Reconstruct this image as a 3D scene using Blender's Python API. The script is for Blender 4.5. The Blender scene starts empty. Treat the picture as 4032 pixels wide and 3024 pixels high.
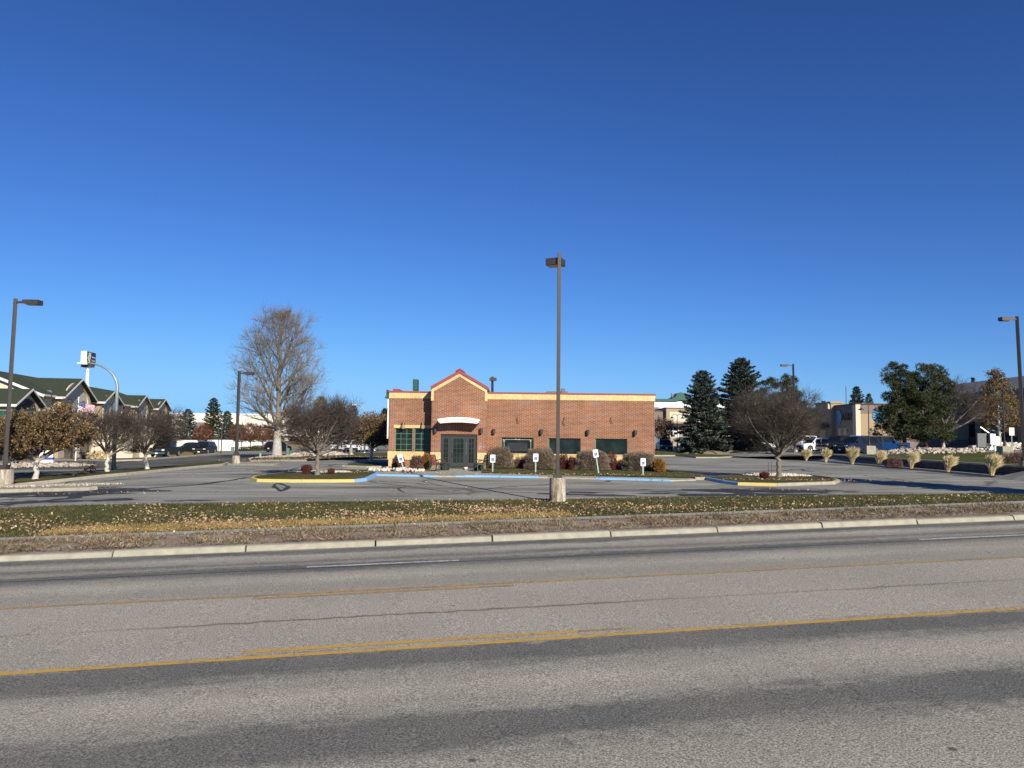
import bpy, bmesh, math, random
import numpy as np
from mathutils import Vector, Matrix
R = math.radians
rnd = random.Random(7)
rng = np.random.default_rng(11)
sc = bpy.context.scene
col = sc.collection

# ------------------------------------------------------------------ camera
F, H, PITCH, ROLL = 3000.0, 2.7, math.atan(211 / 3000.0), 0.0116
cam_d = bpy.data.cameras.new('camera')
cam = bpy.data.objects.new('camera', cam_d)
col.objects.link(cam)
sc.camera = cam
cam_d.sensor_width = 36.0
cam_d.lens = 36.0 * F / 4032.0
cam_d.clip_start = 0.1
cam_d.clip_end = 4000
cam.location = (0, 0, H)
_rx = Matrix.Rotation(math.pi / 2 + PITCH, 4, 'X')
_rz = Matrix.Rotation(ROLL, 4, 'Z')
cam.matrix_world = Matrix.Translation((0, 0, H)) @ _rx @ _rz
sc.render.resolution_x, sc.render.resolution_y = 1024, 768
CR = (_rx @ _rz).to_3x3()

# ------------------------------------------------------------------ sky, sun, exposure
SUN_EL = R(27.5)
SUN_V = Vector((0.447 * math.cos(SUN_EL), -0.894 * math.cos(SUN_EL), math.sin(SUN_EL)))
world = bpy.data.worlds.new('World')
sc.world = world
world.use_nodes = True
wn = world.node_tree
wn.nodes.clear()
sky = wn.nodes.new('ShaderNodeTexSky')
sky.sky_type = 'NISHITA'
sky.sun_disc = False
sky.sun_elevation = SUN_EL
sky.sun_rotation = math.atan2(0.447, -0.894)
sky.altitude = 1300
sky.air_density = 1.0
sky.dust_density = 0.0
sky.ozone_density = 6.0
bg = wn.nodes.new('ShaderNodeBackground')
bg.inputs['Strength'].default_value = 0.088
wo = wn.nodes.new('ShaderNodeOutputWorld')
tint = wn.nodes.new('ShaderNodeVectorMath')
tint.operation = 'MULTIPLY'
tint.inputs[1].default_value = (0.40, 0.505, 0.66)
gam = wn.nodes.new('ShaderNodeGamma')
gam.inputs[1].default_value = 1.22
wn.links.new(sky.outputs[0], gam.inputs[0])
wn.links.new(gam.outputs[0], tint.inputs[0])
def _vm(op, a, b):
    n_ = wn.nodes.new('ShaderNodeVectorMath'); n_.operation = op
    for k_, v_ in enumerate((a, b)):
        if isinstance(v_, tuple): n_.inputs[k_].default_value = v_
        else: wn.links.new(v_, n_.inputs[k_])
    return n_.outputs[0]
_a = _vm('DIVIDE', tint.outputs[0], (4.35, 9.27, 15.5))
_a3 = _vm('MULTIPLY', _vm('MULTIPLY', _a, _a), _a)
wn.links.new(_vm('DIVIDE', tint.outputs[0], _vm('ADD', _a3, (1.0, 1.0, 1.0))), bg.inputs[0])
wn.links.new(bg.outputs[0], wo.inputs[0])
sun_d = bpy.data.lights.new('sun', 'SUN')
sun_d.energy = 4.7
sun_d.angle = R(0.5)
sun_d.color = (1.0, 0.93, 0.80)
sun = bpy.data.objects.new('sun', sun_d)
col.objects.link(sun)
sun.rotation_euler = SUN_V.to_track_quat('Z', 'Y').to_euler()
sc.view_settings.view_transform = 'Standard'
sc.view_settings.look = 'None'
sc.view_settings.gamma = 1.0
sc.view_settings.exposure = 0.5

# ------------------------------------------------------------------ the lie of the land
A = R(9.9)
CA, SA = math.cos(A), math.sin(A)
def clamp(x, a, b): return a if x < a else b if x > b else x
def uv(x, y): return x * CA + y * SA, -x * SA + y * CA
def xy(u, v): return u * CA - v * SA, u * SA + v * CA
VC, VL = 19.2, 29.35            # road kerb face, front edge of the parking lot
def zroad(u): return 0.0282 * clamp(u, -45, 45)
def wall_x(y): return 32.0 + 0.047 * (y - 48)
def zupper(x): return 1.38 + 0.025 * (clamp(x, 30, 120) - 35)
def zlot(x, y):
    z = 0.27 + 0.0176 * (clamp(y, 30, 42.5) - 30) + 0.005 * (clamp(y, 42.5, 54) - 42.5) + 0.001 * (clamp(y, 54, 100) - 54)
    fade = clamp(1 - (y - 30) / 12.0, 0, 1)
    z += 0.009 * clamp(x, -25, 25) * fade
    z -= 0.03 * max(0.0, min(-x, 110) - 15)
    if x > 8 and y > 103:
        z += 0.45 * clamp((y - 103) / 8.0, 0, 1) * clamp((x - 8) / 8.0, 0, 1)
    return z
def G(x, y):
    u, v = uv(x, y)
    if v <= VC: return zroad(u)
    if v < VL:
        xe, ye = xy(u, VL)
        a = zroad(u) + 0.15
        b = zlot(xe, ye) + 0.02
        t = (v - VC) / (VL - VC)
        if t < 0.3: return a + 0.01 * t
        return a + (b - a) * (t - 0.3) / 0.7
    if x > wall_x(y): return zupper(x)
    return zlot(x, y)
def ray(px, py):
    d = CR @ Vector((px - 2016, 1512 - py, -F))
    return d / d.y
def at(px, py, Y):
    d = ray(px, py)
    return Vector((d.x * Y, Y, H + d.z * Y))
def gp(px, py, off=0.0, y0=4.0, y1=420.0):
    d = ray(px, py)
    Y = y0
    while Y < y1:
        if H + d.z * Y < G(d.x * Y, Y) + off:
            a, b = Y - 0.25, Y
            for _ in range(12):
                m = (a + b) / 2
                if H + d.z * m < G(d.x * m, m) + off: b = m
                else: a = m
            Y = b
            break
        Y += 0.25
    x = d.x * Y
    return Vector((x, Y, G(x, Y) + off))
def gpx(px, Y, off=0.0):
    x = ray(px, 1740).x * Y
    return Vector((x, Y, G(x, Y) + off))

# ------------------------------------------------------------------ materials
def nmat(name):
    m = bpy.data.materials.new(name)
    m.use_nodes = True
    return m, m.node_tree, m.node_tree.nodes['Principled BSDF']
def plain(name, c, rough=0.6, metal=0.0, noise=0.12, scale=6.0, bump=0.0, spec=0.5, island=0.0, emit=None, coat=0.0):
    m, t, b = nmat(name)
    b.inputs['Roughness'].default_value = rough
    b.inputs['Metallic'].default_value = metal
    b.inputs['Specular IOR Level'].default_value = spec
    b.inputs['Coat Weight'].default_value = coat
    b.inputs['Coat Roughness'].default_value = 0.05
    tc = t.nodes.new('ShaderNodeTexCoord')
    n = t.nodes.new('ShaderNodeTexNoise')
    n.inputs['Scale'].default_value = scale
    n.inputs['Detail'].default_value = 6
    t.links.new(tc.outputs['Object'], n.inputs['Vector'])
    mr = t.nodes.new('ShaderNodeMapRange')
    mr.inputs[1].default_value = 0.25; mr.inputs[2].default_value = 0.75
    mr.inputs[3].default_value = 1 - noise; mr.inputs[4].default_value = 1 + noise
    t.links.new(n.outputs['Fac'], mr.inputs[0])
    val = mr.outputs[0]
    if island:
        g = t.nodes.new('ShaderNodeNewGeometry')
        mi = t.nodes.new('ShaderNodeMapRange')
        mi.inputs[3].default_value = 1 - island; mi.inputs[4].default_value = 1 + island
        t.links.new(g.outputs['Random Per Island'], mi.inputs[0])
        mm = t.nodes.new('ShaderNodeMath'); mm.operation = 'MULTIPLY'
        t.links.new(val, mm.inputs[0]); t.links.new(mi.outputs[0], mm.inputs[1])
        val = mm.outputs[0]
    mx = t.nodes.new('ShaderNodeVectorMath'); mx.operation = 'SCALE'
    mx.inputs[0].default_value = c
    t.links.new(val, mx.inputs['Scale'])
    t.links.new(mx.outputs[0], b.inputs['Base Color'])
    if bump:
        bp = t.nodes.new('ShaderNodeBump')
        bp.inputs['Strength'].default_value = bump
        bp.inputs['Distance'].default_value = 0.02
        t.links.new(n.outputs['Fac'], bp.inputs['Height'])
        t.links.new(bp.outputs[0], b.inputs['Normal'])
    if emit:
        b.inputs['Emission Color'].default_value = (*emit[:3], 1)
        b.inputs['Emission Strength'].default_value = emit[3]
    return m
def leafy(name, cols, rough=0.6, trans=0.0):
    """colour picked per leaf / blade"""
    m, t, b = nmat(name)
    b.inputs['Roughness'].default_value = rough
    b.inputs['Specular IOR Level'].default_value = 0.25
    g = t.nodes.new('ShaderNodeNewGeometry')
    cr = t.nodes.new('ShaderNodeValToRGB')
    e = cr.color_ramp.elements
    while len(e) < len(cols): e.new(0.5)
    for i, c in enumerate(cols):
        e[i].position = i / (len(cols) - 1)
        e[i].color = (*c, 1)
    t.links.new(g.outputs['Random Per Island'], cr.inputs[0])
    tc = t.nodes.new('ShaderNodeTexCoord')
    n = t.nodes.new('ShaderNodeTexNoise'); n.inputs['Scale'].default_value = 0.9
    t.links.new(tc.outputs['Object'], n.inputs['Vector'])
    mr = t.nodes.new('ShaderNodeMapRange')
    mr.inputs[1].default_value = 0.3; mr.inputs[2].default_value = 0.7
    mr.inputs[3].default_value = 0.7; mr.inputs[4].default_value = 1.3
    t.links.new(n.outputs['Fac'], mr.inputs[0])
    s = t.nodes.new('ShaderNodeVectorMath'); s.operation = 'SCALE'
    t.links.new(cr.outputs[0], s.inputs[0]); t.links.new(mr.outputs[0], s.inputs['Scale'])
    t.links.new(s.outputs[0], b.inputs['Base Color'])
    return m
class NT:
    def __init__(s, t): s.t = t
    def n(s, typ, **kw):
        o = s.t.nodes.new('ShaderNode' + typ)
        for k, v in kw.items():
            if k in ('operation', 'data_type', 'blend_type', 'feature', 'wave_type', 'bands_direction', 'noise_dimensions', 'distance', 'clamp'): setattr(o, k, v)
            else:
                i = o.inputs[int(k[1:])] if k[0] == 'i' and k[1:].isdigit() else o.inputs[k.replace('_', ' ')]
                if hasattr(v, 'links') or isinstance(v, bpy.types.NodeSocket): s.t.links.new(v, i)
                else: i.default_value = v
        return o
    def math(s, op, a, b=0.0, c=None):
        o = s.t.nodes.new('ShaderNodeMath'); o.operation = op
        for k, v in enumerate((a, b) if c is None else (a, b, c)):
            if isinstance(v, bpy.types.NodeSocket): s.t.links.new(v, o.inputs[k])
            else: o.inputs[k].default_value = v
        return o.outputs[0]
    def ramp(s, fac, stops, interp='LINEAR'):
        o = s.t.nodes.new('ShaderNodeValToRGB'); o.color_ramp.interpolation = interp
        e = o.color_ramp.elements
        while len(e) < len(stops): e.new(0.5)
        for i, (p, c) in enumerate(stops):
            e[i].position = p
            e[i].color = (*c, 1) if isinstance(c, tuple) else (c, c, c, 1)
        s.t.links.new(fac, o.inputs[0])
        return o.outputs[0]
    def mix(s, f, a, b, blend='MIX'):
        o = s.t.nodes.new('ShaderNodeMix'); o.data_type = 'RGBA'; o.blend_type = blend
        for k, v in ((0, f), (6, a), (7, b)):
            if isinstance(v, bpy.types.NodeSocket): s.t.links.new(v, o.inputs[k])
            elif k == 0: o.inputs[0].default_value = v
            else: o.inputs[k].default_value = (*v, 1)
        return o.outputs[2]

def mat_road():
    m, t, b = nmat('worn_road_asphalt'); N = NT(t)
    tc = N.n('TexCoord'); o = tc.outputs['Object']
    sep = N.n('SeparateXYZ', i0=o)
    st = N.n('VectorMath', operation='MULTIPLY', i0=o, i1=(0.16, 1.0, 1.0))
    nlow = N.n('TexNoise', Vector=st.outputs[0], Scale=1.8, Detail=8.0, Roughness=0.7)
    wob = N.math('MULTIPLY_ADD', nlow.outputs['Fac'], 1.1, -0.55)
    nfine = N.n('TexNoise', Vector=o, Scale=5.0, Detail=6.0, Roughness=0.7)
    v = N.math('ADD', N.math('ADD', sep.outputs[1], wob), N.math('MULTIPLY_ADD', nfine.outputs['Fac'], 0.7, -0.35))
    v = N.math('DIVIDE', v, 20.0)
    L, M, D, DD = (0.405, 0.370, 0.300), (0.315, 0.290, 0.238), (0.140, 0.137, 0.123), (0.105, 0.105, 0.098)
    P = (0.382, 0.345, 0.283)
    base = N.ramp(v, [(0.0, M), (0.14, (0.165, 0.158, 0.137)), (0.24, L), (0.325, M), (0.345, D), (0.375, D), (0.39, M), (0.42, L), (0.445, M), (0.465, D), (0.492, D), (0.505, P), (0.60, P),
                      (0.685, P), (0.70, M), (0.735, M), (0.76, L), (0.79, M), (0.808, D), (0.835, DD), (0.85, M), (0.868, D), (0.885, M), (0.91, L), (0.93, D), (0.945, DD), (0.97, M)])
    big = N.n('TexNoise', Vector=o, Scale=0.35, Detail=3.0)
    base = N.mix(N.ramp(big.outputs['Fac'], [(0.4, 0.0), (0.65, 0.35)]), base, (0.26, 0.24, 0.20))
    sp = N.n('TexNoise', Vector=o, Scale=48.0, Detail=3.0, Roughness=0.75)
    sp2 = N.n('TexVoronoi', Vector=o, Scale=70.0)
    f = N.math('MULTIPLY', N.ramp(sp.outputs['Fac'], [(0.34, 0.35), (0.5, 0.98), (0.66, 1.8)]), 1.0)
    f = N.math('MULTIPLY', f, N.ramp(sp2.outputs['Distance'], [(0.0, 1.3), (0.5, 0.85)]))
    cs = N.n('VectorMath', operation='SCALE', i0=base, Scale=f)
    # crack running along the turn lane, seam along the lane line
    nc = N.n('TexNoise', Vector=o, Scale=3.0, Detail=8.0)
    vc = N.math('ADD', sep.outputs[1], N.math('MULTIPLY_ADD', nc.outputs['Fac'], 0.22, -0.11))
    ck = N.math('ABSOLUTE', N.math('SUBTRACT', vc, 11.87))
    nb = N.n('TexNoise', Vector=st.outputs[0], Scale=0.9, Detail=2.0)
    ckf = N.math('MULTIPLY', N.ramp(ck, [(0.0, 0.72), (0.035, 0.42), (0.08, 0.0)]), N.ramp(nb.outputs['Fac'], [(0.35, 0.2), (0.55, 1.0)]))
    seam = N.math('ABSOLUTE', N.math('SUBTRACT', sep.outputs[1], 16.42))
    sf = N.ramp(seam, [(0.0, 0.85), (0.03, 0.75), (0.05, 0.0)])
    vo = N.n('TexVoronoi', Vector=o, Scale=0.9)
    spot = N.ramp(vo.outputs['Distance'], [(0.0, 0.8), (0.028, 0.7), (0.04, 0.0)])
    dark = N.math('MAXIMUM', N.math('MAXIMUM', ckf, sf), spot)
    c = N.mix(dark, cs.outputs[0], (0.03, 0.03, 0.033))
    t.links.new(c, b.inputs['Base Color'])
    b.inputs['Roughness'].default_value = 0.9
    b.inputs['Specular IOR Level'].default_value = 0.2
    bp = N.n('Bump', Strength=0.55, Distance=0.012, Height=sp.outputs['Fac'])
    t.links.new(bp.outputs[0], b.inputs['Normal'])
    return m
def mat_lot():
    m, t, b = nmat('parking_asphalt'); N = NT(t)
    tc = N.n('TexCoord'); o = tc.outputs['Object']
    n1 = N.n('TexNoise', Vector=o, Scale=0.12, Detail=6.0, Roughness=0.6)
    st = N.n('VectorMath', operation='MULTIPLY', i0=o, i1=(0.22, 1.0, 1.0))
    n2 = N.n('TexNoise', Vector=st.outputs[0], Scale=0.55, Detail=6.0, Roughness=0.62, Distortion=0.8)
    n3 = N.n('TexNoise', Vector=o, Scale=20.0, Detail=3.0)
    c = N.ramp(n2.outputs['Fac'], [(0.30, (0.080, 0.079, 0.070)), (0.42, (0.155, 0.152, 0.130)), (0.53, (0.26, 0.252, 0.213)), (0.68, (0.36, 0.345, 0.295))])
    c = N.mix(N.ramp(n1.outputs['Fac'], [(0.40, 0.0), (0.62, 0.55)]), c, (0.26, 0.25, 0.215))
    cs = N.n('VectorMath', operation='SCALE', i0=c, Scale=N.ramp(n3.outputs['Fac'], [(0.3, 0.72), (0.7, 1.28)]))
    nd = N.n('TexNoise', Vector=o, Scale=0.5, Detail=5.0)
    ad = N.n('VectorMath', operation='MULTIPLY_ADD', i0=nd.outputs['Color'], i1=(2.6, 2.6, 0.0), i2=o)
    vo = N.n('TexVoronoi', Vector=ad.outputs[0], Scale=0.085, feature='DISTANCE_TO_EDGE')
    cf = N.ramp(vo.outputs['Distance'], [(0.0, 0.9), (0.006, 0.7), (0.011, 0.0)])
    msk = N.n('TexNoise', Vector=o, Scale=0.07, Detail=2.0)
    cf = N.math('MULTIPLY', cf, N.ramp(msk.outputs['Fac'], [(0.42, 0.0), (0.52, 1.0)]))
    c = N.mix(cf, cs.outputs[0], (0.035, 0.035, 0.037))
    t.links.new(c, b.inputs['Base Color'])
    b.inputs['Roughness'].default_value = 0.85
    b.inputs['Specular IOR Level'].default_value = 0.25
    bp = N.n('Bump', Strength=0.4, Distance=0.01, Height=n3.outputs['Fac'])
    t.links.new(bp.outputs[0], b.inputs['Normal'])
    return m
def mat_brick(name, c1, c2, mortar, bw=0.30, bh=0.082, soldier=False, ms=0.012):
    m, t, b = nmat(name); N = NT(t)
    tc = N.n('TexCoord'); o = tc.outputs['Object']
    s = N.n('SeparateXYZ', i0=o)
    xs = N.math('ADD', s.outputs[0], s.outputs[1])
    cv = N.n('CombineXYZ')
    if soldier:
        t.links.new(s.outputs[2], cv.inputs[0]); t.links.new(xs, cv.inputs[1])
    else:
        t.links.new(xs, cv.inputs[0]); t.links.new(s.outputs[2], cv.inputs[1])
    br = t.nodes.new('ShaderNodeTexBrick')
    t.links.new(cv.outputs[0], br.inputs['Vector'])
    br.inputs['Color1'].default_value = (*c1, 1); br.inputs['Color2'].default_value = (*c2, 1)
    br.inputs['Mortar'].default_value = (*mortar, 1)
    br.inputs['Scale'].default_value = 1.0
    br.inputs['Mortar Size'].default_value = ms
    br.inputs['Mortar Smooth'].default_value = 0.1
    br.inputs['Brick Width'].default_value = bw
    br.inputs['Row Height'].default_value = bh
    n = N.n('TexNoise', Vector=o, Scale=0.7, Detail=6.0)
    n2 = N.n('TexNoise', Vector=o, Scale=9.0, Detail=3.0)
    f = N.math('MULTIPLY', N.ramp(n.outputs['Fac'], [(0.3, 0.82), (0.7, 1.16)]), N.ramp(n2.outputs['Fac'], [(0.3, 0.85), (0.7, 1.15)]))
    es = N.n('VectorMath', operation='MULTIPLY', i0=o, i1=(0.5, 0.5, 2.2))
    ne = N.n('TexNoise', Vector=es.outputs[0], Scale=0.9, Detail=7.0, Roughness=0.65)
    bc = N.mix(N.ramp(ne.outputs['Fac'], [(0.52, 0.0), (0.72, 0.38)]), br.outputs['Color'], tuple(0.35 * x + 0.22 for x in c1))
    cs = N.n('VectorMath', operation='SCALE', i0=bc, Scale=f)
    t.links.new(cs.outputs[0], b.inputs['Base Color'])
    b.inputs['Roughness'].default_value = 0.85
    bp = N.n('Bump', Strength=0.5, Distance=0.01, Height=br.outputs['Fac'])
    bp.invert = True
    t.links.new(bp.outputs[0], b.inputs['Normal'])
    return m
def mat_grass(name, cols, s1=0.35, s2=6.0):
    m, t, b = nmat(name); N = NT(t)
    tc = N.n('TexCoord'); o = tc.outputs['Object']
    n1 = N.n('TexNoise', Vector=o, Scale=s1, Detail=6.0, Roughness=0.65)
    n2 = N.n('TexNoise', Vector=o, Scale=s2, Detail=6.0, Roughness=0.7)
    k = N.math('MULTIPLY_ADD', n2.outputs['Fac'], 0.5, N.math('MULTIPLY', n1.outputs['Fac'], 0.5))
    st = [(0.36 + 0.28 * i / (len(cols) - 1), c) for i, c in enumerate(cols)]
    c = N.ramp(k, st)
    t.links.new(c, b.inputs['Base Color'])
    b.inputs['Roughness'].default_value = 0.95
    b.inputs['Specular IOR Level'].default_value = 0.1
    bp = N.n('Bump', Strength=0.9, Distance=0.04, Height=n2.outputs['Fac'])
    t.links.new(bp.outputs[0], b.inputs['Normal'])
    return m
def mat_paint(name, c, under=(0.17, 0.155, 0.14), wear=0.5, sc_=14.0):
    m, t, b = nmat(name); N = NT(t)
    tc = N.n('TexCoord'); o = tc.outputs['Object']
    n = N.n('TexNoise', Vector=o, Scale=sc_, Detail=8.0, Roughness=0.75)
    n2 = N.n('TexNoise', Vector=o, Scale=1.1, Detail=2.0)
    k = N.math('ADD', n.outputs['Fac'], N.math('MULTIPLY_ADD', n2.outputs['Fac'], 0.3, -0.15))
    c2 = N.mix(N.ramp(k, [(wear, 0.0), (wear + 0.09, 0.8)]), c, under)
    t.links.new(c2, b.inputs['Base Color'])
    b.inputs['Roughness'].default_value = 0.75
    return m
def mat_glass(name, c=(0.012, 0.02, 0.02), rough=0.04):
    m, t, b = nmat(name)
    b.inputs['Base Color'].default_value = (*c, 1)
    b.inputs['Roughness'].default_value = rough
    b.inputs['Specular IOR Level'].default_value = 0.3
    N = NT(t); tc = N.n('TexCoord')
    n = N.n('TexNoise', Vector=tc.outputs['Object'], Scale=1.2, Detail=3.0)
    cc = N.mix(N.ramp(n.outputs['Fac'], [(0.45, 0.0), (0.7, 0.6)]), c, tuple(x * 2.6 + 0.005 for x in c))
    t.links.new(cc, b.inputs['Base Color'])
    return m

M = {}
M['road'] = mat_road()
M['lot'] = mat_lot()
M['brick'] = mat_brick('red_brown_brick', (0.215, 0.070, 0.036), (0.125, 0.043, 0.026), (0.46, 0.275, 0.155))
M['cream'] = mat_brick('cream_soldier_brick', (0.68, 0.50, 0.235), (0.63, 0.46, 0.22), (0.50, 0.36, 0.165), bw=0.32, bh=0.075, soldier=True, ms=0.006)
M['red_cap'] = plain('dark_red_metal_coping', (0.27, 0.055, 0.06), 0.45)
M['white'] = plain('white_paint', (0.78, 0.78, 0.76), 0.5, noise=0.05)
M['offwhite'] = plain('offwhite_stucco', (0.62, 0.58, 0.48), 0.9, noise=0.07)
M['green_frame'] = plain('green_window_frame', (0.09, 0.19, 0.13), 0.5)
M['green_dark'] = plain('dark_green_metal', (0.018, 0.085, 0.06), 0.45)
M['door'] = plain('dark_grey_door_paint', (0.024, 0.026, 0.025), 0.55)
M['glass'] = mat_glass('dark_window_glass', (0.009, 0.014, 0.012), 0.10)
M['car_glass'] = mat_glass('car_glass', (0.010, 0.012, 0.014), 0.03)
M['pale_glass'] = mat_glass('pale_window_glass', (0.16, 0.20, 0.22), 0.1)
M['curtain_glass'] = plain('curtained_window', (0.10, 0.12, 0.13), 0.15)
M['pole'] = plain('bronze_brown_steel', (0.060, 0.050, 0.043), 0.5, metal=0.3, noise=0.1)
M['galv'] = plain('grey_green_galvanised_steel', (0.26, 0.31, 0.31), 0.45, metal=0.35, noise=0.18, scale=3)
M['dark_metal'] = plain('black_metal', (0.022, 0.022, 0.023), 0.45, noise=0.1)
M['sconce'] = plain('dark_grey_sconce', (0.045, 0.045, 0.048), 0.4, noise=0.1)
M['concrete'] = plain('kerb_concrete', (0.32, 0.297, 0.228), 0.9, noise=0.2, scale=4, bump=0.3)
M['walk'] = plain('sidewalk_concrete', (0.31, 0.30, 0.245), 0.9, noise=0.14, scale=3, bump=0.2)
def mat_base():
    m, t, b = nmat('stained_concrete_base'); N = NT(t)
    tc = N.n('TexCoord'); o = tc.outputs['Object']
    st = N.n('VectorMath', operation='MULTIPLY', i0=o, i1=(1.0, 1.0, 0.2))
    n = N.n('TexNoise', Vector=st.outputs[0], Scale=5.5, Detail=7.0, Roughness=0.65)
    n2 = N.n('TexNoise', Vector=o, Scale=14.0, Detail=5.0)
    c = N.ramp(n.outputs['Fac'], [(0.36, (0.11, 0.085, 0.05)), (0.46, (0.27, 0.22, 0.14)), (0.55, (0.36, 0.32, 0.25)), (0.66, (0.55, 0.51, 0.43))])
    cs = N.n('VectorMath', operation='SCALE', i0=c, Scale=N.ramp(n2.outputs['Fac'], [(0.3, 0.75), (0.7, 1.2)]))
    t.links.new(cs.outputs[0], b.inputs['Base Color'])
    b.inputs['Roughness'].default_value = 0.9
    return m
M['base'] = mat_base()
M['lawn'] = mat_grass('green_lawn', [(0.030, 0.042, 0.012), (0.055, 0.070, 0.018), (0.085, 0.090, 0.028), (0.15, 0.125, 0.05)])
M['dry'] = mat_grass('dry_tan_grass', [(0.13, 0.10, 0.04), (0.22, 0.165, 0.075), (0.30, 0.22, 0.105), (0.20, 0.17, 0.07)], 0.15, 3.0)
M['verge'] = mat_grass('bare_verge_soil', [(0.12, 0.082, 0.058), (0.22, 0.165, 0.12), (0.31, 0.245, 0.185), (0.36, 0.29, 0.22)], 0.9, 9.0)
M['strip'] = mat_grass('grass_strip_soil', [(0.028, 0.035, 0.012), (0.055, 0.062, 0.02), (0.10, 0.085, 0.032), (0.19, 0.14, 0.06)], 0.5, 7.0)
M['gravel'] = mat_grass('tan_gravel', [(0.20, 0.16, 0.11), (0.33, 0.28, 0.20), (0.42, 0.36, 0.27), (0.48, 0.42, 0.33)], 2.0, 16.0)
M['mulch'] = mat_grass('brown_mulch', [(0.14, 0.105, 0.07), (0.22, 0.17, 0.115), (0.28, 0.22, 0.15), (0.20, 0.15, 0.10)], 1.0, 12.0)
M['yellow'] = mat_paint('yellow_road_paint', (0.50, 0.30, 0.055), wear=0.52)
M['yellow_worn'] = mat_paint('faded_yellow_road_paint', (0.42, 0.26, 0.065), wear=0.47)
M['white_line'] = mat_paint('white_road_paint', (0.58, 0.58, 0.55), wear=0.50)
M['kerb_yellow'] = mat_paint('yellow_kerb_paint', (0.55, 0.43, 0.125), under=(0.36, 0.33, 0.26), wear=0.53)
M['kerb_blue'] = mat_paint('blue_kerb_paint', (0.17, 0.37, 0.62), under=(0.36, 0.34, 0.28), wear=0.54)
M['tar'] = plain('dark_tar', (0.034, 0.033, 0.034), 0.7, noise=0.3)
M['bark_grey'] = plain('grey_bark', (0.17, 0.145, 0.115), 0.95, noise=0.35, scale=5, bump=0.6)
M['bark_brown'] = plain('dark_brown_bark', (0.085, 0.062, 0.048), 0.95, noise=0.3, scale=5, bump=0.6)
M['bark_pale'] = plain('pale_bark', (0.42, 0.38, 0.33), 0.9, noise=0.3, scale=4, bump=0.4)
def mat_lowpale(name, zp, top=(0.085, 0.062, 0.048), low=(0.50, 0.46, 0.40)):
    m, t, b = nmat(name); N = NT(t)
    tc = N.n('TexCoord'); o = tc.outputs['Object']
    s = N.n('SeparateXYZ', i0=o)
    n = N.n('TexNoise', Vector=o, Scale=7.0, Detail=5.0)
    z = N.math('ADD', s.outputs[2], N.math('MULTIPLY_ADD', n.outputs['Fac'], 0.5, -0.25))
    c = N.mix(N.ramp(N.math('DIVIDE', z, 10.0), [((zp - 0.1) / 10, 0.0), ((zp + 0.25) / 10, 1.0)]), low, top)
    cs = N.n('VectorMath', operation='SCALE', i0=c, Scale=N.ramp(n.outputs['Fac'], [(0.3, 0.7), (0.7, 1.25)]))
    t.links.new(cs.outputs[0], b.inputs['Base Color'])
    b.inputs['Roughness'].default_value = 0.95
    return m
M['bark_low'] = mat_lowpale('white_washed_low_bark', 1.05)
M['bark_low_big'] = mat_lowpale('pale_low_grey_bark', 3.0, (0.20, 0.17, 0.135), (0.40, 0.37, 0.32))
M['bark_dusk'] = plain('dusky_twig_bark', (0.072, 0.052, 0.042), 0.95, noise=0.3, scale=2)
M['twig_grey'] = leafy('grey_tan_twigs', [(0.15, 0.12, 0.085), (0.25, 0.205, 0.145), (0.18, 0.14, 0.10)])
M['twig_dark'] = leafy('dark_purple_brown_twigs', [(0.050, 0.040, 0.032), (0.082, 0.066, 0.052), (0.105, 0.082, 0.066)])
M['twig_red'] = leafy('red_brown_twigs', [(0.11, 0.045, 0.028), (0.18, 0.075, 0.042), (0.14, 0.07, 0.045)])
M['leaf_bronze'] = leafy('bronze_dry_leaves', [(0.075, 0.042, 0.018), (0.16, 0.092, 0.038), (0.22, 0.145, 0.065), (0.10, 0.075, 0.028)])
M['blade_tan'] = leafy('tan_dry_blades', [(0.26, 0.165, 0.06), (0.38, 0.26, 0.11), (0.20, 0.15, 0.05)])
M['leaf_rust'] = leafy('rust_leaves', [(0.10, 0.05, 0.015), (0.21, 0.11, 0.03), (0.16, 0.11, 0.03), (0.10, 0.09, 0.025)])
M['leaf_few'] = leafy('few_brown_leaves', [(0.10, 0.05, 0.02), (0.20, 0.09, 0.04)])
M['leaf_red'] = leafy('dark_red_leaves', [(0.075, 0.018, 0.016), (0.15, 0.035, 0.030), (0.11, 0.05, 0.035)])
M['leaf_plum'] = leafy('plum_brown_leaves', [(0.07, 0.035, 0.030), (0.14, 0.07, 0.055), (0.19, 0.12, 0.085)])
M['leaf_orange'] = leafy('orange_leaves', [(0.20, 0.085, 0.018), (0.34, 0.17, 0.035), (0.24, 0.14, 0.03)])
M['needle_blue'] = leafy('blue_green_needles', [(0.030, 0.044, 0.034), (0.062, 0.082, 0.064), (0.115, 0.140, 0.112)])
M['needle_green'] = leafy('dark_green_needles', [(0.020, 0.030, 0.012), (0.044, 0.056, 0.020), (0.080, 0.088, 0.032)])
M['hedge'] = leafy('grey_brown_hedge_twigs', [(0.10, 0.075, 0.055), (0.20, 0.155, 0.115), (0.27, 0.215, 0.16)])
M['straw'] = leafy('straw_coloured_blades', [(0.50, 0.39, 0.21), (0.68, 0.55, 0.33), (0.38, 0.32, 0.15)])
M['blade'] = leafy('lawn_blades', [(0.026, 0.036, 0.010), (0.050, 0.060, 0.017), (0.085, 0.085, 0.028), (0.16, 0.125, 0.055)])
M['blade_dry'] = leafy('dry_weed_blades', [(0.12, 0.075, 0.045), (0.27, 0.19, 0.11), (0.13, 0.12, 0.06), (0.13, 0.075, 0.06), (0.36, 0.28, 0.18), (0.15, 0.155, 0.095), (0.09, 0.055, 0.045)])
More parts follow.
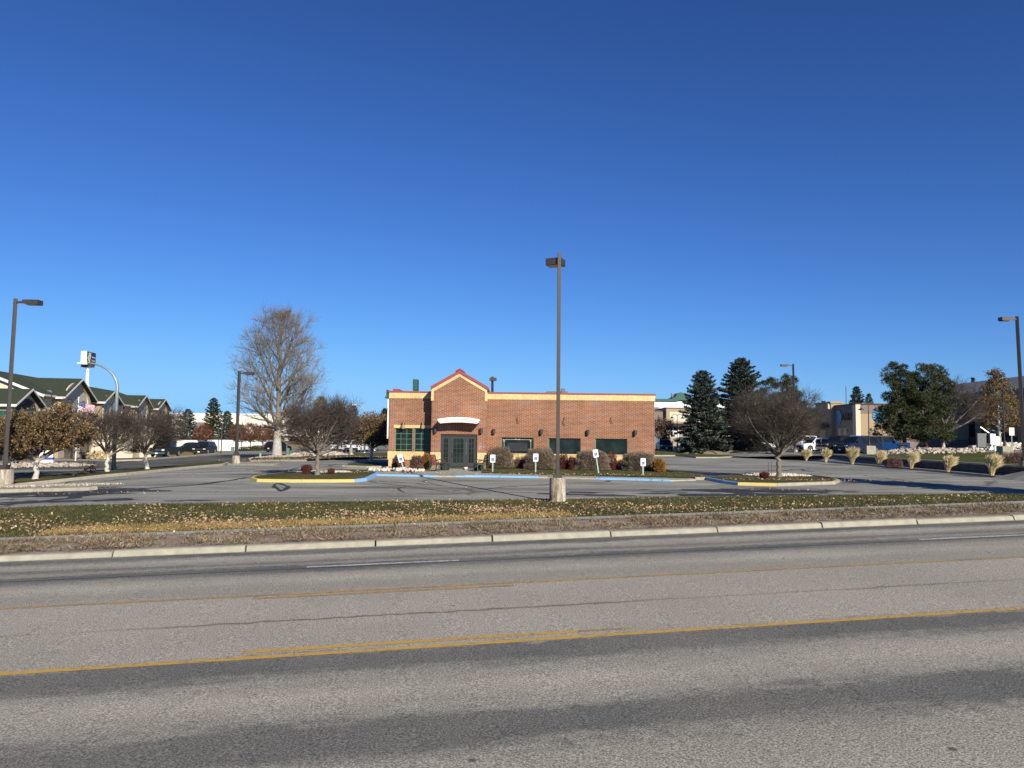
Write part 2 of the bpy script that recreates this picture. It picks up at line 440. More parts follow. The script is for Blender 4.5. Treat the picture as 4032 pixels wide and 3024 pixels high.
M['fallen'] = leafy('fallen_leaves', [(0.24, 0.12, 0.055), (0.36, 0.22, 0.12), (0.46, 0.34, 0.21), (0.26, 0.14, 0.08), (0.50, 0.40, 0.25)])
M['rock'] = plain('pale_tan_rock', (0.38, 0.32, 0.255), 0.9, noise=0.25, scale=3, island=0.35)
M['rock_white'] = plain('white_quartz_rock', (0.58, 0.51, 0.44), 0.9, noise=0.2, scale=3, island=0.3)
M['roof_green'] = plain('dark_green_shingles', (0.028, 0.038, 0.019), 0.95, noise=0.22, scale=2.5)
M['roof_metal'] = plain('green_metal_roof', (0.015, 0.11, 0.075), 0.4)
M['stucco_g'] = plain('greige_stucco', (0.56, 0.49, 0.39), 0.95, noise=0.06)
M['stucco_c'] = plain('cream_stucco', (0.60, 0.53, 0.40), 0.95, noise=0.05)
M['stucco_t'] = plain('tan_stucco', (0.36, 0.27, 0.17), 0.95, noise=0.05)
M['stucco_m'] = plain('mauve_taupe_stucco', (0.20, 0.155, 0.135), 0.95, noise=0.05)
M['store_wall'] = plain('pale_cream_store_wall', (0.78, 0.70, 0.60), 0.9, noise=0.05)
M['stone'] = mat_brick('brown_stone_veneer', (0.10, 0.075, 0.058), (0.065, 0.050, 0.042), (0.045, 0.037, 0.03), bw=0.5, bh=0.2, ms=0.02)
M['block'] = mat_brick('dark_retaining_block', (0.085, 0.070, 0.060), (0.06, 0.05, 0.042), (0.025, 0.022, 0.02), bw=0.45, bh=0.2, ms=0.02)
M['roof_grey'] = plain('grey_metal_roof', (0.12, 0.125, 0.13), 0.6)
M['fascia'] = plain('white_trim', (0.66, 0.64, 0.60), 0.6, noise=0.04)
M['blue'] = plain('sign_blue', (0.03, 0.07, 0.42), 0.5, noise=0.03)
M['bright_green'] = plain('sign_green', (0.10, 0.32, 0.16), 0.5, noise=0.03)
M['navy'] = plain('navy_panel', (0.008, 0.017, 0.075), 0.4, noise=0.05)
M['signgreen'] = plain('green_panel', (0.012, 0.10, 0.045), 0.4, noise=0.05)
M['cyan'] = plain('bright_blue_plastic', (0.03, 0.26, 0.52), 0.4, noise=0.05)
M['black'] = plain('black_plastic', (0.012, 0.012, 0.012), 0.6)
M['tyre'] = plain('tyre_rubber', (0.018, 0.018, 0.018), 0.85)
M['rim'] = plain('alloy_rim', (0.45, 0.45, 0.46), 0.3, metal=0.7)
M['chrome'] = plain('chrome', (0.6, 0.6, 0.62), 0.12, metal=1.0, noise=0.02)
M['lampw'] = plain('headlight_lens', (0.62, 0.62, 0.60), 0.1, noise=0.05)
M['lampr'] = plain('tail_light_lens', (0.20, 0.01, 0.01), 0.2)
M['flag_red'] = plain('flag_red', (0.42, 0.03, 0.05), 0.8)
M['flag_white'] = plain('flag_white', (0.75, 0.75, 0.76), 0.8)
M['flag_blue'] = plain('flag_blue', (0.02, 0.03, 0.14), 0.8)
M['bench_red'] = plain('dark_red_slats', (0.20, 0.025, 0.035), 0.55)
M['bench_green'] = plain('green_cast_iron', (0.02, 0.075, 0.055), 0.5)
M['cabinet'] = plain('green_utility_paint', (0.12, 0.23, 0.15), 0.6)
M['pedestal'] = plain('pale_green_pedestal', (0.28, 0.37, 0.33), 0.6)
M['sign_post'] = plain('pale_green_post', (0.33, 0.45, 0.38), 0.6)
M['lamp_lens'] = plain('amber_frosted_lens', (0.35, 0.27, 0.13), 0.4)
M['film'] = plain('faded_window_film', (0.022, 0.024, 0.024), 0.35, noise=0.4, scale=2)
M['poster'] = plain('peeling_paper', (0.42, 0.30, 0.24), 0.9, noise=0.5, scale=10)
def paint(name, c):
    return plain(name, c, 0.25, noise=0.02, coat=0.12, spec=0.22)
M['car_black'] = paint('black_car_paint', (0.010, 0.011, 0.013))
M['car_navy'] = paint('navy_car_paint', (0.013, 0.022, 0.050))
M['car_white'] = paint('white_car_paint', (0.74, 0.75, 0.76))
M['car_grey'] = paint('grey_car_paint', (0.10, 0.11, 0.10))
M['car_silver'] = paint('silver_car_paint', (0.36, 0.37, 0.38))
M['car_blue'] = paint('bright_blue_car_paint', (0.003, 0.034, 0.125))
M['car_slate'] = paint('slate_blue_car_paint', (0.10, 0.15, 0.21))

# ------------------------------------------------------------------ object helpers
def tag(o, label=None, cat=None, group=None, kind=None):
    if label: o['label'] = label
    if cat: o['category'] = cat
    if group: o['group'] = group
    if kind: o['kind'] = kind
    return o
def thing(name, loc, label, cat, rz=0.0, group=None):
    o = bpy.data.objects.new(name, None)
    col.objects.link(o)
    o.empty_display_size = 0.3
    o.location = loc
    o.rotation_euler = (0, 0, rz)
    return tag(o, label, cat, group)
def link(name, me, parent=None, loc=None, mat=None):
    if mat is not None:
        for m in (mat if isinstance(mat, (list, tuple)) else [mat]): me.materials.append(m)
    o = bpy.data.objects.new(name, me)
    col.objects.link(o)
    if parent: o.parent = parent
    if loc is not None: o.location = loc
    return o
def copy_tree(o, parent=None):
    c = o.copy(); col.objects.link(c)
    if parent: c.parent = parent
    for ch in list(o.children): copy_tree(ch, c)
    return c
class MB:
    def __init__(s): s.v = []; s.f = []; s.mi = []
    def face(s, pts, mi=0):
        i = len(s.v); s.v += [tuple(p) for p in pts]
        s.f.append(tuple(range(i, i + len(pts)))); s.mi.append(mi); return s
    def box(s, x0, x1, y0, y1, z0, z1, mi=0, M_=None):
        i = len(s.v)
        c = [(x0, y0, z0), (x1, y0, z0), (x1, y1, z0), (x0, y1, z0), (x0, y0, z1), (x1, y0, z1), (x1, y1, z1), (x0, y1, z1)]
        if M_ is not None: c = [tuple(M_ @ Vector(p)) for p in c]
        s.v += c
        for q in ((0, 3, 2, 1), (4, 5, 6, 7), (0, 1, 5, 4), (1, 2, 6, 5), (2, 3, 7, 6), (3, 0, 4, 7)):
            s.f.append(tuple(i + k for k in q)); s.mi.append(mi)
        return s
    def prism(s, poly, axis, a, b, mi=0):
        """poly = 2-D points; axis 0: (y,z) extruded in x; 1: (x,z) in y; 2: (x,y) in z"""
        i = len(s.v); n = len(poly)
        for t in (a, b):
            for p in poly:
                s.v.append((t, p[0], p[1]) if axis == 0 else (p[0], t, p[1]) if axis == 1 else (p[0], p[1], t))
        s.f.append(tuple(i + k for k in range(n))); s.f.append(tuple(i + n + k for k in reversed(range(n)))); s.mi += [mi, mi]
        for k in range(n):
            k2 = (k + 1) % n
            s.f.append((i + k, i + n + k, i + n + k2, i + k2)); s.mi.append(mi)
        return s
    def tube(s, pts, rad, n=8, mi=0, caps=True):
        pts = [Vector(p) for p in pts]
        if not isinstance(rad, (list, tuple)): rad = [rad] * len(pts)
        i0 = len(s.v)
        ref = None
        for k, p in enumerate(pts):
            d = (pts[min(k + 1, len(pts) - 1)] - pts[max(k - 1, 0)])
            d = d.normalized() if d.length > 1e-9 else Vector((0, 0, 1))
            if ref is None:
                ref = Vector((1, 0, 0)) if abs(d.x) < 0.8 else Vector((0, 1, 0))
            a = (ref - d * ref.dot(d)).normalized(); ref = a
            b = d.cross(a)
            for j in range(n):
                t = 2 * math.pi * j / n
                s.v.append(tuple(p + (a * math.cos(t) + b * math.sin(t)) * rad[k]))
        for k in range(len(pts) - 1):
            for j in range(n):
                j2 = (j + 1) % n
                s.f.append((i0 + k * n + j, i0 + k * n + j2, i0 + (k + 1) * n + j2, i0 + (k + 1) * n + j)); s.mi.append(mi)
        if caps:
            s.f.append(tuple(i0 + j for j in reversed(range(n)))); s.mi.append(mi)
            e = i0 + (len(pts) - 1) * n
            s.f.append(tuple(e + j for j in range(n))); s.mi.append(mi)
        return s
    def cyl(s, c, r0, r1, z0, z1, n=16, mi=0):
        return s.tube([(c[0], c[1], z0), (c[0], c[1], z1)], [r0, r1], n, mi)
    def build(s, name, mat, parent=None, loc=None, smooth=False, bevel=0.0):
        me = bpy.data.meshes.new(name)
        me.from_pydata(s.v, [], s.f)
        me.validate()
        if isinstance(mat, (list, tuple)):
            for k, p in enumerate(me.polygons): p.material_index = s.mi[k] if k < len(s.mi) else 0
        if smooth:
            for p in me.polygons: p.use_smooth = True
        o = link(name, me, parent, loc, mat)
        if bevel:
            b = o.modifiers.new('bevel', 'BEVEL'); b.width = bevel; b.segments = 2; b.limit_method = 'ANGLE'
        return o
def np_mesh(name, V, Fq, mat, parent=None, loc=None, smooth=False):
    """V (n,3), Fq (m,k) all faces with k corners"""
    me = bpy.data.meshes.new(name)
    V = np.ascontiguousarray(V, dtype=np.float32); Fq = np.ascontiguousarray(Fq, dtype=np.int32)
    m, k = Fq.shape
    me.vertices.add(len(V)); me.vertices.foreach_set('co', V.ravel())
    me.loops.add(m * k); me.loops.foreach_set('vertex_index', Fq.ravel())
    me.polygons.add(m)
    me.polygons.foreach_set('loop_start', np.arange(0, m * k, k, dtype=np.int32))
    me.polygons.foreach_set('loop_total', np.full(m, k, dtype=np.int32))
    if smooth: me.polygons.foreach_set('use_smooth', np.ones(m, dtype=bool))
    me.update(calc_edges=True)
    return link(name, me, parent, loc, mat)
def unit(a): return a / np.maximum(np.linalg.norm(a, axis=-1, keepdims=True), 1e-9)
def rand_dir(n):
    return unit(rng.normal(size=(n, 3)))
def tubes_np(P0, P1, r0, r1, n=3):
    """many separate tapered prisms"""
    d = unit(P1 - P0)
    ref = np.where(np.abs(d[:, 2:3]) < 0.9, np.array([[0, 0, 1.0]]), np.array([[1.0, 0, 0]]))
    a = unit(np.cross(ref, d)); b = np.cross(d, a)
    vs = []
    for (P, r) in ((P0, r0), (P1, r1)):
        for j in range(n):
            t = 2 * math.pi * j / n
            vs.append(P + (a * math.cos(t) + b * math.sin(t)) * r[:, None])
    V = np.stack(vs, axis=1).reshape(-1, 3)
    m = len(P0); base = (np.arange(m) * 2 * n)[:, None]
    fs = [base + np.array([[j, (j + 1) % n, n + (j + 1) % n, n + j]]) for j in range(n)]
    return V, np.concatenate(fs, axis=0)
def blades_np(P, D, L, W, N_=None):
    """flat quads (leaves, needles): base P, direction D, length L, width W"""
    m = len(P)
    if N_ is None: N_ = rand_dir(m)
    s = unit(np.cross(D, N_)) * (W / 2)[:, None]
    tip = P + D * L[:, None]
    mid = P + D * (L * 0.5)[:, None]
    V = np.stack([P, mid + s, tip, mid - s], axis=1).reshape(-1, 3)
    Fq = (np.arange(m) * 4)[:, None] + np.array([[0, 1, 2, 3]])
    return V, Fq
def merge_np(parts):
    Vs, Fs, o = [], [], 0
    for V, Fq in parts:
        Vs.append(V); Fs.append(Fq + o); o += len(V)
    return np.concatenate(Vs), np.concatenate(Fs)

def text_mesh(s, size, mat, name, parent, mtx, ext=0.01):
    cu = bpy.data.curves.new(name, 'FONT')
    cu.body = s; cu.size = size; cu.extrude = ext; cu.align_x = 'CENTER'; cu.align_y = 'CENTER'
    ob = bpy.data.objects.new(name + '_tmp', cu)
    col.objects.link(ob)
    dg = bpy.context.evaluated_depsgraph_get()
    me = bpy.data.meshes.new_from_object(ob.evaluated_get(dg))
    bpy.data.objects.remove(ob)
    me.name = name
    me.materials.clear()
    me.transform(mtx)
    return link(name, me, parent, None, mat)
RX90 = Matrix.Rotation(math.pi / 2, 4, 'X')          # text facing -Y

# draped sheets -----------------------------------------------------
def drape(name, poly, off, mat, step=2.5, zf=None, kind='structure', loc=None, thick=0.0, bump=0.0):
    bm = bmesh.new()
    vs = [bm.verts.new((p[0], p[1], 0)) for p in poly]
    bm.faces.new(vs)
    bmesh.ops.triangulate(bm, faces=bm.faces[:])
    xs = [p[0] for p in poly]; ys = [p[1] for p in poly]
    for ax, (lo, hi) in enumerate(((min(xs), max(xs)), (min(ys), max(ys)))):
        k = math.floor(lo / step) + 1
        while k * step < hi:
            co = [0, 0, 0]; no = [0, 0, 0]; co[ax] = k * step; no[ax] = 1
            bmesh.ops.bisect_plane(bm, geom=bm.verts[:] + bm.edges[:] + bm.faces[:], plane_co=co, plane_no=no)
            k += 1
    f = zf or G
    ox, oy = (loc[0], loc[1]) if loc else (0, 0)
    for v in bm.verts:
        v.co.z = f(v.co.x, v.co.y) + off
    for fc in bm.faces:
        if fc.normal.z < 0: fc.normal_flip()
    me = bpy.data.meshes.new(name); bm.to_mesh(me); bm.free()
    return tag(link(name, me, mat=mat), kind=kind)
def inset(poly, d):
    n = len(poly); out = []
    area = sum(poly[i][0] * poly[(i + 1) % n][1] - poly[(i + 1) % n][0] * poly[i][1] for i in range(n))
    sgn = 1 if area > 0 else -1
    for i in range(n):
        p0, p1, p2 = Vector(poly[i - 1][:2]), Vector(poly[i][:2]), Vector(poly[(i + 1) % n][:2])
        e1 = (p1 - p0).normalized(); e2 = (p2 - p1).normalized()
        n1 = Vector((-e1.y, e1.x)); n2 = Vector((-e2.y, e2.x))
        b = (n1 + n2); b = b.normalized() if b.length > 1e-6 else n1
        k = d / max(0.4, b.dot(n1))
        out.append((p1.x + b.x * k * sgn, p1.y + b.y * k * sgn))
    return out
def resample(path, step, closed):
    pts = [Vector(p[:2]) for p in path]
    if closed: pts.append(pts[0])
    out = []
    for a, b in zip(pts[:-1], pts[1:]):
        n = max(1, int(round((b - a).length / step)))
        for k in range(n): out.append(a.lerp(b, k / n))
    if not closed: out.append(pts[-1])
    return out
def kerb(path, closed=False, w=0.17, h=0.15, side=1, mats=None, mfun=None, name='kerb', gap=0.012, stone=3.0, hf=None, zf=None, pan=0.0):
    """path = outer foot line; kerb stone lies to the left (side=1)"""
    zf = zf or G
    pts = resample(path, 0.5, closed)
    n = len(pts)
    def nrm(i):
        if closed: a, b = pts[i - 1], pts[(i + 1) % n]
        else: a, b = pts[max(i - 1, 0)], pts[min(i + 1, n - 1)]
        d = (b - a).normalized()
        return Vector((-d.y, d.x)) * side
    mb = MB()
    acc = 0.0
    segs = range(n if closed else n - 1)
    N = [nrm(i) for i in range(n)]
    for i in segs:
        j = (i + 1) % n
        a, b = pts[i], pts[j]
        L = (b - a).length
        a2, b2 = a, b
        na, nb = N[i], N[j]
        if int((acc + L) / stone) != int(acc / stone):
            b2 = b - (b - a) * (gap / max(L, 1e-6))
        mi = mfun((a + b) / 2) if mfun else 0
        hh = hf((a + b) / 2) if hf else h
        acc += L
        def sec(p, nn):
            z = zf(p.x, p.y)
            prof = [(0, -0.05), (0.0, 0.0), (0.02, hh * 0.8), (0.045, hh), (w, hh), (w, -0.05)]
            if pan: prof = [(-pan, -0.05), (-pan, 0.006), (-0.01, 0.012)] + prof[2:]
            return [(p.x + nn.x * q[0], p.y + nn.y * q[0], z + q[1]) for q in prof]
        s1, s2 = sec(a2, na), sec(b2, nb)
        m = len(s1)
        for k in range(m - 1):
            quad = [s1[k], s2[k], s2[k + 1], s1[k + 1]]
            if side == 1: quad = quad[::-1]
            mb.face(quad[::-1] if side == 1 else quad, mi)
        mb.face(s1, mi); mb.face(s2[::-1], mi)
    return tag(mb.build(name, mats or [M['concrete']]), kind='structure')
def raised(name, poly, h, mat, zf=None, step=2.0):
    zf = zf or G
    return drape(name, poly, h, mat, step, zf)

# ================================================================== GROUND
def build_ground():
    xs = sorted(set([-900, -500, -300, -220, -160] + list(range(-130, -30, 5)) + list(np.arange(-30, 31, 1.5)) + list(range(32, 80, 4)) + [90, 100, 115, 135, 160, 220, 300, 500, 900]))
    ys = sorted(set([-60, -20, -8] + list(np.arange(-4, 36, 1.0)) + list(range(36, 125, 3)) + [135, 150, 170, 200, 240, 300, 400, 600, 1000, 1800, 3000]))
    V, Fc = [], []
    for y in ys:
        for x in xs:
            z = G(x, y)
            u, v = uv(x, y)
            lower = 0.28 if v < 34 else 0.05
            if v >= VL and x > wall_x(y) - 3 and x < wall_x(y) + 4: z = zlot(x, y)
            V.append((x, y, z - lower))
    nx = len(xs)
    for j in range(len(ys) - 1):
        for i in range(nx - 1):
            Fc.append((j * nx + i, j * nx + i + 1, (j + 1) * nx + i + 1, (j + 1) * nx + i))
    np_mesh('ground', np.array(V), np.array(Fc), M['dry'])
    tag(bpy.data.objects['ground'], kind='structure')
build_ground()

def band(name, v0, v1, z0, z1, mat, u0=-48, u1=48, du=1.5, vs=1, zf=None):
    """strip in road coordinates; z relative to the road surface"""
    us = np.arange(u0, u1 + 1e-6, du); vv = np.linspace(v0, v1, vs + 1)
    V = [(u, v, (zroad(u) + z0 + (z1 - z0) * (v - v0) / (v1 - v0)) if zf is None else zf(u, v)) for v in vv for u in us]
    n = len(us)
    Fq = [(j * n + i, j * n + i + 1, (j + 1) * n + i + 1, (j + 1) * n + i) for j in range(vs) for i in range(n - 1)]
    o = np_mesh(name, np.array(V), np.array(Fq), mat)
    o.rotation_euler = (0, 0, A)
    return tag(o, kind='structure')
band('road', -8.0, VC, 0, 0, M['road'], vs=10)
def line(name, v, u0, u1, mat, w=0.1, zo=0.004):
    us = np.linspace(u0, u1, max(2, int((u1 - u0) / 1.5) + 1))
    V = [(u, vv, zroad(u) + zo) for vv in (v - w / 2, v + w / 2) for u in us]
    n = len(us)
    Fq = [(i, i + 1, n + i + 1, n + i) for i in range(n - 1)]
    o = np_mesh(name, np.array(V), np.array(Fq), mat)
    o.rotation_euler = (0, 0, A)
    return tag(o, kind='structure')
line('road_marking', 9.99, -46, 46, M['yellow'], 0.135)
line('road_marking', 10.27, -1.64, 2.75, M['yellow'], 0.135)
line('road_marking', 10.27, 2.76, 3.5, M['yellow_worn'], 0.09)
line('road_marking', 10.27, 15.5, 20.0, M['yellow'], 0.135)
line('road_marking', 13.84, -46, 46, M['yellow_worn'], 0.13)
line('road_marking', 13.60, -2.0, 2.45, M['yellow_worn'], 0.13)
line('road_marking', 16.58, -1.4, 1.78, M['white_line'], 0.11)
line('road_marking', 16.58, 12.9, 16.2, M['white_line'], 0.11)
line('road_marking', 16.58, -16.8, -13.6, M['white_line'], 0.11)

# kerb along the road (each stone about 4.5 m with an open joint)
def road_kerb():
    mb = MB()
    u = -48.0
    k = 0
    while u < 48:
        L = [2.9, 3.1, 2.95, 3.05][k % 4]
        a, b = u + 0.02, u + L - 0.02
        dz = 0.012 * math.sin(k * 2.3); sh = 0.01 * math.sin(k * 1.7)
        for (p, q) in ((a, (a + b) / 2), ((a + b) / 2, b)):
            zs = (zroad(p), zroad(q))
            prof = [(VC + sh, -0.06), (VC + sh, 0.006), (VC + 0.02 + sh, 0.014), (VC + 0.045 + sh, 0.085 + dz), (VC + 0.07 + sh, 0.118 + dz), (VC + 0.105 + sh, 0.130 + dz), (VC + 0.22 + sh, 0.135 + dz), (VC + 0.22 + sh, -0.06)]
            s1 = [(p, v, zs[0] + z) for v, z in prof]; s2 = [(q, v, zs[1] + z) for v, z in prof]
            for i in range(len(prof) - 1): mb.face([s1[i], s1[i + 1], s2[i + 1], s2[i]])
            mb.face(s1); mb.face(s2[::-1])
        u += L; k += 1
    o = mb.build('road_kerb', M['concrete'], smooth=False)
    o.rotation_euler = (0, 0, A)
    tag(o, kind='structure')
road_kerb()
def zv(off):
    def f(u, v):
        x, y = xy(u, v); return G(x, y) + off
    return f
V_W0, V_W1 = 21.70, 22.38
band('verge', VC + 0.19, V_W0, 0.115, 0.19, M['verge'], vs=4)
band('sidewalk', V_W0 - 0.02, V_W1 + 0.02, 0.175, 0.18, M['walk'], vs=1)
band('grass_strip', V_W1, VL, 0, 0, M['strip'], vs=14, zf=zv(0.005), u0=-48, u1=48)

# parking lot and side street: one sheet of asphalt each
E0 = [xy(-60, VL - 0.02), xy(40, VL - 0.02)]
drape('parking_lot', [xy(-30.0, VL - 0.02), xy(40, VL - 0.02), (34.0, 60), (34.5, 80), (35, 102.5), (8, 102.5), (-5, 102.5), (-40, 102.5), (-60, 66)], 0.0, M['lot'], 2.0)
FE = [gp(*p) for p in ((5, 1862), (200, 1811), (440, 1817), (560, 1814), (650, 1806), (780, 1796), (870, 1785), (950, 1775), (1100, 1762), (1180, 1757))]
drape('side_street', [xy(-30.0, VL), (-60, 66), (-40, 102.5), (-5, 102.5), (-5, 140)] + [(p.x, p.y) for p in FE[::-1]][0:0] +
      [(FE[-1].x, FE[-1].y)] + [(p.x, p.y) for p in FE[-2:0:-1]] + [(-75, 62), (-62, 30), xy(-60, VL)], 0.004 * 0, M['lot'], 2.5)
kerb([(p.x, p.y) for p in FE[1:]], side=1, w=0.35, name='street_kerb')
# dark patches and sealed cracks on the asphalt
def stain(px_poly, name='asphalt_patch'):
    pts = [gp(*p) for p in px_poly]
    return drape(name, [(p.x, p.y) for p in pts], 0.005, M['tar'], 2.0)
def seal(px_line, w=0.09):
    pts = [gp(*p) for p in px_line]
    pts = resample([(p.x, p.y) for p in pts], 0.6, False)
    L_, R_ = [], []
    for i, p in enumerate(pts):
        d = (pts[min(i + 1, len(pts) - 1)] - pts[max(i - 1, 0)]).normalized()
        n = Vector((-d.y, d.x)); k = w * (0.6 + 0.8 * rnd.random())
        j = Vector((rnd.uniform(-0.08, 0.08), rnd.uniform(-0.08, 0.08)))
        L_.append(p + n * k + j); R_.append(p - n * k + j)
    mb = MB()
    for i in range(len(pts) - 1):
        mb.face([(q.x, q.y, G(q.x, q.y) + 0.005) for q in (L_[i], L_[i + 1], R_[i + 1], R_[i])])
    tag(mb.build('sealed_crack', M['tar']), kind='structure')
def blotches(cx, cy, ax, ay, n, name='dark_patch', ang=0.0):  # flat irregular dark blotches, same colour as the sealed cracks
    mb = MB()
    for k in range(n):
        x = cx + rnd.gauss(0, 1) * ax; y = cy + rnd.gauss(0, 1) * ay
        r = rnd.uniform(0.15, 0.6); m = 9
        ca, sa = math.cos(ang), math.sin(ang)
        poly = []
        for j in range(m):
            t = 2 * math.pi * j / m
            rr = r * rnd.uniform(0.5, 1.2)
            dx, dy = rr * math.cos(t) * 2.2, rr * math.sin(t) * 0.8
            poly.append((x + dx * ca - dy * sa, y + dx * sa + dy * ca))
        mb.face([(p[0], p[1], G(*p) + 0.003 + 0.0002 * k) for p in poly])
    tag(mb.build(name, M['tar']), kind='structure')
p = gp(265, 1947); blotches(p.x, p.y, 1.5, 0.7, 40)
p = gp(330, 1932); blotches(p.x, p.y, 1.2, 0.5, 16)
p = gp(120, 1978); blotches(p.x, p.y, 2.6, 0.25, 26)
seal([(395, 1930), (330, 1940), (280, 1962), (180, 1972), (0, 1988)], 0.28)
seal([(380, 1930), (480, 1932), (620, 1920), (780, 1908), (900, 1893), (980, 1880)], 0.16)
seal([(300, 1958), (420, 1945), (560, 1930)], 0.06)
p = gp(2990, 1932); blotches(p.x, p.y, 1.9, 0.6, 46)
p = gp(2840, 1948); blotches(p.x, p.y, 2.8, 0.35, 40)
seal([(2560, 1938), (2760, 1926), (3000, 1929)], 0.12)
seal([(1090, 1903), (1140, 1915), (1110, 1935), (1080, 1918), (1090, 1903)], 0.10)
seal([(1000, 1878), (1090, 1860), (1180, 1842)], 0.10)
seal([(1460, 1897), (1600, 1915), (1760, 1935)], 0.05)
seal([(2680, 1868), (2900, 1864), (3060, 1851), (3250, 1849), (3400, 1852)], 0.07)
seal([(1590, 1940), (1560, 1925), (1600, 1915)], 0.05)

def px_poly(pts): return [(q.x, q.y) for q in (gp(*p) for p in pts)]
def island(px, top, stripes=None, mats=None, mfun=None, hh=0.15):
    P = px_poly(px)
    area = sum(P[i][0] * P[(i + 1) % len(P)][1] - P[(i + 1) % len(P)][0] * P[i][1] for i in range(len(P)))
    if area < 0: P = P[::-1]
    kerb(P, closed=True, side=1, w=0.2, h=hh, mats=mats, mfun=mfun, name='island_kerb')
    drape('island_grass' if top in ('lawn', 'strip') else 'gravel_bed', inset(P, 0.17), hh + 0.004, M[top], 1.5)
    return P
xyb = gp(1395, 1897).x
KM = [M['concrete'], M['kerb_yellow'], M['kerb_blue']]
# island with the dark crab apple, left of the entrance
P1_ = island([(985, 1891), (1010, 1898), (1150, 1900), (1300, 1900), (1398, 1899), (1446, 1894), (1492, 1871), (1462, 1859), (1340, 1857), (1150, 1866), (1060, 1876), (1000, 1884)],
       'strip', mats=KM, mfun=lambda p: 0 if p.y > gp(1060, 1880).y and p.x < xyb else (1 if p.x < xyb else 2))
# island on the right with the bare tree
xb1, xb2, xb3 = gp(2893, 1908).x, gp(3068, 1914).x, 0
P2_ = island([(2768, 1888), (2850, 1904), (2905, 1911), (3062, 1915), (3290, 1907), (3308, 1898), (3270, 1888), (3180, 1878), (3040, 1874), (2950, 1876), (2850, 1882)],
       'strip', mats=KM, mfun=lambda p: (2 if p.x < xb1 else 1 if p.x < xb2 else 0) if p.y < gp(2900, 1893).y or p.x < xb1 - 2 else 0)
# left gravel island carrying the lamp, grass strip and the lamp island behind
island([(-150, 1941), (0, 1940), (350, 1932), (385, 1928), (340, 1920), (240, 1917), (60, 1918), (-150, 1921)], 'gravel')
island([(-60, 1925), (45, 1919), (300, 1892), (500, 1872), (700, 1851), (880, 1834), (905, 1826), (878, 1822), (700, 1838), (500, 1857), (300, 1873), (45, 1896), (-60, 1905)], 'strip')
island([(895, 1832), (1090, 1834), (1100, 1829), (960, 1825), (905, 1824)], 'gravel', hh=0.12)
island([(1345, 1838), (1440, 1842), (1540, 1842), (1540, 1826), (1430, 1826), (1370, 1832)], 'strip', hh=0.12)
# rear banks
def bank(px, h, mat, name, kerb_line=None, hump=0.0):
    P = px_poly(px)
    drape(name, P, h, mat, 1.5)
    if kerb_line: kerb(px_poly(kerb_line), side=1, w=0.2, h=h - 0.01)
bank([(985, 1818), (1206, 1816), (1255, 1809), (1545, 1806), (1560, 1789), (1200, 1792), (1010, 1800)], 0.16, M['strip'], 'grass_bank', [(985, 1818), (1206, 1816), (1255, 1809), (1545, 1806)])
bank([(2555, 1796), (2660, 1796), (2700, 1799), (2740, 1804), (2830, 1804), (2960, 1797), (2990, 1794), (2990, 1780), (2555, 1780)], 0.16, M['lawn'], 'grass_bank', [(2555, 1796), (2660, 1796), (2700, 1799), (2740, 1804), (2830, 1804), (2960, 1797), (3000, 1797)])
# mulch mound under the spruces
def mound():
    c = gpx(2860, 105.5); nx, ny = 30, 10
    V, Fq = [], []
    for j in range(ny + 1):
        for i in range(nx + 1):
            a, b = -1 + 2 * i / nx, -1 + 2 * j / ny
            x = c.x + a * 6.6; y = c.y + b * 2.6 - 0.7 * a
            h = 0.62 * max(0, 1 - a ** 4) * max(0, 1 - b * b) + 0.05 * math.sin(x * 3) * math.sin(y * 2.3)
            V.append((x, y, 0.72 + h))
    for j in range(ny):
        for i in range(nx):
            k = j * (nx + 1) + i
            Fq.append((k, k + 1, k + nx + 2, k + nx + 1))
    tag(np_mesh('mulch_bed', np.array(V), np.array(Fq), M['mulch'], smooth=True), kind='structure')
mound()
# front walk of the restaurant with painted kerb
WK = [gp(1478, 1874), gp(1690, 1878), gp(1900, 1879), gp(2200, 1884), gp(2420, 1890), gp(2640, 1896), gp(2740, 1893)]
WKp = [(p.x, p.y) for p in WK]
def blue_at(p):
    px = 2016 + p.x / p.y * 3000
    return 1 if (px < 1720 or 1812 < px < 2140 or 2335 < px < 2630) else 0
def front_h(p):
    px = 2016 + p.x / p.y * 3000
    h = 0.105
    for c, w_ in ((1765, 60), (2240, 100), (2690, 50)):
        h = min(h, 0.085 + 0.02 * clamp((abs(px - c) - w_ * 0.6) / w_, 0, 1))
    return h
kerb(WKp, side=1, w=0.18, mats=[M['concrete'], M['kerb_blue']], mfun=blue_at, hf=front_h, name='entrance_kerb')
back = [(p[0] - 0.0, p[1] + 1.45) for p in WKp]
def zwalk(x, y):
    return max(G(x, y), 0.49)
LFR = [gp(1910, 1861, 0.13), gp(2384, 1874, 0.13), gp(2700, 1881, 0.13)]
drape('entrance_walk', [(p[0], p[1] + 0.16) for p in WKp] + [(WKp[-1][0], WKp[-1][1] + 1.3)] + [(9.2, 42.6), (-3.1, 44.2), (-3.1, 50.9), (-9.6, 50.9), (-14.0, 58.0), (-16.0, 58.0), (-9.4, 45.0)][0:0] +
      [(p.x, p.y + 0.1) for p in LFR[::-1]] + [(-1.75, 50.2), (-5.6, 50.2), (-5.6, 45.8), (-8.4, 45.8), (-8.4, 50.0), (-10.6, 50.0), (-10.4, 46.2)], 0.10, M['walk'], 1.5)
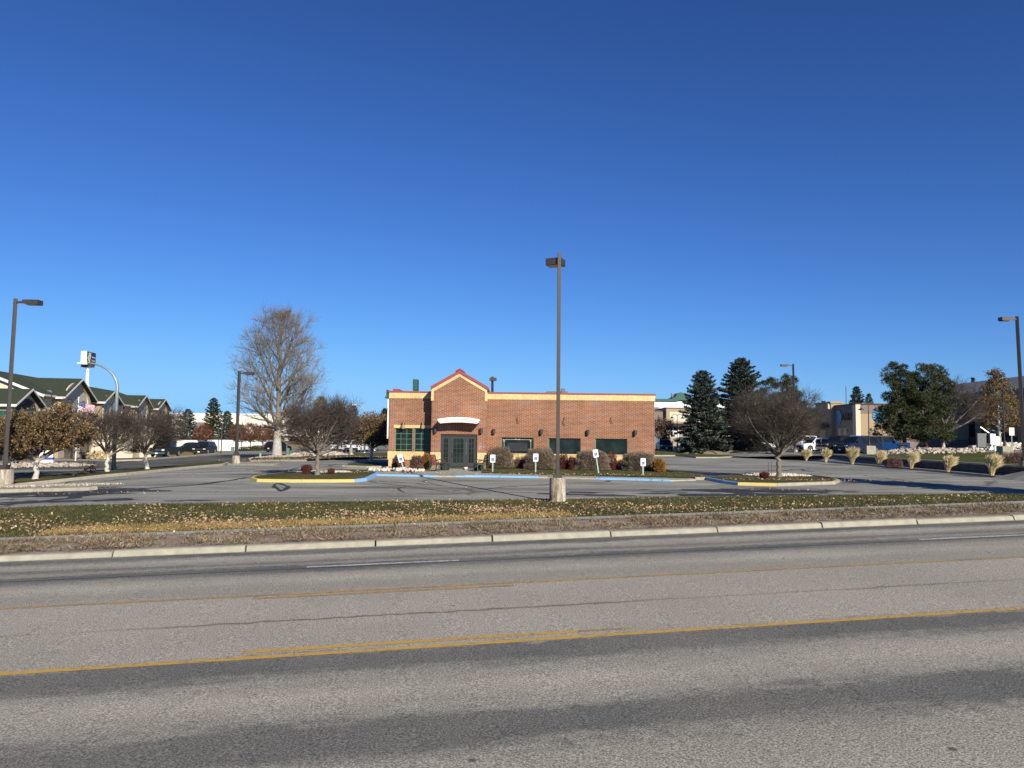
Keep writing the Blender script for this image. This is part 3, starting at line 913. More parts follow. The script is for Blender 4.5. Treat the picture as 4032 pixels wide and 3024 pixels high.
for xj in (-6.0, -3.3, -0.6, 2.1, 4.8, 7.5):
    mb = MB(); y0 = 43.05 - (xj + 6.7) * 0.172 + 0.02
    z = G(xj, y0) + 0.106
    mb.face([(xj, y0, z), (xj + 0.025, y0, z), (xj + 0.02 + .02, y0 + 1.6, z + 0.018), (xj + 0.02, y0 + 1.6, z + 0.018)])
    tag(mb.build('walk_joint', M['tar']), kind='structure')
drape('front_lawn', [(-1.75, LFR[0].y)] + [(p.x, p.y) for p in LFR] + [(12.0, 43.6), (10.9, 44.5), (10.4, 47), (10.4, 51.3), (-1.75, 51.3)], 0.14, M['strip'], 1.5)
kerb([(10.2, 42.35), (12.4, 42.8), (11.1, 44.6), (10.6, 47), (10.6, 52)], side=1, w=0.15, h=0.15, name='lawn_kerb')
drape('planting_bed', [(-5.6, 45.8), (-8.4, 45.8), (-8.4, 51.2), (-5.6, 51.2)][::-1], 0.15, M['mulch'], 1.5)

# right side: raised plateau behind the block retaining wall
def zup(x, y): return zupper(x)
WY = list(range(26, 104, 6)) + [104]
wl = [(wall_x(y), y) for y in WY]
drape('upper_lawn', wl + [(60, 104), (52, 80), (44.5, 62), (42, 40), (42, 26)][0:5], 0.0, M['lawn'], 3.0, zup)
drape('upper_lot', [(42, 26), (42, 40), (44.5, 62), (41.5, 76), (35.9, 104), (20, 112), (20, 150), (120, 150), (120, 26)][0:3] + [(52, 80), (60, 104), (60, 150), (120, 150), (120, 26)], 0.0, M['lot'], 4.0, zup)
drape('upper_lot', [(34.3, 76), (52, 80), (60, 104), (60, 150), (20, 150), (8, 150), (8, 112), (20, 110), (34, 108.0)], 0.012, M['lot'], 4.0, lambda x, y: (zup(x, y) if x > wall_x(y) - 0.4 and y < 108 else max(G(x, y), zlot(x, y)) + (zupper(x) - G(x, y)) * clamp((x - 26) / 8, 0, 1)))
def retaining_wall():
    mb = MB()
    for a, b in zip(wl[:-1], wl[1:]):
        for (q, r) in ((a, b),):
            z0a, z1a = zlot(q[0] - 1, q[1]) - 0.1, zupper(q[0])
            z0b, z1b = zlot(r[0] - 1, r[1]) - 0.1, zupper(r[0])
            A_ = [(q[0] - 0.3, q[1], z0a), (q[0] - 0.14, q[1], z1a - 0.1), (q[0] + 0.15, q[1], z1a - 0.1), (q[0] + 0.15, q[1], z0a)]
            B_ = [(r[0] - 0.3, r[1], z0b), (r[0] - 0.14, r[1], z1b - 0.1), (r[0] + 0.15, r[1], z1b - 0.1), (r[0] + 0.15, r[1], z0b)]
            for k in range(4): mb.face([A_[k], A_[(k + 1) % 4], B_[(k + 1) % 4], B_[k]])
    o = mb.build('retaining_wall', M['block'])
    tag(o, 'long low dark block retaining wall with straw grasses at its foot', 'retaining wall')
    mc = MB()
    for a, b in zip(wl[:-1], wl[1:]):
        za, zb = zupper(a[0]), zupper(b[0])
        A_ = [(a[0] - 0.19, a[1], za - 0.1), (a[0] - 0.19, a[1], za + 0.02), (a[0] + 0.2, a[1], za + 0.02), (a[0] + 0.2, a[1], za - 0.1)]
        B_ = [(b[0] - 0.19, b[1] - 0.01, zb - 0.1), (b[0] - 0.19, b[1] - 0.01, zb + 0.02), (b[0] + 0.2, b[1] - 0.01, zb + 0.02), (b[0] + 0.2, b[1] - 0.01, zb - 0.1)]
        for k in range(4): mc.face([A_[k], A_[(k + 1) % 4], B_[(k + 1) % 4], B_[k]])
    mc.build('coping', M['walk'], o)
retaining_wall()
bedp = [(wall_x(y) - 1.45, y) for y in WY]
kerb(bedp, side=-1, w=0.17, h=0.15, name='bed_kerb')
drape('gravel_bed', [(x + 0.15, y) for x, y in bedp] + [(x + 1.3, y) for x, y in bedp[::-1]], 0.13, M['gravel'], 3.0, zlot)
# dry embankment far behind on the left
def hill():
    V, Fq = [], []
    nx, ny = 40, 8
    for j in range(ny + 1):
        for i in range(nx + 1):
            x = -150 + 125 * i / nx; y = 205 + 70 * j / ny
            t = math.sin(math.pi * min(1, j / ny * 0.9 + 0.1) * 0.5)
            e = math.sin(math.pi * clamp(i / nx, 0.0, 1)) ** 0.4
            V.append((x, y, -3.6 + 5.9 * t * e + 0.25 * math.sin(x * 0.2)))
    for j in range(ny):
        for i in range(nx):
            k = j * (nx + 1) + i
            Fq.append((k, k + 1, k + nx + 2, k + nx + 1))
    tag(np_mesh('hill', np.array(V), np.array(Fq), M['dry'], smooth=True), kind='structure')
hill()

# ================================================================== RESTAURANT (brick building)
def restaurant():
    YB, YG = 51.2, 50.0            # facade plane, projecting gable bay
    z0 = 0.62
    root = thing('brick_building', (0, YB, z0), 'single storey red brick restaurant with gabled entrance bay and cream trim', 'building')
    def L(px, py, Y=YB):
        p = at(px, py, Y); return p.x, p.z - z0
    XL, XR = -8.22, 9.60
    ZR = 5.03                       # top of wall
    XG0, XG1 = L(1700, 1600, YG)[0], L(1916, 1600, YG)[0]
    DEPTH = 10.0
    # right facade with three window openings
    wins = []
    for x0, x1, yt, yb in ((1974, 2101, 1722, 1793), (2160, 2286, 1725, 1795), (2344, 2470, 1727, 1797)):
        a, zt = L(x0, yt); b, zb = L(x1, yb); wins.append((a, b, zb, zt))
    Zc0, Zc1 = 0.62, 1.02           # cream base band
    def wall_with_openings(mb, x0, x1, z0_, z1_, ops, y=0.0, t=0.35):
        xs = [x0] + sum([[o[0], o[1]] for o in ops], []) + [x1]
        for i in range(0, len(xs), 2):
            mb.box(xs[i], xs[i + 1], y, y + t, z0_, z1_)
        for o in ops:
            if o[2] > z0_: mb.box(o[0], o[1], y, y + t, z0_, o[2])
            if o[3] < z1_: mb.box(o[0], o[1], y, y + t, o[3], z1_)
    lw = []
    for x0, x1 in ((1556, 1622), (1632, 1699)):
        a, zt = L(x0, 1686); b, zb = L(x1, 1792); lw.append((a, b, zb, zt))
    mb = MB()
    FR = 0.40                       # frieze height
    wall_with_openings(mb, XG1 - 0.3, XR, 0.0, ZR - FR, wins)
    lw2 = [(lw[0][0], lw[0][1], lw[0][2], lw[0][3]), (lw[1][0], XG0 + 0.12, lw[1][2], lw[1][3])]
    wall_with_openings(mb, XL, XG0 + 0.45, 0.0, ZR - FR, lw2)
    mb.box(XL, XL + 0.35, 0.352, DEPTH, 0, ZR - FR)
    mb.box(XR - 0.35, XR, 0.352, DEPTH, 0, ZR - FR)
    mb.box(XL + 0.36, XR - 0.36, DEPTH - 0.35, DEPTH, 0, ZR - FR)
    mb.build('brick_wall', M['brick'], root)
    # frieze and coping
    mb = MB()
    mb.box(XL - 0.04, XG0 + 0.3, -0.04, 0.4, ZR - FR, ZR)
    mb.box(XG1 - 0.3, XR + 0.04, -0.04, 0.4, ZR - FR, ZR)
    mb.box(XL - 0.04, XL + 0.35, 0.402, DEPTH, ZR - FR, ZR)
    mb.box(XR - 0.35, XR + 0.04, 0.402, DEPTH, ZR - FR, ZR)
    mb.box(XL + 0.36, XR - 0.36, DEPTH - 0.4, DEPTH, ZR - FR, ZR)
    mb.build('frieze', M['cream'], root)
    mb = MB()
    mb.box(XL - 0.09, XG0 + 0.3, -0.09, 0.42, ZR + 0.002, ZR + 0.09)
    mb.box(XG1 - 0.3, XR + 0.09, -0.09, 0.42, ZR + 0.002, ZR + 0.09)
    mb.box(XL - 0.09, XL + 0.37, 0.423, DEPTH, ZR + 0.002, ZR + 0.09)
    mb.box(XR - 0.37, XR + 0.09, 0.423, DEPTH, ZR + 0.002, ZR + 0.09)
    mb.build('coping', M['red_cap'], root)
    mb = MB(); mb.box(XL + 0.352, XR - 0.352, 0.402, DEPTH - 0.402, ZR - 0.8, ZR - 0.6); mb.build('flat_roof', M['roof_grey'], root)
    # cream base bands, lintel over the left windows
    mb = MB()
    mb.box(XG1 + 0.03, wins[2][1] + 0.03, -0.035, -0.002, Zc0, Zc1 - 0.07)
    mb.box(XG1 + 0.03, wins[2][1] + 0.05, -0.07, -0.002, Zc1 - 0.068, Zc1 + 0.0)
    mb.box(XL - 0.04, XG0 - 0.02, -0.05, -0.002, Zc0 - 0.1, Zc1 + 0.06)
    mb.box(XL - 0.045, XL - 0.002, -0.002, DEPTH, Zc0 - 0.1, Zc1 + 0.06)
    mb.box(XL + 0.02, XL + 0.34, -0.045, -0.002, 0.0, Zc0 - 0.102)
    a, zt = L(1551, 1673); b, zb = L(1699, 1686)
    mb.box(a, XG0 - 0.02, -0.035, -0.002, zb, zt)
    gy = YG - YB
    mb.box(XG0 - 0.03, L(1735, 1800, YG)[0], gy - 0.05, gy - 0.002, 0.42, Zc1 + 0.05)
    mb.box(L(1879, 1800, YG)[0], XG1 + 0.03, gy - 0.05, gy - 0.002, 0.42, Zc1 + 0.05)
    mb.build('cream_band', M['cream'], root)
    # entrance bay with gable
    dx0, dzt = L(1735, 1709, YG); dx1, _ = L(1879, 1709, YG)
    ex, ez = (XG0 + XG1) / 2, L(1808, 1475, YG)[1]
    sh = L(1700, 1536, YG)[1]
    mb = MB()
    mb.box(XG0, dx0, gy, gy + 0.4, 0, dzt); mb.box(dx1, XG1, gy, gy + 0.4, 0, dzt)
    mb.prism([(XG0, dzt), (XG1, dzt), (XG1, sh), (ex, ez), (XG0, sh)], 1, gy, gy + 0.4)
    mb.box(XG0, XG0 + 0.3, gy + 0.402, 3.0, 0, sh - 0.02); mb.box(XG1 - 0.3, XG1, gy + 0.402, 3.0, 0, sh - 0.02)
    mb.prism([(XG0, sh - 0.8), (XG1, sh - 0.8), (XG1, sh), (ex, ez), (XG0, sh)], 1, 3.0, 3.3)
    mb.build('entrance_bay', M['brick'], root)
    sl = math.atan2(ez - sh, ex - XG0); c_, s_ = math.cos(sl), math.sin(sl)
    def rake(off0, off1, y0, y1, over=0.0):
        mb = MB()
        for sg in (-1, 1):
            def P(x, z, o): return (x * 1.0 + 0, z + o / c_)
            xa = XG0 - over if sg < 0 else XG1 + over
            za = sh - over * math.tan(sl)
            poly = [(xa, za + off0 / c_), (ex, ez + off0 / c_), (ex, ez + off1 / c_), (xa, za + off1 / c_)]
            mb.prism(poly, 1, y0, y1)
        return mb
    rake(-0.13, 0.08, gy - 0.045, gy - 0.003, 0.03).box(XG0 - 0.05, XG0 + 0.12, gy - 0.044, gy - 0.004, sh - 0.7, sh - 0.10).box(XG1 - 0.12, XG1 + 0.05, gy - 0.044, gy - 0.004, sh - 0.7, sh - 0.10).build('gable_trim', M['cream'], root)
    rk = rake(0.08, 0.26, gy - 0.10, 3.4, 0.09)
    rk.prism([(ex - 0.28, ez + 0.17), (ex, ez + 0.33), (ex + 0.28, ez + 0.17), (ex + 0.28, ez + 0.25), (ex, ez + 0.42), (ex - 0.28, ez + 0.25)], 1, gy - 0.12, 3.42)
    rk.build('gable_coping', M['red_cap'], root)
    # arched canopy above the doors
    mb = MB()
    cx0, czt = L(1728, 1650, YG - 0.8); cx1, _ = L(1886, 1650, YG - 0.8)
    zc = L(1808, 1643, YG - 0.8)[1]; zl = L(1808, 1668, YG - 0.8)[1]; zm = L(1808, 1663, YG - 0.8)[1]
    n = 16
    def arch(xa, xb, ztop_m, ztop_e, zbm, zbe, y0, y1):
        top = []; bot = []
        for i in range(n + 1):
            t = -1 + 2 * i / n; x = (xa + xb) / 2 + t * (xb - xa) / 2
            top.append((x, ztop_e + (ztop_m - ztop_e) * (1 - t * t))); bot.append((x, zbe + (zbm - zbe) * (1 - t * t)))
        for i in range(n):
            q = [top[i], top[i + 1], bot[i + 1], bot[i]]
            mb.prism(q, 1, y0, y1)
    cy = gy - 0.95
    arch(cx0 - 0.05, cx1 + 0.05, zc, czt, zc - 0.12, czt - 0.12, cy - 0.10, gy - 0.002)
    arch(cx0 + 0.0, cx1 - 0.0, zc - 0.122, czt - 0.122, zc - 0.22, czt - 0.22, cy - 0.05, gy - 0.002)
    arch(cx0 + 0.08, cx1 - 0.08, zc - 0.222, czt - 0.222, zm, zl, cy, gy - 0.002)
    mb.build('arched_canopy', M['white'], root)
    # doors
    df = MB(); yd = gy + 0.10
    df.box(dx0, dx1, yd, yd + 0.12, dzt - 0.12, dzt); df.box(dx0, dx0 + 0.08, yd, yd + 0.12, 0.14, dzt - 0.121); df.box(dx1 - 0.08, dx1, yd, yd + 0.12, 0.14, dzt - 0.121)
    W_ = dx1 - dx0
    m1, m2 = dx0 + W_ * 0.275, dx0 + W_ * 0.70
    df.box(m1 - 0.04, m1 + 0.04, yd, yd + 0.12, 0.14, dzt - 0.121); df.box(m2 - 0.04, m2 + 0.04, yd, yd + 0.12, 0.14, dzt - 0.121)
    df.box(dx0, dx1, yd - 0.02, yd + 0.14, 0.0, 0.139)
    df.build('door_frame', M['door'], root)
    def leaf(name, a, b, cols, rows=5, handle=False):
        mb = MB(); st = 0.14; zb, zt = 0.16, dzt - 0.14; y0 = yd + 0.02
        gz0, gz1 = zb + 0.24, zt - 0.16
        mb.box(a, a + st, y0, y0 + 0.05, zb, zt); mb.box(b - st, b, y0, y0 + 0.05, zb, zt)
        mb.box(a + st, b - st, y0, y0 + 0.05, zb, gz0); mb.box(a + st, b - st, y0, y0 + 0.05, gz1, zt)
        for i in range(1, cols):
            x = a + st + (b - a - 2 * st) * i / cols; mb.box(x - 0.016, x + 0.016, y0 + 0.002, y0 + 0.04, gz0, gz1)
        for i in range(1, rows):
            z = gz0 + (gz1 - gz0) * i / rows; mb.box(a + st, b - st, y0 + 0.004, y0 + 0.038, z - 0.014, z + 0.014)
        d = mb.build(name, M['door'], root)
        MB().box(a + st, b - st, y0 + 0.02, y0 + 0.03, gz0, gz1).build('glass', M['glass'], d)
        if handle:
            MB().box(a + 0.05, a + 0.09, y0 - 0.05, y0 - 0.002, 0.75, 1.05).build('handle', M['black'], d)
            MB().box(a + 0.045, a + 0.095, y0 - 0.02, y0 - 0.002, 1.12, 1.17).build('lock', M['chrome'], d)
        return d
    leaf('side_light', dx0 + 0.08, m1 - 0.04, 2)
    leaf('door', m1 + 0.04, m2 - 0.04, 3, handle=True)
    leaf('side_light', m2 + 0.04, dx1 - 0.08, 2)
    MB().box(m2 - 0.015, m2 + 0.015, yd - 0.03, yd - 0.002, 0.9, 1.75).build('door_pull', M['roof_grey'], root)
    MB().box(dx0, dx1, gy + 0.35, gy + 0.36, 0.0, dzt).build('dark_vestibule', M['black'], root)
    # windows
    def window(a, b, zb, zt, mun=None, y=0.0):
        y0 = y + 0.10; t = 0.055
        mb = MB()
        mb.box(a, b, y0, y0 + 0.08, zt - t, zt); mb.box(a, b, y0, y0 + 0.08, zb, zb + t)
        mb.box(a, a + t, y0, y0 + 0.08, zb + t, zt - t); mb.box(b - t, b, y0, y0 + 0.08, zb + t, zt - t)
        if mun:
            cs, rs = mun
            for i in range(1, cs):
                x = a + (b - a) * i / cs; mb.box(x - 0.013, x + 0.013, y0 + 0.02, y0 + 0.05, zb + t, zt - t)
            for i in range(1, rs):
                z = zb + (zt - zb) * i / rs; mb.box(a + t, b - t, y0 + 0.022, y0 + 0.048, z - 0.013, z + 0.013)
        w = mb.build('window', M['green_frame'], root)
        MB().box(a + 0.01, b - 0.01, y0 + 0.04, y0 + 0.045, zb + 0.01, zt - 0.01).build('glass', M['glass'], w)
        return w
    for o in lw2: window(*o, mun=(3, 5))
    ws = [window(*o) for o in wins]
    # etched border on the first picture window, faded film behind it, patch on the second
    a, b, zb, zt = wins[0]
    mb = MB(); y_ = 0.128
    for (p, q) in (((a + 0.19, zb + 0.1), (a + 0.19, zt - 0.2)), ((b - 0.19, zb + 0.1), (b - 0.19, zt - 0.2)), ((a + 0.3, zt - 0.14), (b - 0.3, zt - 0.14))):
        mb.tube([(p[0], y_, p[1]), (q[0], y_, q[1])], 0.012, 6)
    for sx, xc in ((1, a + 0.19), (-1, b - 0.19)):
        mb.tube([(xc, y_, zt - 0.32), (xc - 0.06, y_, zt - 0.2), (xc - 0.09, y_, zt - 0.12)], 0.012, 6)
        mb.tube([(xc, y_, zt - 0.32), (xc + 0.02, y_, zt - 0.2), (xc + 0.11 * sx, y_, zt - 0.14)], 0.012, 6)
        mb.tube([(xc - 0.09, y_, zt - 0.12), (xc, y_, zt - 0.17), (xc + 0.09, y_, zt - 0.12)], 0.010, 6)
    xc = (a + b) / 2
    for k in range(-1, 2):
        mb.tube([(xc - 0.16, y_, zt - 0.12 + 0.02 * k), (xc, y_, zt - 0.14), (xc + 0.16, y_, zt - 0.12 - 0.02 * k)], 0.008, 6)
    mb.build('etched_border', M['offwhite'], ws[0])
    MB().box(a + 0.42, b - 0.42, 0.129, 0.135, zb + 0.27, zt - 0.35).build('window_film', M['film'], ws[0])
    # wall lights
    def sconce(px, py0, py1, Y=YB):
        x, z1 = L(px, py0, Y); _, z0_ = L(px, py1, Y); y = Y - YB
        s = MB().box(x - 0.06, x + 0.06, y - 0.06, y - 0.002, z0_ + 0.1, z1 - 0.1)
        s.tube([(x, y - 0.17, z0_), (x, y - 0.17, z1 - 0.04), (x, y - 0.17, z1 - 0.02), (x, y - 0.17, z1)], [0.105, 0.105, 0.10, 0.085], 14)
        s.build('wall_light', M['sconce'], root)
    for px, a_, b_ in ((1945, 1688, 1707), (2131, 1690, 1709), (2314, 1692, 1711), (2500, 1693, 1713)): sconce(px, a_, b_)
    sconce(1715, 1684, 1703, YG); sconce(1895, 1686, 1705, YG)
    for px in (1589, 1666):
        x, z1 = L(px, 1663); _, zm_ = L(px, 1673); _, z0_ = L(px, 1688)
        s = MB().box(x - 0.08, x + 0.08, -0.22, -0.002, zm_ - 0.05, z1)
        s.tube([(x, -0.2, z0_ + 0.24), (x, -0.2, zm_ + 0.05), (x, -0.2, z1)], [0.11, 0.10, 0.06], 12)
        w = s.build('wall_light', M['sconce'], root)
        MB().tube([(x, -0.2, z0_), (x, -0.2, z0_ + 0.238)], [0.10, 0.115], 12).build('lamp_shade', M['lamp_lens'], w)
    # loose wires left by removed signs and pale scars
    for px, py in ((2037, 1643), (2220, 1645), (2405, 1643)):
        x, z = L(px, py); mb = MB()
        b_ = 0.05 if px != 2220 else -0.07
        mb.tube([(x, -0.01, z), (x - b_ * 0.3 + 0.0, -0.10, z - 0.10), (x + b_ * (0.2 if px != 2220 else 1), -0.13, z - 0.22), (x + 0.07, -0.1, z - 0.42 - (0.12 if px == 2220 else 0))], 0.020, 6)
        mb.build('loose_wire', M['dark_metal'], root)
    x, z = L(1885, 1747, YG)
    mb = MB()
    x, z = L(1894, 1759, YG)
    for k in range(16):
        a_ = rnd.random() * 6.28; rr = 0.19 * rnd.random() ** 0.5
        mb.box(x + rr * math.cos(a_) - rnd.uniform(.02, .07), x + rr * math.cos(a_) + rnd.uniform(.02, .06), gy - 0.006, gy - 0.002, z + 1.2 * rr * math.sin(a_) - 0.03, z + 1.2 * rr * math.sin(a_) + rnd.uniform(.01, .05))
    mb.build('notice_remains', M['poster'], root)
    # roof top pieces
    xa, zt = L(1634, 1497, 54.5); xb, _ = L(1648, 1497, 54.5)
    MB().box(xa, xb, 2.4, 3.3, 4.3, zt - 0.75).box(xa - 0.03, xb + 0.03, 2.35, 3.35, zt - 0.748, zt).build('chimney', M['green_dark'], root)
    xa, zt = L(1553, 1533, 55.5); xb, _ = L(1574, 1533, 55.5)
    MB().prism([(xa, 4.4), (xb + 0.25, 4.4), (xb, zt), (xa, zt)], 1, 3.6, 8.5).build('red_roof_hatch', M['red_cap'], root)
    xa, zt = L(2153, 1541, 58); xb, _ = L(2235, 1544, 58)
    MB().box(xa, xb, 6.6, 8.5, 4.4, zt).box(xb - 0.5, xb - 0.2, 6.5, 7, 4.4, zt + 0.22).build('rooftop_unit', M['roof_grey'], root)
    # downspout, scupper on the left corner
    MB().box(XL - 0.14, XL - 0.03, 0.1, 0.25, Zc1 + 0.9, ZR - 0.45).build('downspout', M['white'], root)
    MB().box(XL - 0.24, XL - 0.10, 0.02, 0.5, ZR - 0.28, ZR + 0.16).box(XL - 0.32, XL - 0.1, 0.0, 0.5, ZR - 0.4, ZR - 0.29).build('gutter_box', M['green_dark'], root)
    # plinth under the windows
    return root
restaurant()

# ================================================================== LAMP POSTS
def lamp_post(bx, by_bot, by_top, top_py, top_px, side, label, Y=None, head=1.15, name='lamp_post', bw=0.6, front=False, square=False, arm=0.5):
    p = gp(bx, by_bot) if Y is None else gpx(bx, Y)
    Y = p.y
    d = ray(bx, 1740); x = d.x * Y
    zb = at(bx, by_top, Y).z
    zt = at(top_px, top_py, Y).z
    root = thing(name, (x, Y, p.z - 0.05), label, 'lamp post', group='parking lot lamp posts on concrete bases')
    hb = zb - p.z + 0.05
    b = MB()
    if square: b.box(-bw / 2, bw / 2, -bw / 2, bw / 2, 0, hb)
    else: b.cyl((0, 0), bw / 2 + 0.02, bw / 2, 0, hb, 28)
    b.build('concrete_base', M['base'], root, smooth=False)
    h = zt - p.z + 0.05
    pw = 0.088 * clamp(Y / 40, 0.8, 1.1)
    lean = (at(top_px, top_py, Y).x - x)
    pl = MB()
    pl.tube([(0, 0, hb + 0.02), (lean, 0, h)], [pw * 1.35, pw * 1.3], 4)
    pl.build('pole', M['pole'], root)
    MB().box(-0.16, 0.16, -0.16, 0.16, hb, hb + 0.22).build('base_cover', M['pole'], root)
    hd = MB()
    if front:
        hd.box(lean - 0.30, lean + 0.42, -0.25, 0.35, h - 0.42, h - 0.12)
        hd.build('lamp_head', M['pole'], root)
        MB().box(lean - 0.26, lean + 0.38, -0.2, 0.3, h - 0.43, h - 0.421).build('lens', M['offwhite'], root)
    else:
        sg = side; a0 = lean + sg * 0.06; a1 = lean + sg * arm
        MB().box(min(a0, a1), max(a0, a1), -0.05, 0.05, h - 0.22, h - 0.12).build('arm', M['pole'], root)
        x0, x1 = sorted((a1, a1 + sg * head))
        hd.prism([(x0, h - 0.12), (x0, h - 0.25), (x0 + 0.2, h - 0.30), (x1, h - 0.30), (x1, h - 0.25), (x1, h - 0.07), (x0 + 0.02, h - 0.07)] if sg > 0 else
                 [(x0, h - 0.06), (x0, h - 0.26), (x0 + 0.1, h - 0.30), (x1 - 0.24, h - 0.30), (x1, h - 0.22), (x1, h - 0.12), (x1 - 0.2, h - 0.06)], 1, -0.22, 0.22)
        hd.build('lamp_head', M['pole'], root)
        MB().box(x0 + 0.15, x1 - 0.15, -0.17, 0.17, h - 0.312, h - 0.302).build('lens', M['offwhite'], root)
    return root
lamp_post(25, 1921, 1848, 1176, 62, 1, 'tall brown lamp post at far left, lamp head pointing right', bw=0.78, head=0.76, arm=0.45)
# the nearest lamp: head turned towards the lot
def centre_lamp():
    p = gp(2195, 1976); Y = p.y
    k = Y / 3000
    root = thing('lamp_post', (p.x, Y, p.z - 0.06), 'tallest brown lamp post on stained round base in grass strip before the brick building', 'lamp post', group='parking lot lamp posts on concrete bases')
    hb = at(2195, 1881, Y).z - p.z + 0.06
    h = at(2195, 996, Y).z - p.z + 0.06
    b = MB(); b.tube([(0, 0, -0.2), (0, 0, hb - 0.02), (0, 0, hb)], [32 * k, 31.5 * k, 30.5 * k], 32); b.build('concrete_base', M['base'], root)
    MB().box(-0.16, 0.16, -0.16, 0.16, hb + 0.002, hb + 0.13).build('base_cover', M['pole'], root)
    pw = 6.9 * k
    MB().box(-pw, pw, -pw, pw, hb + 0.02, h).build('pole', M['pole'], root, bevel=0.008)
    MB().tube([(0, -pw - 0.012, hb + 0.42), (0, -pw + 0.01, hb + 0.42)], 0.045, 14).build('hand_hole', M['pole'], root)
    mt = Matrix.Translation((-14 * k, 0.34, h - 0.26)) @ Matrix.Rotation(R(-24), 4, 'Z')
    MB().box(-0.31, 0.31, -0.24, 0.30, -0.17, 0.10, M_=mt).build('lamp_head', M['pole'], root, bevel=0.01)
    MB().box(-0.26, 0.26, -0.19, 0.25, -0.178, -0.171, M_=mt).build('lens', M['offwhite'], root)
    MB().box(-pw, pw * 0.6, 0.0, 0.2, h - 0.30, h - 0.20).build('arm', M['pole'], root)
centre_lamp()
lamp_post(4032, 1880, 1815, 1246, 4004, -1, 'tall brown lamp post at far right edge, lamp head pointing left', bw=0.60, head=0.72, arm=0.35)
lamp_post(932, 1831, 1794, 1461, 943, 1, 'brown lamp post standing in front of the big bare tree', bw=0.55, head=0.7, arm=0.4)
lamp_post(3131, 1806, 1770, 1433, 3123, -1, 'brown lamp post behind the right island tree, head pointing left', bw=0.5, head=0.95, arm=0.55)
lamp_post(1939, 1800, 1780, 1483, 1939, 1, 'small lamp post rising behind the flat roof right of the gable', Y=78, bw=0.5, front=True)

def gooseneck(px, top_py, base_top, base_bot, Y, label, conc=True, bw=0.9, span=0.75):
    p = gpx(px, Y); k = Y / 3000
    root = thing('gooseneck_lamp', (p.x, Y, p.z), label, 'street lamp', group='black double headed lamps')
    h = at(px, top_py, Y).z - p.z
    hb = max(0.15, at(px, base_top, Y).z - p.z)
    if conc: MB().box(-bw / 2, bw / 2, -bw / 2, bw / 2, -0.3, hb).build('concrete_base', M['concrete'], root)
    MB().tube([(0, 0, hb), (0, 0, hb + 0.5), (0, 0, hb + 0.52), (0, 0, h - 0.7)], [0.13, 0.10, 0.06, 0.045], 10).build('pole', M['dark_metal'], root)
    for s in (-1, 1):
        pts = [(0, 0, h - 0.7)] + [(s * span * (0.5 - 0.5 * math.cos(t)), 0, h - 0.30 + 0.30 * math.sin(t)) for t in [math.pi * i / 8 for i in range(9)]]
        MB().tube(pts, 0.028, 6).build('arm', M['dark_metal'], root)
        x = s * span
        MB().tube([(x, 0, h - 0.28), (x, 0, h - 0.42), (x, 0, h - 0.55), (x, 0, h - 0.60)], [0.05, 0.09, 0.28, 0.30], 14).build('lamp_shade', M['dark_metal'], root)
gooseneck(2667, 1631, 1757, 1776, 108, 'black double gooseneck lamp between the brick building and the spruce')
gooseneck(3422, 1592, 1755, 1779, 78, 'black double gooseneck lamp on pale base before the blue off-roader')
gooseneck(3955, 1522, 1757, 1790, 66, 'black double gooseneck lamp beside the broken white panels')

def arc_light(px, py_base, Y, py_straight, tip_px, tip_py, label, s=-1, head=True):
    p = gpx(px, Y)
    root = thing('street_light', (p.x, Y, p.z), label, 'street light', group='grey arched street lights')
    zs = at(px, py_straight, Y).z - p.z
    t = at(tip_px, tip_py, Y); dx, zt = t.x - p.x, t.z - p.z
    pts = [(0, 0, 0), (0, 0, zs)]
    for i in range(1, 13):
        a = math.pi / 2 * i / 12
        pts.append((dx * (1 - math.cos(a)), 0, zs + (zt - zs) * math.sin(a)))
    MB().tube(pts, [0.13, 0.10] + [0.09 - 0.035 * i / 12 for i in range(1, 13)], 12).build('pole', M['galv'], root, smooth=True)
    MB().prism([(dx, zt + 0.09), (dx + s * 0.2, zt + 0.10), (dx + s * 0.6, zt + 0.03), (dx + s * 0.6, zt - 0.06), (dx, zt - 0.09)], 1, -0.12, 0.12).build('lamp_head', M['white'], root)
    MB().tube([(0, 0, -0.05), (0, 0, 0.12)], [0.22, 0.20], 12).build('base_cover', M['galv'], root)
p_ = gp(452, 1858); arc_light(452, 1858, p_.y, 1530, 345, 1430, 'tall grey arched street light between the bare trees on the left')
arc_light(1436, 1790, 100, 1640, 1405, 1594, 'distant grey arched street light left of the brick building')

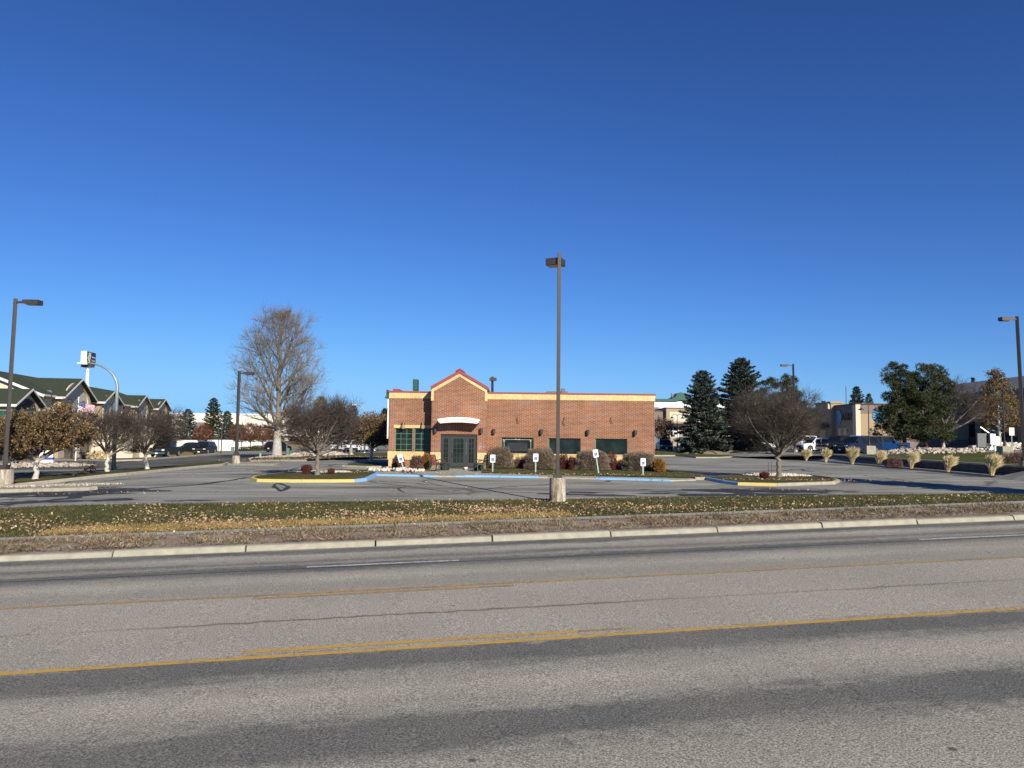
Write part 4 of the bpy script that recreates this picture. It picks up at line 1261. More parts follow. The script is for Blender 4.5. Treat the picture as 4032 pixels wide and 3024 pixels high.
def signs():
    first = None
    data = [(1584, 1852, 20, 32, -16, 1789, 'tilted accessible parking sign among the rocks left of the doors'),
            (1940, 1856, 20, 31, 0, 1790, 'upright accessible parking sign right beside the right bench'),
            (2109, 1858, 20, 31, 0, 1786, 'accessible parking sign just left of the tallest lamp post'),
            (2351, 1862, 20, 31, -9, 1770, 'tall leaning accessible parking sign before the third picture window'),
            (2532, 1868, 20, 31, 0, 1804, 'lowest accessible parking sign before the last round hedge')]
    for px, pyb, w, h, tilt, top, label in data:
        p = gp(px if tilt == 0 else px + 6, pyb, 0.165); Y = p.y; k = Y / 3000
        root = thing('parking_sign', tuple(p), label, 'parking sign', group='accessible parking signs')
        W_, H_ = w * k / 2, h * k
        zt = at(px, top, Y).z - p.z
        L_ = zt / math.cos(R(tilt))
        T = Matrix.Rotation(R(tilt), 4, 'Y') @ Matrix.Rotation(R(rnd.uniform(-6, 6)), 4, 'Z')
        def tr(mb): mb.v = [tuple(T @ Vector(v)) for v in mb.v]; return mb
        tr(MB().box(-0.035, 0.035, -0.02, 0.02, -0.1, L_ - 0.1)).build('post', M['sign_post'], root)
        r = 0.04; pl = []
        for cx, cz, a0 in ((W_ - r, L_ - r, 0), (-W_ + r, L_ - r, 90), (-W_ + r, L_ - H_ + r, 180), (W_ - r, L_ - H_ + r, 270)):
            for i in range(5): a = R(a0 + 22.5 * i); pl.append((cx + r * math.cos(a), cz + r * math.sin(a)))
        plate = tr(MB().prism(pl, 1, -0.032, -0.024)).build('plate', M['white'], root)
        zc = L_ - H_ * 0.62; q = 0.085
        tr(MB().box(-q, q, -0.036, -0.033, zc - q, zc + q)).build('blue_square', M['blue'], plate)
        mb = MB(); y = -0.039
        mb.tube([(-0.02, y, zc + 0.055), (-0.02, y + 0.002, zc + 0.056)], 0.013, 10)
        n = 14; cx, cz, rr = -0.005, zc - 0.025, 0.038
        pts = [(cx + rr * math.cos(a), y, cz + rr * math.sin(a)) for a in [R(140 + 250 * i / n) for i in range(n + 1)]]
        mb.tube(pts, 0.006, 5)
        mb.tube([(-0.02, y, zc + 0.04), (-0.018, y, zc - 0.005), (0.025, y, zc - 0.008), (0.048, y, zc - 0.055), (0.062, y, zc - 0.052)], 0.007, 5)
        tr(mb).build('wheelchair_symbol', M['white'], plate)
        for i, s in enumerate(('RESERVED', 'PARKING')):
            text_mesh(s, 0.042, M['bright_green'], 'lettering', plate, T @ Matrix.Translation((0, -0.0335, L_ - 0.05 - i * 0.045)) @ RX90, 0.0008)
signs()

# ================================================================== BENCHES
def bench(px, pyb, face, label):
    p = gp(px, pyb, 0.14)
    root = thing('bench', tuple(p + Vector((0, 0.8, 0))), label, 'bench', rz=R(-13 * face), group='benches either side of the doors')
    # seen end-on: seat runs along y, sitter faces +x*face
    Lh = 0.62
    def S(pts): return [(x * face, z) for x, z in pts]
    for y in (-Lh, Lh):
        fr = MB()
        fr.tube([(-0.02 * face - 0.28 * face, y, 0.0), (-0.24 * face, y, 0.40), (-0.36 * face, y, 0.92)], [0.035, 0.03, 0.025], 6)
        fr.tube([(0.32 * face, y, 0.0), (0.34 * face, y, 0.3), (0.26 * face, y, 0.60), (0.05 * face, y, 0.65), (-0.29 * face, y, 0.62)], [0.035, 0.032, 0.03, 0.03, 0.025], 6)
        fr.tube([(-0.26 * face, y, 0.36), (0.33 * face, y, 0.40)], 0.028, 6)
        fr.build('end_frame', M['bench_green'], root)
    st = MB()
    for i in range(5):
        x = (-0.16 + 0.115 * i) * face; z = 0.40 + 0.012 * i + (0.02 if i == 0 else 0)
        st.box(min(x, x + 0.095 * face), max(x, x + 0.095 * face), -Lh, Lh, z, z + 0.03)
    st.build('seat', M['bench_red'], root)
    bk = MB()
    for i in range(5):
        z = 0.50 + 0.095 * i; x = (-0.25 - 0.022 * i) * face
        bk.box(min(x, x - 0.03 * face), max(x, x - 0.03 * face), -Lh, Lh, z, z + 0.08)
    bk.build('backrest', M['bench_red'], root)
    return root
b1 = bench(1716, 1855, 1, 'dark red slatted bench left of the doors')
b2 = bench(1892, 1856, -1, 'dark red slatted bench right of the doors')
for b, off in ((b1, 0.35), (b2, -0.2)):
    x, y, z = b.location
    bx_ = MB(); s = 1 if off > 0 else -1
    bx_.box(-0.26, 0.26, -0.26, 0.26, 0, 0.30).box(-0.3, 0.3, -0.3, 0.3, 0.302, 0.36)
    o = bx_.build('box', M['black'], None, (x + off, y + 1.35, z + 0.0))
    tag(o, 'low black box just behind the ' + ('left' if off > 0 else 'right') + ' bench', 'box', 'black boxes behind the benches')

# ================================================================== ROCKS
def rocks_mesh(n, area, size, seed, flat=0.65, zf=None, zoff=0.0):
    """area: function(rng)->(x,y); lumpy low-poly stones"""
    r = np.random.default_rng(seed)
    bm = bmesh.new(); bmesh.ops.create_icosphere(bm, subdivisions=1, radius=1.0)
    bv = np.array([v.co[:] for v in bm.verts]); bf = np.array([[l.index for l in f.verts] for f in bm.faces]); bm.free()
    Vs, Fs = [], []
    for k in range(n):
        x, y, h = area(r)
        s = size[0] + (size[1] - size[0]) * r.random() ** 1.6
        V = bv * (1 + 0.28 * r.normal(size=(len(bv), 1)))
        V = V * np.array([1, 0.6 + 0.5 * r.random(), flat * (0.7 + 0.6 * r.random())]) * s
        a = r.random() * 6.28; c, d = math.cos(a), math.sin(a)
        V = np.stack([V[:, 0] * c - V[:, 1] * d, V[:, 0] * d + V[:, 1] * c, V[:, 2]], axis=1)
        V += np.array([x, y, (zf or G)(x, y) + zoff + h + s * 0.25])
        Vs.append(V); Fs.append(bf + k * len(bv))
    return np.concatenate(Vs), np.concatenate(Fs)
def rock_pile(label, n, area, size, seed, mat='rock', **kw):
    V, Fq = rocks_mesh(n, area, size, seed, **kw)
    c = V.mean(axis=0); c[2] = V[:, 2].min()
    o = np_mesh('rock_pile', V - c, Fq, M[mat], loc=tuple(c))
    return tag(o, label, 'rocks', kind='stuff')
def ell(cx, cy, ax, ay, hh=0.0):
    def f(r):
        while True:
            a, b = r.uniform(-1, 1), r.uniform(-1, 1)
            if a * a + b * b < 1: break
        return cx + a * ax, cy + b * ay, hh * (1 - a * a - b * b)
    return f
rock_pile('pale rocks edging the bed left of the benches', 130, ell(-6.9, 45.75, 1.75, 0.5, 0.1), (0.06, 0.19), 3, 'rock_white', zoff=0.13)
p = gp(1250, 1867); rock_pile('ring of pale gravel around the dark tree on the left island', 1500, ell(p.x + 0.2, p.y - 0.35, 1.75, 0.75, 0.04), (0.03, 0.07), 4, 'rock_white', zoff=0.16)
p = gp(3066, 1882); rock_pile('pale gravel around the tree on the right island', 1900, ell(p.x - 0.0, p.y + 0.25, 2.1, 1.2, 0.04), (0.03, 0.07), 5, 'rock_white', zoff=0.16)
p = gp(130, 1929); rock_pile('tan stones filling the narrow kerbed island at far left', 900, ell(p.x - 0.6, p.y + 0.1, 4.8, 0.42, 0.03), (0.03, 0.08), 6, zoff=0.16)
p = gp(170, 1839); rock_pile('long bed of tan cobbles beyond the side street on the left', 1500, ell(p.x - 2.5, p.y + 0.4, 6.5, 1.9, 0.22), (0.07, 0.22), 8)
p = gp(1190, 1803); rock_pile('grey and tan boulders on the bank behind the left island tree', 330, ell(p.x + 0.6, p.y + 4.0, 3.6, 3.2, 0.4), (0.10, 0.34), 9)
p = gp(1090, 1806); rock_pile('tan gravel mound around the foot of the big bare tree', 900, ell(p.x, p.y, 2.8, 1.6, 0.22), (0.04, 0.10), 10, zoff=0.05)
q = gpx(3640, 80); rock_pile('white and tan rocks heaped under the two pines', 850, ell(q.x + 0.4, q.y, 5.6, 3.0, 0.40), (0.08, 0.24), 12, 'rock', zf=zup)
q = gpx(3905, 88); rock_pile('white rocks around the broken white panels', 500, ell(q.x + 1.2, q.y, 4.6, 2.2, 0.7), (0.12, 0.34), 13, 'rock_white', zf=zup)
q = gpx(2990, 104); rock_pile('few brown stones at the end of the mulch mound', 60, ell(q.x, q.y, 2.0, 1.0, 0.3), (0.1, 0.3), 14)
mbv, mbf = rocks_mesh(1, lambda r: (0, 0, 0), (0.24, 0.25), 21, flat=0.5, zf=lambda x, y: 0)
p = gp(1828, 1851, 0.14); tag(np_mesh('rock', mbv, mbf, M['rock_white'], loc=tuple(p + Vector((0, 1.2, 0)))), 'single pale rock lying on the concrete before the doors', 'rock')
mbv, mbf = rocks_mesh(1, lambda r: (0, 0, 0), (0.55, 0.56), 22, flat=0.75, zf=lambda x, y: 0)
p = gp(1200, 1790); tag(np_mesh('boulder', mbv, mbf, M['rock_white'], loc=tuple(p)), 'round white boulder on the bank behind the left island tree', 'boulder')

# ================================================================== TREES
def skeleton(env, base, n_tips, step, seed, start=0.25, upbias=0.35, wob=0.12, trunk_top=0.6, lean=(0, 0)):
    """env(rng)->point inside the crown (local). Tips are joined one by one to the nearest limb; returns nodes, parents, radii weight"""
    r = np.random.default_rng(seed)
    top = trunk_top
    K = max(3, int(top / step))
    cap = K + n_tips * 14 + 50
    P = np.zeros((cap, 3)); par = -np.ones(cap, dtype=int); dirs = np.zeros((cap, 3)); lev = np.zeros(cap)
    for i in range(K):
        t = i / (K - 1)
        P[i] = (lean[0] * t + 0.05 * math.sin(t * 5 + seed) * (i > 0), lean[1] * t + 0.05 * math.cos(t * 4 + seed) * (i > 0), top * t)
        par[i] = i - 1
        dirs[i] = (0, 0, 1)
    n = K
    T = np.array([env(r) for _ in range(n_tips)])
    b = np.array([lean[0] * start, lean[1] * start, start * top])
    T = T[np.argsort(np.linalg.norm(T - b, axis=1))]
    tips = []
    i0 = max(1, int(K * start))
    for t in T:
        d = t - P[i0:n]
        dist = np.linalg.norm(d, axis=1) + 1e-6
        cosa = (d * dirs[i0:n]).sum(axis=1) / dist
        below = np.maximum(0, (P[i0:n, 2] + dist * upbias) - t[2])
        cost = dist * (1.0 + 0.95 * (1 - cosa)) + 0.6 * below
        j = int(np.argmin(cost)) + i0
        L = dist[j - i0]
        m = max(1, int(L / step))
        p0 = P[j].copy(); dj = dirs[j]
        v = (t - p0)
        prev = j
        for k in range(1, m + 1):
            s = k / m
            ctrl = p0 + dj * L * 0.22
            q = (1 - s) ** 2 * p0 + 2 * s * (1 - s) * ctrl + s * s * t
            q = q + r.normal(size=3) * wob * step * (1 if k < m else 0.3)
            if n >= cap: break
            P[n] = q; par[n] = prev; dirs[n] = (q - P[prev]) / (np.linalg.norm(q - P[prev]) + 1e-9)
            prev = n; n += 1
        tips.append(prev)
    W = np.zeros(n); W[tips] += 1
    for i in range(n - 1, 0, -1):
        W[par[i]] += W[i]
    return P[:n], par[:n], W, dirs[:n], np.array(tips)
def make_tree(name, loc, label, cat, env, top, n_tips, step, seed, r_tip=0.012, expo=0.47, limb=0.035, mats=('bark_grey', 'twig_grey'), twigs=4, twig_len=0.5,
              twig_r=0.006, leaves=None, start=0.25, upbias=0.3, flare=1.0, group=None, lean=(0, 0), pale_to=0.0, twig_up=0.4, wob=0.12, r_trunk=None, twig_seg=2):
    root = thing(name, tuple(loc), label, cat, group=group)
    P, par, W, D, tips = skeleton(env, None, n_tips, step, seed, start, upbias, wob, top, lean)
    r = np.random.default_rng(seed + 100)
    Rr = r_tip * np.maximum(W, 1) ** expo
    if r_trunk:
        Rr = Rr * (1 + (r_trunk / Rr[0] - 1) * np.clip(np.log(np.maximum(W, 1)) / math.log(W[0] + 1), 0, 1) ** 1.5)
    Rr[0] *= 1.25 * flare
    i = np.arange(1, len(P)); pi_ = par[i]
    big = Rr[i] > limb
    def seg(mask, n):
        a = i[mask]; pa = par[a]
        ra = np.minimum(Rr[pa], Rr[a] * 1.35); ra = np.where(pa < 2, Rr[pa], ra)
        ext = unit(P[a] - P[pa]) * (Rr[a] * 0.5)[:, None]
        return tubes_np(P[pa] - ext * 0.4, P[a] + ext * 0.4, ra, Rr[a], n)
    V, Fq = seg(big, 7)
    np_mesh('trunk', V, Fq, M[mats[0]], root, smooth=True)
    parts = [seg(~big, 3)]
    # fine twigs
    src = np.concatenate([tips, i[(W[i] <= 4)]])
    if twigs:
        S = np.repeat(src, twigs)
        p0 = P[S]; d = unit(D[S] + r.normal(size=(len(S), 3)) * 0.5 + np.array([0, 0, twig_up]))
        L = twig_len * (0.4 + 0.9 * r.random(len(S)))
        rr = np.full(len(S), twig_r)
        p1 = p0 + d * (L / 2)[:, None]
        parts.append(tubes_np(p0, p1, rr, rr * 0.8, 3))
        d2 = unit(d + r.normal(size=d.shape) * 0.3 + np.array([0, 0, twig_up * 0.5]))
        p2 = p1 + d2 * (L / 2)[:, None]
        parts.append(tubes_np(p1, p2, rr * 0.8, rr * 0.45, 3))
        if twig_seg > 2:
            d3 = unit(d + r.normal(size=d.shape) * 0.7)
            parts.append(tubes_np(p1, p1 + d3 * (L * 0.45)[:, None], rr * 0.7, rr * 0.4, 3))
        ends = np.concatenate([p1, p2])
    else: ends = P[src]
    V, Fq = merge_np(parts)
    crown = np_mesh('crown', V, Fq, M[mats[1]], root)
    if leaves:
        lm, cnt, size = leaves
        sub = ends[np.sin(ends[:, 0] * 2.9 + seed) + np.sin(ends[:, 2] * 3.7 + ends[:, 1] * 2.1) + r.normal(size=len(ends)) * 0.5 > -0.45]
        ends = sub if len(sub) > 10 else ends
        k = r.integers(0, len(ends), cnt)
        C_ = ends[k] + r.normal(size=(cnt, 3)) * size * 1.2
        V, Fq = blades_np(C_, unit(r.normal(size=(cnt, 3)) + np.array([0, 0, -0.3])), size * (0.7 + 0.7 * r.random(cnt)), size * (0.5 + 0.5 * r.random(cnt)), unit(r.normal(size=(cnt, 3))))
        np_mesh('leaves', V, Fq, M[lm], crown)
    return root
def egg(prof, h0, h1, cx=0.0, cy=0.0, depth=1.0, shell=0.5, skew=0.0):
    """prof: list of half widths from bottom to top"""
    n = len(prof) - 1
    def f(r):
        while True:
            t = r.random()
            k = min(int(t * n), n - 1); w = prof[k] + (prof[k + 1] - prof[k]) * (t * n - k)
            if r.random() * max(prof) < w: break
        a = r.random() * 6.283
        q = r.random() ** shell
        wv = w * (0.9 + 0.2 * math.sin(3 * a + 7 * t) * 0.7)
        return (cx + skew * t + wv * q * math.cos(a), cy + wv * q * math.sin(a) * depth, h0 + (h1 - h0) * t)
    return f
def mpp(Y): return Y / 3000.0
def branch_tree(name, loc, label, cat, prof, h0, h1, seed, trunk_top, r_base, n_prim, prim_from, el0, el1, cx=0.0, mats=('bark_grey', 'twig_grey'), step=0.4,
                kids=(9, 6, 4), spread=42, up=0.05, twigs=3, twig_len=0.6, twig_r=0.006, leaves=None, limb=0.035, lean=(0, 0), wob=0.05, fork=False, child_len=0.55, rmin=0.006, group=None):
    root = thing(name, tuple(loc), label, cat, group=group)
    r = random.Random(seed); rn = np.random.default_rng(seed)
    n_ = len(prof) - 1
    def Rp(z, a):
        t = (z - h0) / (h1 - h0)
        if t >= 1: return -1
        t = max(t, 0.0); k = min(int(t * n_), n_ - 1)
        w = prof[k] + (prof[k + 1] - prof[k]) * (t * n_ - k)
        return w * (0.9 + 0.10 * math.sin(3 * a + seed) + 0.08 * math.sin(7 * a + 5 * t + seed))
    def inside(p): return math.hypot(p.x - cx, p.y) < Rp(p.z, math.atan2(p.y, p.x - cx)) and p.z > h0 - 0.3
    A0, A1, Ra, Rb = [], [], [], []
    ends, endd = [], []
    def grow(p, d, L, rad, lev, first=False):
        pts = [p.copy()]; ds = [d.copy()]
        s = step * (1.0 if lev == 0 else 0.8 if lev == 1 else 0.6)
        m = max(2, int(L / s)); s = L / m
        for i in range(m):
            d = (d + Vector((r.gauss(0, wob), r.gauss(0, wob), r.gauss(0, wob) + up * (1 if d.z < 0.85 else 0)))).normalized()
            q = p + d * s
            if i > 1 and not inside(q): break
            p = q; pts.append(p.copy()); ds.append(d.copy())
        m = len(pts) - 1
        for i in range(m):
            t0, t1 = i / m, (i + 1) / m
            A0.append(pts[i]); A1.append(pts[i + 1]); Ra.append(max(rmin, rad * (1 - 0.82 * t0))); Rb.append(max(rmin, rad * (1 - 0.82 * t1)))
        if lev >= 2:
            for i in range(1, m + 1): ends.append(pts[i]); endd.append(ds[i])
        if lev < len(kids):
            k = max(2, int(round(kids[lev] * (0.45 + 0.55 * m * s / max(L, 0.1)))))
            for j in range(k):
                t = 0.18 + 0.80 * (j + r.random()) / k
                i = min(m, max(1, int(t * m)))
                dd = ds[i]
                ax = dd.orthogonal().normalized(); ax.rotate(Matrix.Rotation(j * 2.4 + r.uniform(-.5, .5), 3, dd))
                a = math.radians(spread * r.uniform(0.7, 1.25))
                nd = (dd * math.cos(a) + ax * math.sin(a)).normalized()
                if nd.z < -0.25: nd.z *= -0.3
                cl = max(0.35, (m * s) * child_len * (1.15 - 0.75 * t) + 0.15)
                grow(pts[i], nd, cl, max(rmin, rad * (1 - 0.82 * t) * 0.62), lev + 1)
    # trunk
    T = [Vector((lean[0] * t, lean[1] * t, trunk_top * t)) + Vector((r.gauss(0, .03), r.gauss(0, .03), 0)) * (t > 0) for t in [i / 12 for i in range(13)]]
    tr = MB()
    rt = [r_base * (1.35 if i == 0 else 1.1 if i == 1 else 1 - 0.30 * (i / 12) if fork else (1 - 0.92 * i / 12)) for i in range(13)]
    tr.tube(T, rt, 10)
    for i in range(n_prim):
        t = (i + r.random() * 0.7) / n_prim
        if not fork: t = t ** 1.25
        f = prim_from + (1 - prim_from) * t * (0.97 if not fork else 1.0)
        k = min(11, int(f * 12)); b = T[k].lerp(T[k + 1], f * 12 - k)
        az = i * 2.399 + r.uniform(-.35, .35)
        el = math.radians(el0 + (el1 - el0) * t + r.uniform(-6, 6))
        d = Vector((math.cos(az) * math.cos(el), math.sin(az) * math.cos(el), math.sin(el)))
        rr_ = r_base * (0.52 if fork else 0.42 * (1 - 0.75 * f) + 0.03)
        grow(b, d, (h1 - h0) * (1.1 if fork else 0.95), rr_, 0)
    A0, A1, Ra, Rb = np.array([v[:] for v in A0]), np.array([v[:] for v in A1]), np.array(Ra), np.array(Rb)
    big = Ra > limb
    ov = unit(A1 - A0) * (Ra * 0.4)[:, None]
    V, Fq = tubes_np(A0[big] - ov[big], A1[big] + ov[big], Ra[big], Rb[big], 7)
    Vt = np.array(tr.v); quads = np.array([f for f in tr.f if len(f) == 4])
    np_mesh('trunk', *merge_np([(Vt, quads), (V, Fq)]), M[mats[0]], root, smooth=True)
    parts = [tubes_np(A0[~big], A1[~big], Ra[~big], Rb[~big], 3)]
    E, D_ = np.array([v[:] for v in ends]), np.array([v[:] for v in endd])
    S = np.repeat(np.arange(len(E)), twigs)
    d = unit(D_[S] + rn.normal(size=(len(S), 3)) * 0.45 + np.array([0, 0, 0.15]))
    L = twig_len * (0.35 + 0.9 * rn.random(len(S))); rr = np.full(len(S), twig_r)
    p1 = E[S] + d * L[:, None] * 0.5
    d2 = unit(d + rn.normal(size=d.shape) * 0.25 + np.array([0, 0, 0.15]))
    p2 = p1 + d2 * L[:, None] * 0.5
    parts += [tubes_np(E[S], p1, rr, rr * .8, 3), tubes_np(p1, p2, rr * .8, rr * .4, 3)]
    crown = np_mesh('crown', *merge_np(parts), M[mats[1]], root)
    if leaves:
        lm, cnt, size = leaves
        Q = np.concatenate([p1, p2]); Q = Q[rn.integers(0, len(Q), cnt)]
        V, Fq = blades_np(Q, unit(rn.normal(size=(cnt, 3)) + np.array([0, 0, -.3])), size * (0.7 + 0.7 * rn.random(cnt)), size * (0.5 + 0.5 * rn.random(cnt)))
        np_mesh('leaves', V, Fq, M[lm], crown)
    return root

# big bare tree
p = gp(1090, 1803); k = mpp(p.y)
branch_tree('bare_tree', p, 'tallest bare tree with pale trunk and wide crown left of the brick building', 'tree', [2.8, 5.0, 5.5, 5.5, 5.3, 4.9, 4.4, 3.6, 2.2], 2.9, 572 * k, 5,
          14.6, 0.42, 32, 0.16, 26, 66, cx=0.2, mats=('bark_low_big', 'twig_grey'), step=0.6, kids=(9, 6), spread=36, up=0.045, twigs=3, twig_len=1.15, twig_r=0.0085, leaves=('leaf_few', 1500, 0.11), limb=0.045, rmin=0.011, child_len=0.5)
MB_t = None
# dark crab apple on the left island
p = gp(1250, 1870, 0.15); k = mpp(p.y)
branch_tree('crab_apple_tree', p, 'dark dense bare tree with pale trunk on the left kerbed island', 'tree', [0.9, 1.9, 2.3, 2.35, 2.2, 1.7, 1.0], 1.1, 4.05, 6,
          1.45, 0.13, 10, 0.7, 28, 68, mats=('bark_grey', 'twig_dark'), step=0.3, kids=(9, 6, 3), spread=40, up=0.04, twigs=2, twig_len=0.48, twig_r=0.0052, leaves=('leaf_few', 500, 0.05), limb=0.03, fork=True, wob=0.08, rmin=0.006)
# right island tree
p = gp(3066, 1878, 0.15); k = mpp(p.y)
branch_tree('crab_apple_tree', p, 'wide dark bare tree with forked trunk on the right kerbed island', 'tree', [1.3, 2.3, 2.8, 2.9, 2.6, 1.9, 1.0], 1.3, 5.1, 17,
          1.6, 0.145, 10, 0.7, 25, 68, cx=-0.1, mats=('bark_grey', 'twig_dark'), step=0.32, kids=(9, 6, 3), spread=42, up=0.04, twigs=2, twig_len=0.6, twig_r=0.0052, limb=0.03, fork=True, wob=0.08, rmin=0.006)
# left strip trees
p = gp(140, 1890, 0.1)
branch_tree('leafy_tree', p, 'tree full of dry bronze leaves with white trunk beside the far left lamp', 'tree', [0.9, 2.1, 2.5, 2.3, 1.7, 0.8], 1.05, 3.75, 31,
          1.3, 0.14, 9, 0.7, 20, 65, cx=0.55, mats=('bark_low', 'twig_dark'), step=0.3, kids=(9, 5, 2), spread=42, twigs=2, twig_len=0.35, twig_r=0.006, limb=0.03, fork=True, wob=0.09, leaves=('leaf_bronze', 15000, 0.10))
p = gp(-20, 1890, 0.1)
branch_tree('leafy_tree', p + Vector((-1.6, 3.5, 0)), 'bronze leaved tree cut by the left edge of the photo', 'tree', [0.9, 1.9, 2.2, 2.0, 1.5, 0.8], 1.0, 3.4, 32,
          1.3, 0.12, 9, 0.7, 20, 65, mats=('bark_low', 'twig_dark'), step=0.3, kids=(9, 5, 2), spread=42, twigs=2, twig_len=0.35, twig_r=0.006, limb=0.03, fork=True, wob=0.09, leaves=('leaf_bronze', 11000, 0.10))
p = gp(422, 1860, 0.1)
branch_tree('crab_apple_tree', p, 'bare purplish brown tree just left of the arched street light', 'tree', [0.9, 1.8, 2.2, 2.2, 1.8, 1.0], 1.2, 3.7, 33,
          1.3, 0.12, 8, 0.7, 28, 68, mats=('bark_low', 'twig_dark'), step=0.3, kids=(9, 5, 3), spread=40, up=0.04, twigs=2, twig_len=0.5, twig_r=0.0058, limb=0.03, fork=True, wob=0.08, rmin=0.0065)
p = gp(580, 1850, 0.1)
branch_tree('crab_apple_tree', p, 'spreading bare tree with pale trunk before the black pickup', 'tree', [1.0, 2.0, 2.6, 2.7, 2.0, 1.0], 1.35, 3.85, 34,
          1.3, 0.13, 9, 0.7, 25, 68, cx=0.1, mats=('bark_low', 'twig_dark'), step=0.3, kids=(9, 5, 3), spread=40, up=0.04, twigs=2, twig_len=0.5, twig_r=0.0058, limb=0.03, fork=True, wob=0.08, rmin=0.0065, lean=(-0.25, 0))
p = gp(1476, 1818, 0.05) + Vector((-0.5, 1.2, 0))
branch_tree('leafy_tree', p, 'bronze leaved tree with white trunk touching the brick building left corner', 'tree', [1.0, 1.7, 1.9, 1.8, 1.3, 0.6], 1.15, 4.1, 35,
          1.4, 0.14, 9, 0.7, 20, 65, mats=('bark_low', 'twig_dark'), step=0.3, kids=(9, 5, 2), spread=42, twigs=2, twig_len=0.35, twig_r=0.008, limb=0.03, fork=True, wob=0.09, leaves=('leaf_bronze', 11000, 0.11))
# fallen branch on the left strip
def fallen_branch():
    a, b = gp(288, 1877, 0.15), gp(375, 1862, 0.15)
    r = np.random.default_rng(3)
    d = b - a
    pts = [a + d * t + Vector((0, 0, 0.12 + 0.5 * t * t)) for t in (0, .2, .4, .6, .8, 1)]
    c = a
    mb = MB(); mb.tube([p - c for p in pts], [0.05, 0.045, 0.04, 0.03, 0.02, 0.01], 6)
    for k in range(26):
        t = 0.3 + 0.7 * rnd.random(); p0 = a + d * t + Vector((0, 0, 0.12 + 0.5 * t * t)) - c
        q = p0 + Vector((rnd.uniform(-.1, .5), rnd.uniform(-.4, .4), rnd.uniform(-.2, .3)))
        mb.tube([p0, q], [0.012, 0.005], 4)
    o = mb.build('fallen_branch', M['bark_dusk'], None, tuple(c))
    tag(o, 'fallen branch with red leaves lying on the left grass strip', 'branch')
    n = 160; P0 = np.array([[*(d * (0.45 + 0.5 * r.random()))[:]] for _ in range(n)]) + r.normal(size=(n, 3)) * 0.16 + np.array([0, 0, 0.3])
    V, Fq = blades_np(P0, rand_dir(n), np.full(n, 0.09), np.full(n, 0.05))
    np_mesh('leaves', V, Fq, M['leaf_red'], o)
fallen_branch()

# ---- conifers
def spruce(px, Y, top_py, half_px, label, seed, base_py=None, mat='needle_blue', lift=0.0, dens=1.0, gaps=0.15, group=None, z=None, blunt=0.0):
    p = gpx(px, Y)
    if z is not None: p.z = z
    k = mpp(Y); Ht = at(px, top_py, Y).z - p.z; Rm = half_px * k
    root = thing('spruce_tree', tuple(p), label, 'spruce tree', group=group)
    r = np.random.default_rng(seed)
    MB().tube([(0, 0, 0), (0, 0, Ht * 0.5), (0, 0, Ht * 0.98)], [0.035 * Ht * 0.8, 0.018 * Ht, 0.01], 8).build('trunk', M['bark_brown'], root, smooth=True)
    low = 0.07 * Ht + lift
    parts = []; P, D, L, W = [], [], [], []
    nb = int(230 * dens * (Ht / 10) ** 0.7)
    bt0, bt1 = [], []
    for b in range(nb):
        t = (b + r.random()) / nb
        t = t ** 0.9
        h = low + (Ht - low) * t
        rad = Rm * 1.22 * ((1 - t) ** 0.58) * (0.72 + 0.42 * r.random()) + 0.10
        if blunt: rad = Rm * (1 - t ** 3) ** 0.6 * (0.75 + 0.35 * r.random())
        if r.random() < gaps: rad *= 0.65
        a = b * 2.399 + r.normal() * 0.25
        up = -0.16 + 0.55 * t + r.normal() * 0.06
        dr = np.array([math.cos(a), math.sin(a), up])
        base = np.array([0, 0, h])
        tip = base + dr * rad
        tip[2] -= 0.04 * rad * rad * (1 - t)
        bt0.append(base); bt1.append(tip)
        ns = max(8, int(rad / 0.055))
        s = np.sqrt(r.random(ns)) * 0.95 + 0.05
        side = np.array([-math.sin(a), math.cos(a), 0])
        lat = r.uniform(-1, 1, ns) * 0.26 * rad * (1.15 - s)
        pts = base + (tip - base) * s[:, None] + side * lat[:, None]
        pts[:, 2] += 0.10 * rad * s * s - 0.12 * np.abs(lat) - 0.03
        rep_ = 5
        P.append(np.repeat(pts, rep_, axis=0))
        dd = np.repeat((dr / np.linalg.norm(dr))[None, :] * 0.9 + side[None, :] * np.sign(lat)[:, None] * 0.6, rep_, axis=0) + r.normal(size=(ns * rep_, 3)) * 0.42
        dd[:, 2] += 0.05
        D.append(unit(dd))
        sz = 0.23 + 0.12 * rad / 2.5
        L.append(sz * (0.6 + 0.7 * r.random(ns * rep_))); W.append(np.full(ns * rep_, 0.085 + 0.02 * rad / 2))
    P, D, L, W = map(np.concatenate, (P, D, L, W))
    V, Fq = blades_np(P, D, L, W)
    crown = np_mesh('crown', V, Fq, M[mat], root)
    b0, b1 = np.array(bt0), np.array(bt1)
    V, Fq = tubes_np(b0, b1, np.full(len(b0), 0.03), np.full(len(b0), 0.008), 3)
    np_mesh('branches', V, Fq, M['bark_brown'], crown)
    return root
spruce(2768, 106, 1462, 88, 'blue green spruce nearest the brick building, left of a taller one', 41, dens=1.15)
spruce(2922, 108, 1412, 104, 'tallest blue green spruce, middle of the evergreens right of the building', 42, dens=1.25)
